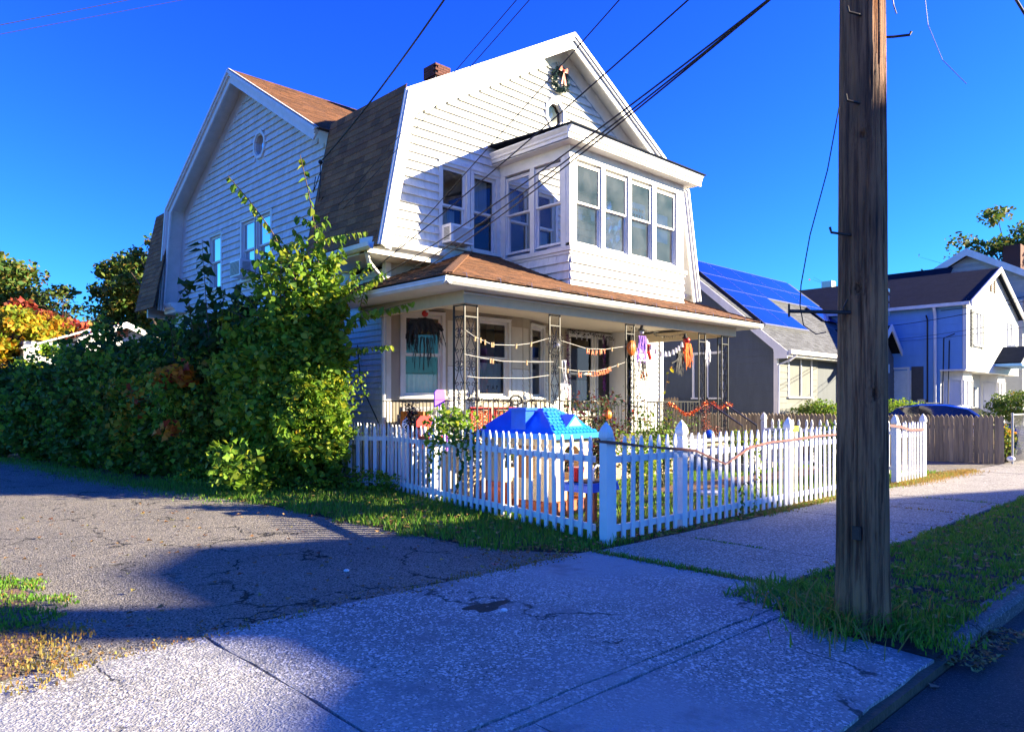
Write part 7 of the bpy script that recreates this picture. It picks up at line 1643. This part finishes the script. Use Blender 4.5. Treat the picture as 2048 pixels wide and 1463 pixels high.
spray(vine, [pd(350, 740, 15), pd(345, 690, 15), pd(342, 655, 15)], 10, .26, LEAF_MAP, 'maple', side=.9, hang=.75); spray(vine, [pd(508, 680, 13.7), pd(505, 620, 13.7), pd(512, 580, 13.7)], 12, .25, LEAF_MAP, 'maple', side=.9, hang=.75)
# the hedge along the driveway: separate bushes grown together
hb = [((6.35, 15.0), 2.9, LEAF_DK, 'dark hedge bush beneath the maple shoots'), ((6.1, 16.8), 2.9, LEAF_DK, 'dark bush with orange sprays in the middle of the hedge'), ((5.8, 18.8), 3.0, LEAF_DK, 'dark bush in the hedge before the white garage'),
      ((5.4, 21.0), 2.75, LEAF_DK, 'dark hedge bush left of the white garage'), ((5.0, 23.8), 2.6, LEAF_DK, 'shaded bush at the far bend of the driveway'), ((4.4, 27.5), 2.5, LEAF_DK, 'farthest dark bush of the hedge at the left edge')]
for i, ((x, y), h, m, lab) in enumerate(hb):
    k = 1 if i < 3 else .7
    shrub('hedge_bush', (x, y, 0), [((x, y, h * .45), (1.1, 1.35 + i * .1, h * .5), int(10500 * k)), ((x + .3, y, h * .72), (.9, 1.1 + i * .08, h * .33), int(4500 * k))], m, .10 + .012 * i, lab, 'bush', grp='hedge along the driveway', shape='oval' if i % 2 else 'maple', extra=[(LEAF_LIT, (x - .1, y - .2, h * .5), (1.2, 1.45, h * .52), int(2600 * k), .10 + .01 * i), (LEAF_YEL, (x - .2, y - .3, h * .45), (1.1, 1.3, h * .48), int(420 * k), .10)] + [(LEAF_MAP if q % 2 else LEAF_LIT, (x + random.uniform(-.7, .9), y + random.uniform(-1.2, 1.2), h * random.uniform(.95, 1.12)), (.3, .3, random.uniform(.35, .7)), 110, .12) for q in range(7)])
ors = thing('orange_creeper', (5.9, 15.6, 1.5), 'orange and yellow creeper leaves in the middle of the hedge', 'creeper')
for (px_, py_, d, rx_, rz_, k, m) in ((345, 755, 14.4, .42, .26, 150, LEAF_ORA), (368, 748, 14.2, .2, .24, 90, LEAF_ORA), (335, 860, 13.9, .22, .2, 45, LEAF_ORA), (250, 775, 16.2, .6, .25, 160, LEAF_YEL), (240, 860, 15.8, .25, .5, 110, LEAF_YEL), (285, 800, 15.5, .4, .4, 140, LEAF_ORA), (310, 770, 15, .4, .3, 100, LEAF_YEL)):
    c = pd(px_, py_, d); leaves('foliage', blob_pts(c, (rx_, rx_, rz_), k, .1), .13, m, ors, 'maple', kind='stuff')
for (px_, py_, d, n) in ((330, 790, 14.3, 1), (470, 930, 12.2, 2)):
    c = pd(px_, py_, d); leaves('foliage', blob_pts(c, (.5, .5, .5), 300, .2), .11, LEAF_LIT, ors, 'maple', kind='stuff')
shrub('ground_weeds', (6.3, 12.2, 0), [((5.75, 12.6, .12), (.5, .9, .22), 900), ((5.5, 14.2, .1), (.5, 1.3, .25), 900), ((7.3, 11.3, .15), (.35, .9, .25), 1200), ((6.6, 11.6, .12), (.6, .4, .2), 700)], LEAF_LIT, .06, 'low leafy weeds along the foot of the shrub and the side fence', 'weeds', nst=4)
# yellow tree and red maple at the left edge
def tree(name, base, h, crown, m, sz, lab, k=9000, grp=None, shape='oval', limbs=8, clump=26, r0=.22, gap=.5, spread=1.0):
    o = thing(name, base, lab, 'tree', grp); b = Vector(base); mb = MB(); top = b + Vector((0, 0, h * .8)); mb.tube([b, b + Vector((.1, 0, h * .35)), top], r0, 8, r0 * .35); mb.build('trunk', BARK, o)
    mb = MB(); P = []; c = Vector(crown[0]); r = crown[1]
    for i in range(clump):
        u = rand_unit(1)[0]; q = (random.random() ** .45); cc = c + Vector((u[0] * r[0], u[1] * r[1], u[2] * r[2])) * q
        if i < limbs * 3: s0 = b + Vector((0, 0, h * random.uniform(.3, .7))); mb.tube([s0, s0.lerp(cc, .5) + Vector((0, 0, .08 * h)), cc], r0 * .32, 5, r0 * .06)
        cr = random.uniform(.18, .34) * spread; P.append(blob_pts(cc, (r[0] * cr, r[1] * cr, r[2] * cr * .75), max(5, int(k / clump * random.uniform(.5, 1.4))), .2))
    mb.build('branch', BARK, o, kind='stuff'); leaves('crown', np.vstack(P), sz, m, o, shape, kind='stuff'); return o
c = pd(15, 735, 33); tree('yellow_tree', (c.x, c.y, 0), 6, ((c.x, c.y, 3.5), (2.9, 2.6, 2.3)), LEAF_YEL, .24, 'yellow leafed small tree at the left edge by the hedge', 9000, shape='maple', clump=30)
c = pd(60, 690, 36); tree('red_maple', (c.x, c.y, 0), 7.5, ((c.x, c.y, 5.2), (2.6, 2.4, 1.3)), LEAF_RED, .24, 'red leafed maple above the yellow tree', 3600, shape='maple', clump=22)
c = pd(125, 745, 31); tree('green_tree', (c.x, c.y, 0), 4.2, ((c.x, c.y, 2.9), (1.9, 1.8, 1.4)), LEAF_LIT, .2, 'bright green bush between the yellow tree and the hedge', 4200, clump=20)
c = pd(-15, 600, 48); tree('oak_tree', (c.x, c.y, 0), 11, ((c.x, c.y, 8.6), (4.2, 4.2, 2.8)), LEAF_OAK, .27, 'dark green oak rising at the left edge of the photo', 19000, clump=46, spread=1.25, r0=.35)
c = pd(285, 585, 50); tree('oak_tree', (c.x, c.y, 0), 12, ((c.x, c.y, 8.8), (3.2, 3.2, 3.4)), LEAF_OAK, .27, 'tall dark oak with bronze leaves just left of the white house', 18000, clump=46, spread=1.2, r0=.3)
c = pd(330, 540, 46); tree('oak_tree', (c.x, c.y, 0), 14, ((c.x, c.y, 10.3), (2.2, 2.2, 2.6)), LEAF_OAK, .25, 'bronze tinged oak partly hidden behind the wing of the white house', 5000, clump=24, r0=.3)
def bare_tree(base, h, w_, lab, k=0, m=None, n=70, r0=.16, sz=.2):
    o = thing('bare_tree', base, lab, 'tree'); b = Vector(base); mb = MB(); mb.tube([b, b + Vector((.2, 0, h * .5)), b + Vector((0, .1, h * .8))], r0, 7, r0 * .3); mb.build('trunk', BARK, o); mb = MB(); T = []
    for i in range(n):
        s0 = b + Vector((0, 0, h * random.uniform(.35, .75))); a = random.random() * 6.28; el = random.uniform(.25, 1.3); l = w_ * random.uniform(.5, 1.0); e = s0 + Vector((math.cos(a) * l * math.cos(el), math.sin(a) * l * math.cos(el), l * math.sin(el) * .8)); m_ = s0.lerp(e, .5) + Vector((0, 0, .1 * l)); mb.tube([s0, m_, e], r0 * .22, 4, r0 * .05); T.append(e)
        for _ in range(5): q = m_.lerp(e, random.random()); f_ = q + Vector((random.gauss(0, 1), random.gauss(0, 1), random.uniform(-.1, 1.2))) * l * .22; mb.tube([q, f_], r0 * .09, 3, r0 * .03); T.append(f_)
    mb.build('branch', BARK, o, kind='stuff')
    if k: P = np.array([list(random.choice(T) + Vector((random.gauss(0, .15), random.gauss(0, .15), random.gauss(0, .15)))) for _ in range(k)]); leaves('crown', P, sz, m, o, 'oval', kind='stuff')
c = pd(125, 650, 42); bare_tree((c.x, c.y, 0), 7.6, 3.0, 'thin nearly leafless tree behind the red maple', 1300, LEAF_OAK, 90, .13, .17)
c = pd(1628, 560, 48); bare_tree((c.x, c.y, 0), 9.8, 2.6, 'sparse leafless tree above the dark roof left of the pole', 500, LEAF_RED, 80, .15, .16)
c = pd(1925, 520, 75); bare_tree((c.x, c.y, 0), 17.5, 6.5, 'sparse brown tree behind the far grey house gable', 2600, LEAF_OAK, 110, .25, .33)
c = pd(2030, 480, 72); tree('sparse_tree', (c.x, c.y, 0), 20, ((c.x, c.y, 17), (6.2, 5, 4.0)), LEAF_OAK, .38, 'leafier tree behind the chimney at the right edge', 5200, clump=40, r0=.35)
# rose bushes and yard plants
def rose(base, h, w_, n, lab, m=LEAF_ROSE, red=60, grp='rose bushes behind the fence'):
    b = Vector(base); o = thing('rose_bush', b, lab, 'rose bush', grp); mb = MB(); C_ = []
    for i in range(int(16 * w_ + 8)):
        a = random.random() * 6.28; l = w_ * random.random(); e = b + Vector((math.cos(a) * l, math.sin(a) * l, h * random.uniform(.55, 1.05))); m_ = b.lerp(e, .5) + Vector((0, 0, .15)); mb.tube([b + Vector((random.uniform(-.1, .1), random.uniform(-.1, .1), 0)), m_, e], .008, 4, .004)
        for _ in range(int(n / (16 * w_ + 8))): t = random.uniform(.25, 1.05); q = (b.lerp(m_, t * 2) if t < .5 else m_.lerp(e, t * 2 - 1)) + Vector((random.gauss(0, .09), random.gauss(0, .09), random.gauss(0, .07))); C_.append(list(q))
    mb.build('stem', GSTEM, o, kind='stuff'); C_ = np.array(C_); leaves('foliage', C_, .055, m, o, 'oval', kind='stuff'); k = rng.integers(0, len(C_), red); leaves('bloom', C_[k] + rng.normal(size=(red, 3)) * .03, .05, LEAF_RED, o, 'oval', .0, kind='stuff')
rose((9.1, 8.2, 0), 1.55, .75, 1500, 'dark reddish rose bush left behind the corner fence post'); rose((10.2, 8.4, 0), 1.65, .8, 1700, 'tallest rose bush in front of the third porch column'); rose((10.0, 7.3, 0), 1.15, .7, 1500, 'leafy green bush behind the first fence panel', LEAF_LIT, 20); rose((11.6, 8.0, 0), 1.35, .7, 1300, 'green rose bush before the bright siding wall', LEAF_DK, 20)
rose((8.3, 8.9, 0), 1.4, .5, 700, 'thin bush behind the playhouse', LEAF_DK, 10); rose((15.6, 8.6, 0), .9, .5, 700, 'low green plant by the foot of the front steps', LEAF_LIT, 4); rose((17.4, 8.4, 0), 1.0, .6, 900, 'green plant at the right end of the porch', LEAF_LIT, 4)
rs = thing('climbing_rose', (7.4, 8.9, 0), 'climbing rose hanging over the side fence beside its middle post', 'rose bush')
C_ = np.vstack([blob_pts(pd(905, 845, 11.0), (.42, .42, .28), 420, .1), blob_pts(pd(945, 885, 10.8), (.3, .3, .3), 200, .1), blob_pts(pd(875, 880, 11.0), (.2, .2, .4), 110, .1)]); leaves('foliage', C_, .075, LEAF_LIT, rs, 'oval', kind='stuff')
for P_, n, m, s in ((((905, 850), (915, 900), (925, 930), (912, 985)), 12, LEAF_DK, .13), (((880, 860), (862, 900), (858, 960)), 12, LEAF_LIT, .09), (((930, 860), (955, 900), (960, 930)), 10, LEAF_DK, .13), (((900, 850), (860, 855), (845, 870)), 8, LEAF_LIT, .08)): spray(rs, [pd(x, y, 10.75) for x, y in P_], n, s, m, r=.008)
spray(thing('vine', (9.7, 5.1, 0), 'thin vine climbing a picket right of the second post', 'vine'), [(9.55, 5.08, .0), (9.6, 5.06, .35), (9.72, 5.07, .7), (9.66, 5.08, 1.1)], 26, .06, LEAF_LIT, r=.005); spray(thing('vine', (9.1, 5.1, 0), 'short weed with round leaves at the foot of the front fence', 'weed'), [(9.1, 5.06, 0), (9.2, 5.05, .2), (9.15, 5.05, .42), (9.3, 5.05, .5)], 18, .07, LEAF_DK, r=.005)
# tall stalk in front of the bright wall
spray(thing('tall_stalk', (11.2, 8.3, 0), 'tall leaning stalk with round yellow green leaves before the orange garland', 'plant'), [at(1290, 850, Y=8.4), at(1310, 810, Y=8.4), at(1330, 780, Y=8.4), at(1338, 740, Y=8.4), at(1345, 730, Y=8.4)], 9, .10, LEAF_YEL, r=.008)
# small plants by the corner post and shrubs to the right
def ball_shrub(c, r, m, lab, k=2600, sz=.07): shrub('round_shrub', (c[0], c[1], 0), [(c, r, k)], m, sz, lab, 'shrub', nst=4)
c = at(1632, 822, D=25.5); ball_shrub((c.x, c.y, 1.0), (1.0, .8, .62), LEAF_DK, 'round clipped shrub before the grey house window', 5200); leaves('foliage', blob_pts((c.x + .1, c.y - .25, 1.25), (.8, .6, .42), 1500, .7), .07, LEAF_LIT, None, kind='stuff')
c = at(1800, 815, D=28); ball_shrub((c.x, c.y, 1.2), (1.2, .9, .5), LEAF_LIT, 'clipped shrub behind the stockade fence right of the pole', 3800)
c = at(2040, 805, D=23); ball_shrub((c.x + .5, c.y, 1.45), (1.3, 1.0, .5), LEAF_DK, 'clipped dark hedge above the chain link fence', 6000); shrub('weedy_bush', (23.6, 5.3, 0), [((23.6, 5.4, .5), (.9, .5, .5), 1600)], LEAF_DK, .08, 'weeds and vines behind the chain link fence', 'bush', extra=[(LEAF_YEL, (23.2, 5.1, .7), (.7, .3, .3), 160, .08)])
c = at(1780, 900, D=16.8); shrub('gate_bush', (14.9, 5.9, 0), [((14.75, 6.0, .6), (.45, .5, .6), 2600)], LEAF_DK, .06, 'dark clipped bush at the gate opening right beside the pole', 'bush')
mb = MB(); c = at(2022, 925, D=18.6); mb.ball(c + Vector((0, 0, .1)), .1, 8, 5, .7); tag_mb(mb, 'plastic_bag', WHITEP, 'crumpled white bag behind the chain link fence', 'bag')
# tuft round the pole
blades('grass', PX_ + rng.normal(size=700) * .22 - .12, PY_ + rng.normal(size=700) * .16 + .08, .13, GRASSM, lean=1.4); blades('grass', PX_ + rng.normal(size=160) * .25 - .1, PY_ + rng.normal(size=160) * .2 + .05, .20, GRASSD, lean=1.2)
# bird
c = at(567, 575, D=13.2); bd = thing('bird', c, 'small brown bird perched in the tall shrub against the white wall', 'bird')
mb = MB(); sp_ = [(0.004, -.06), (.018, -.045), (.028, -.01), (.024, .02), (.014, .035), (.02, .045), (.018, .06), (.004, .07)]; mb.lathe(sp_, c, 10); mb.build('body', mat('bird_brown', (.30, .2, .11), (.2, .13, .07), .8, 40), bd, smooth=True)
mb = MB(); mb.beam(c + Vector((0, 0, -.05)), c + Vector((.03, .01, -.12)), .018, .006); mb.build('tail', MATS['bird_brown'], bd); mb = MB(); mb.beam(c + Vector((0, 0, .055)), c + Vector((-.03, -.01, .058)), .006, .006); mb.build('beak', BLACKP, bd)
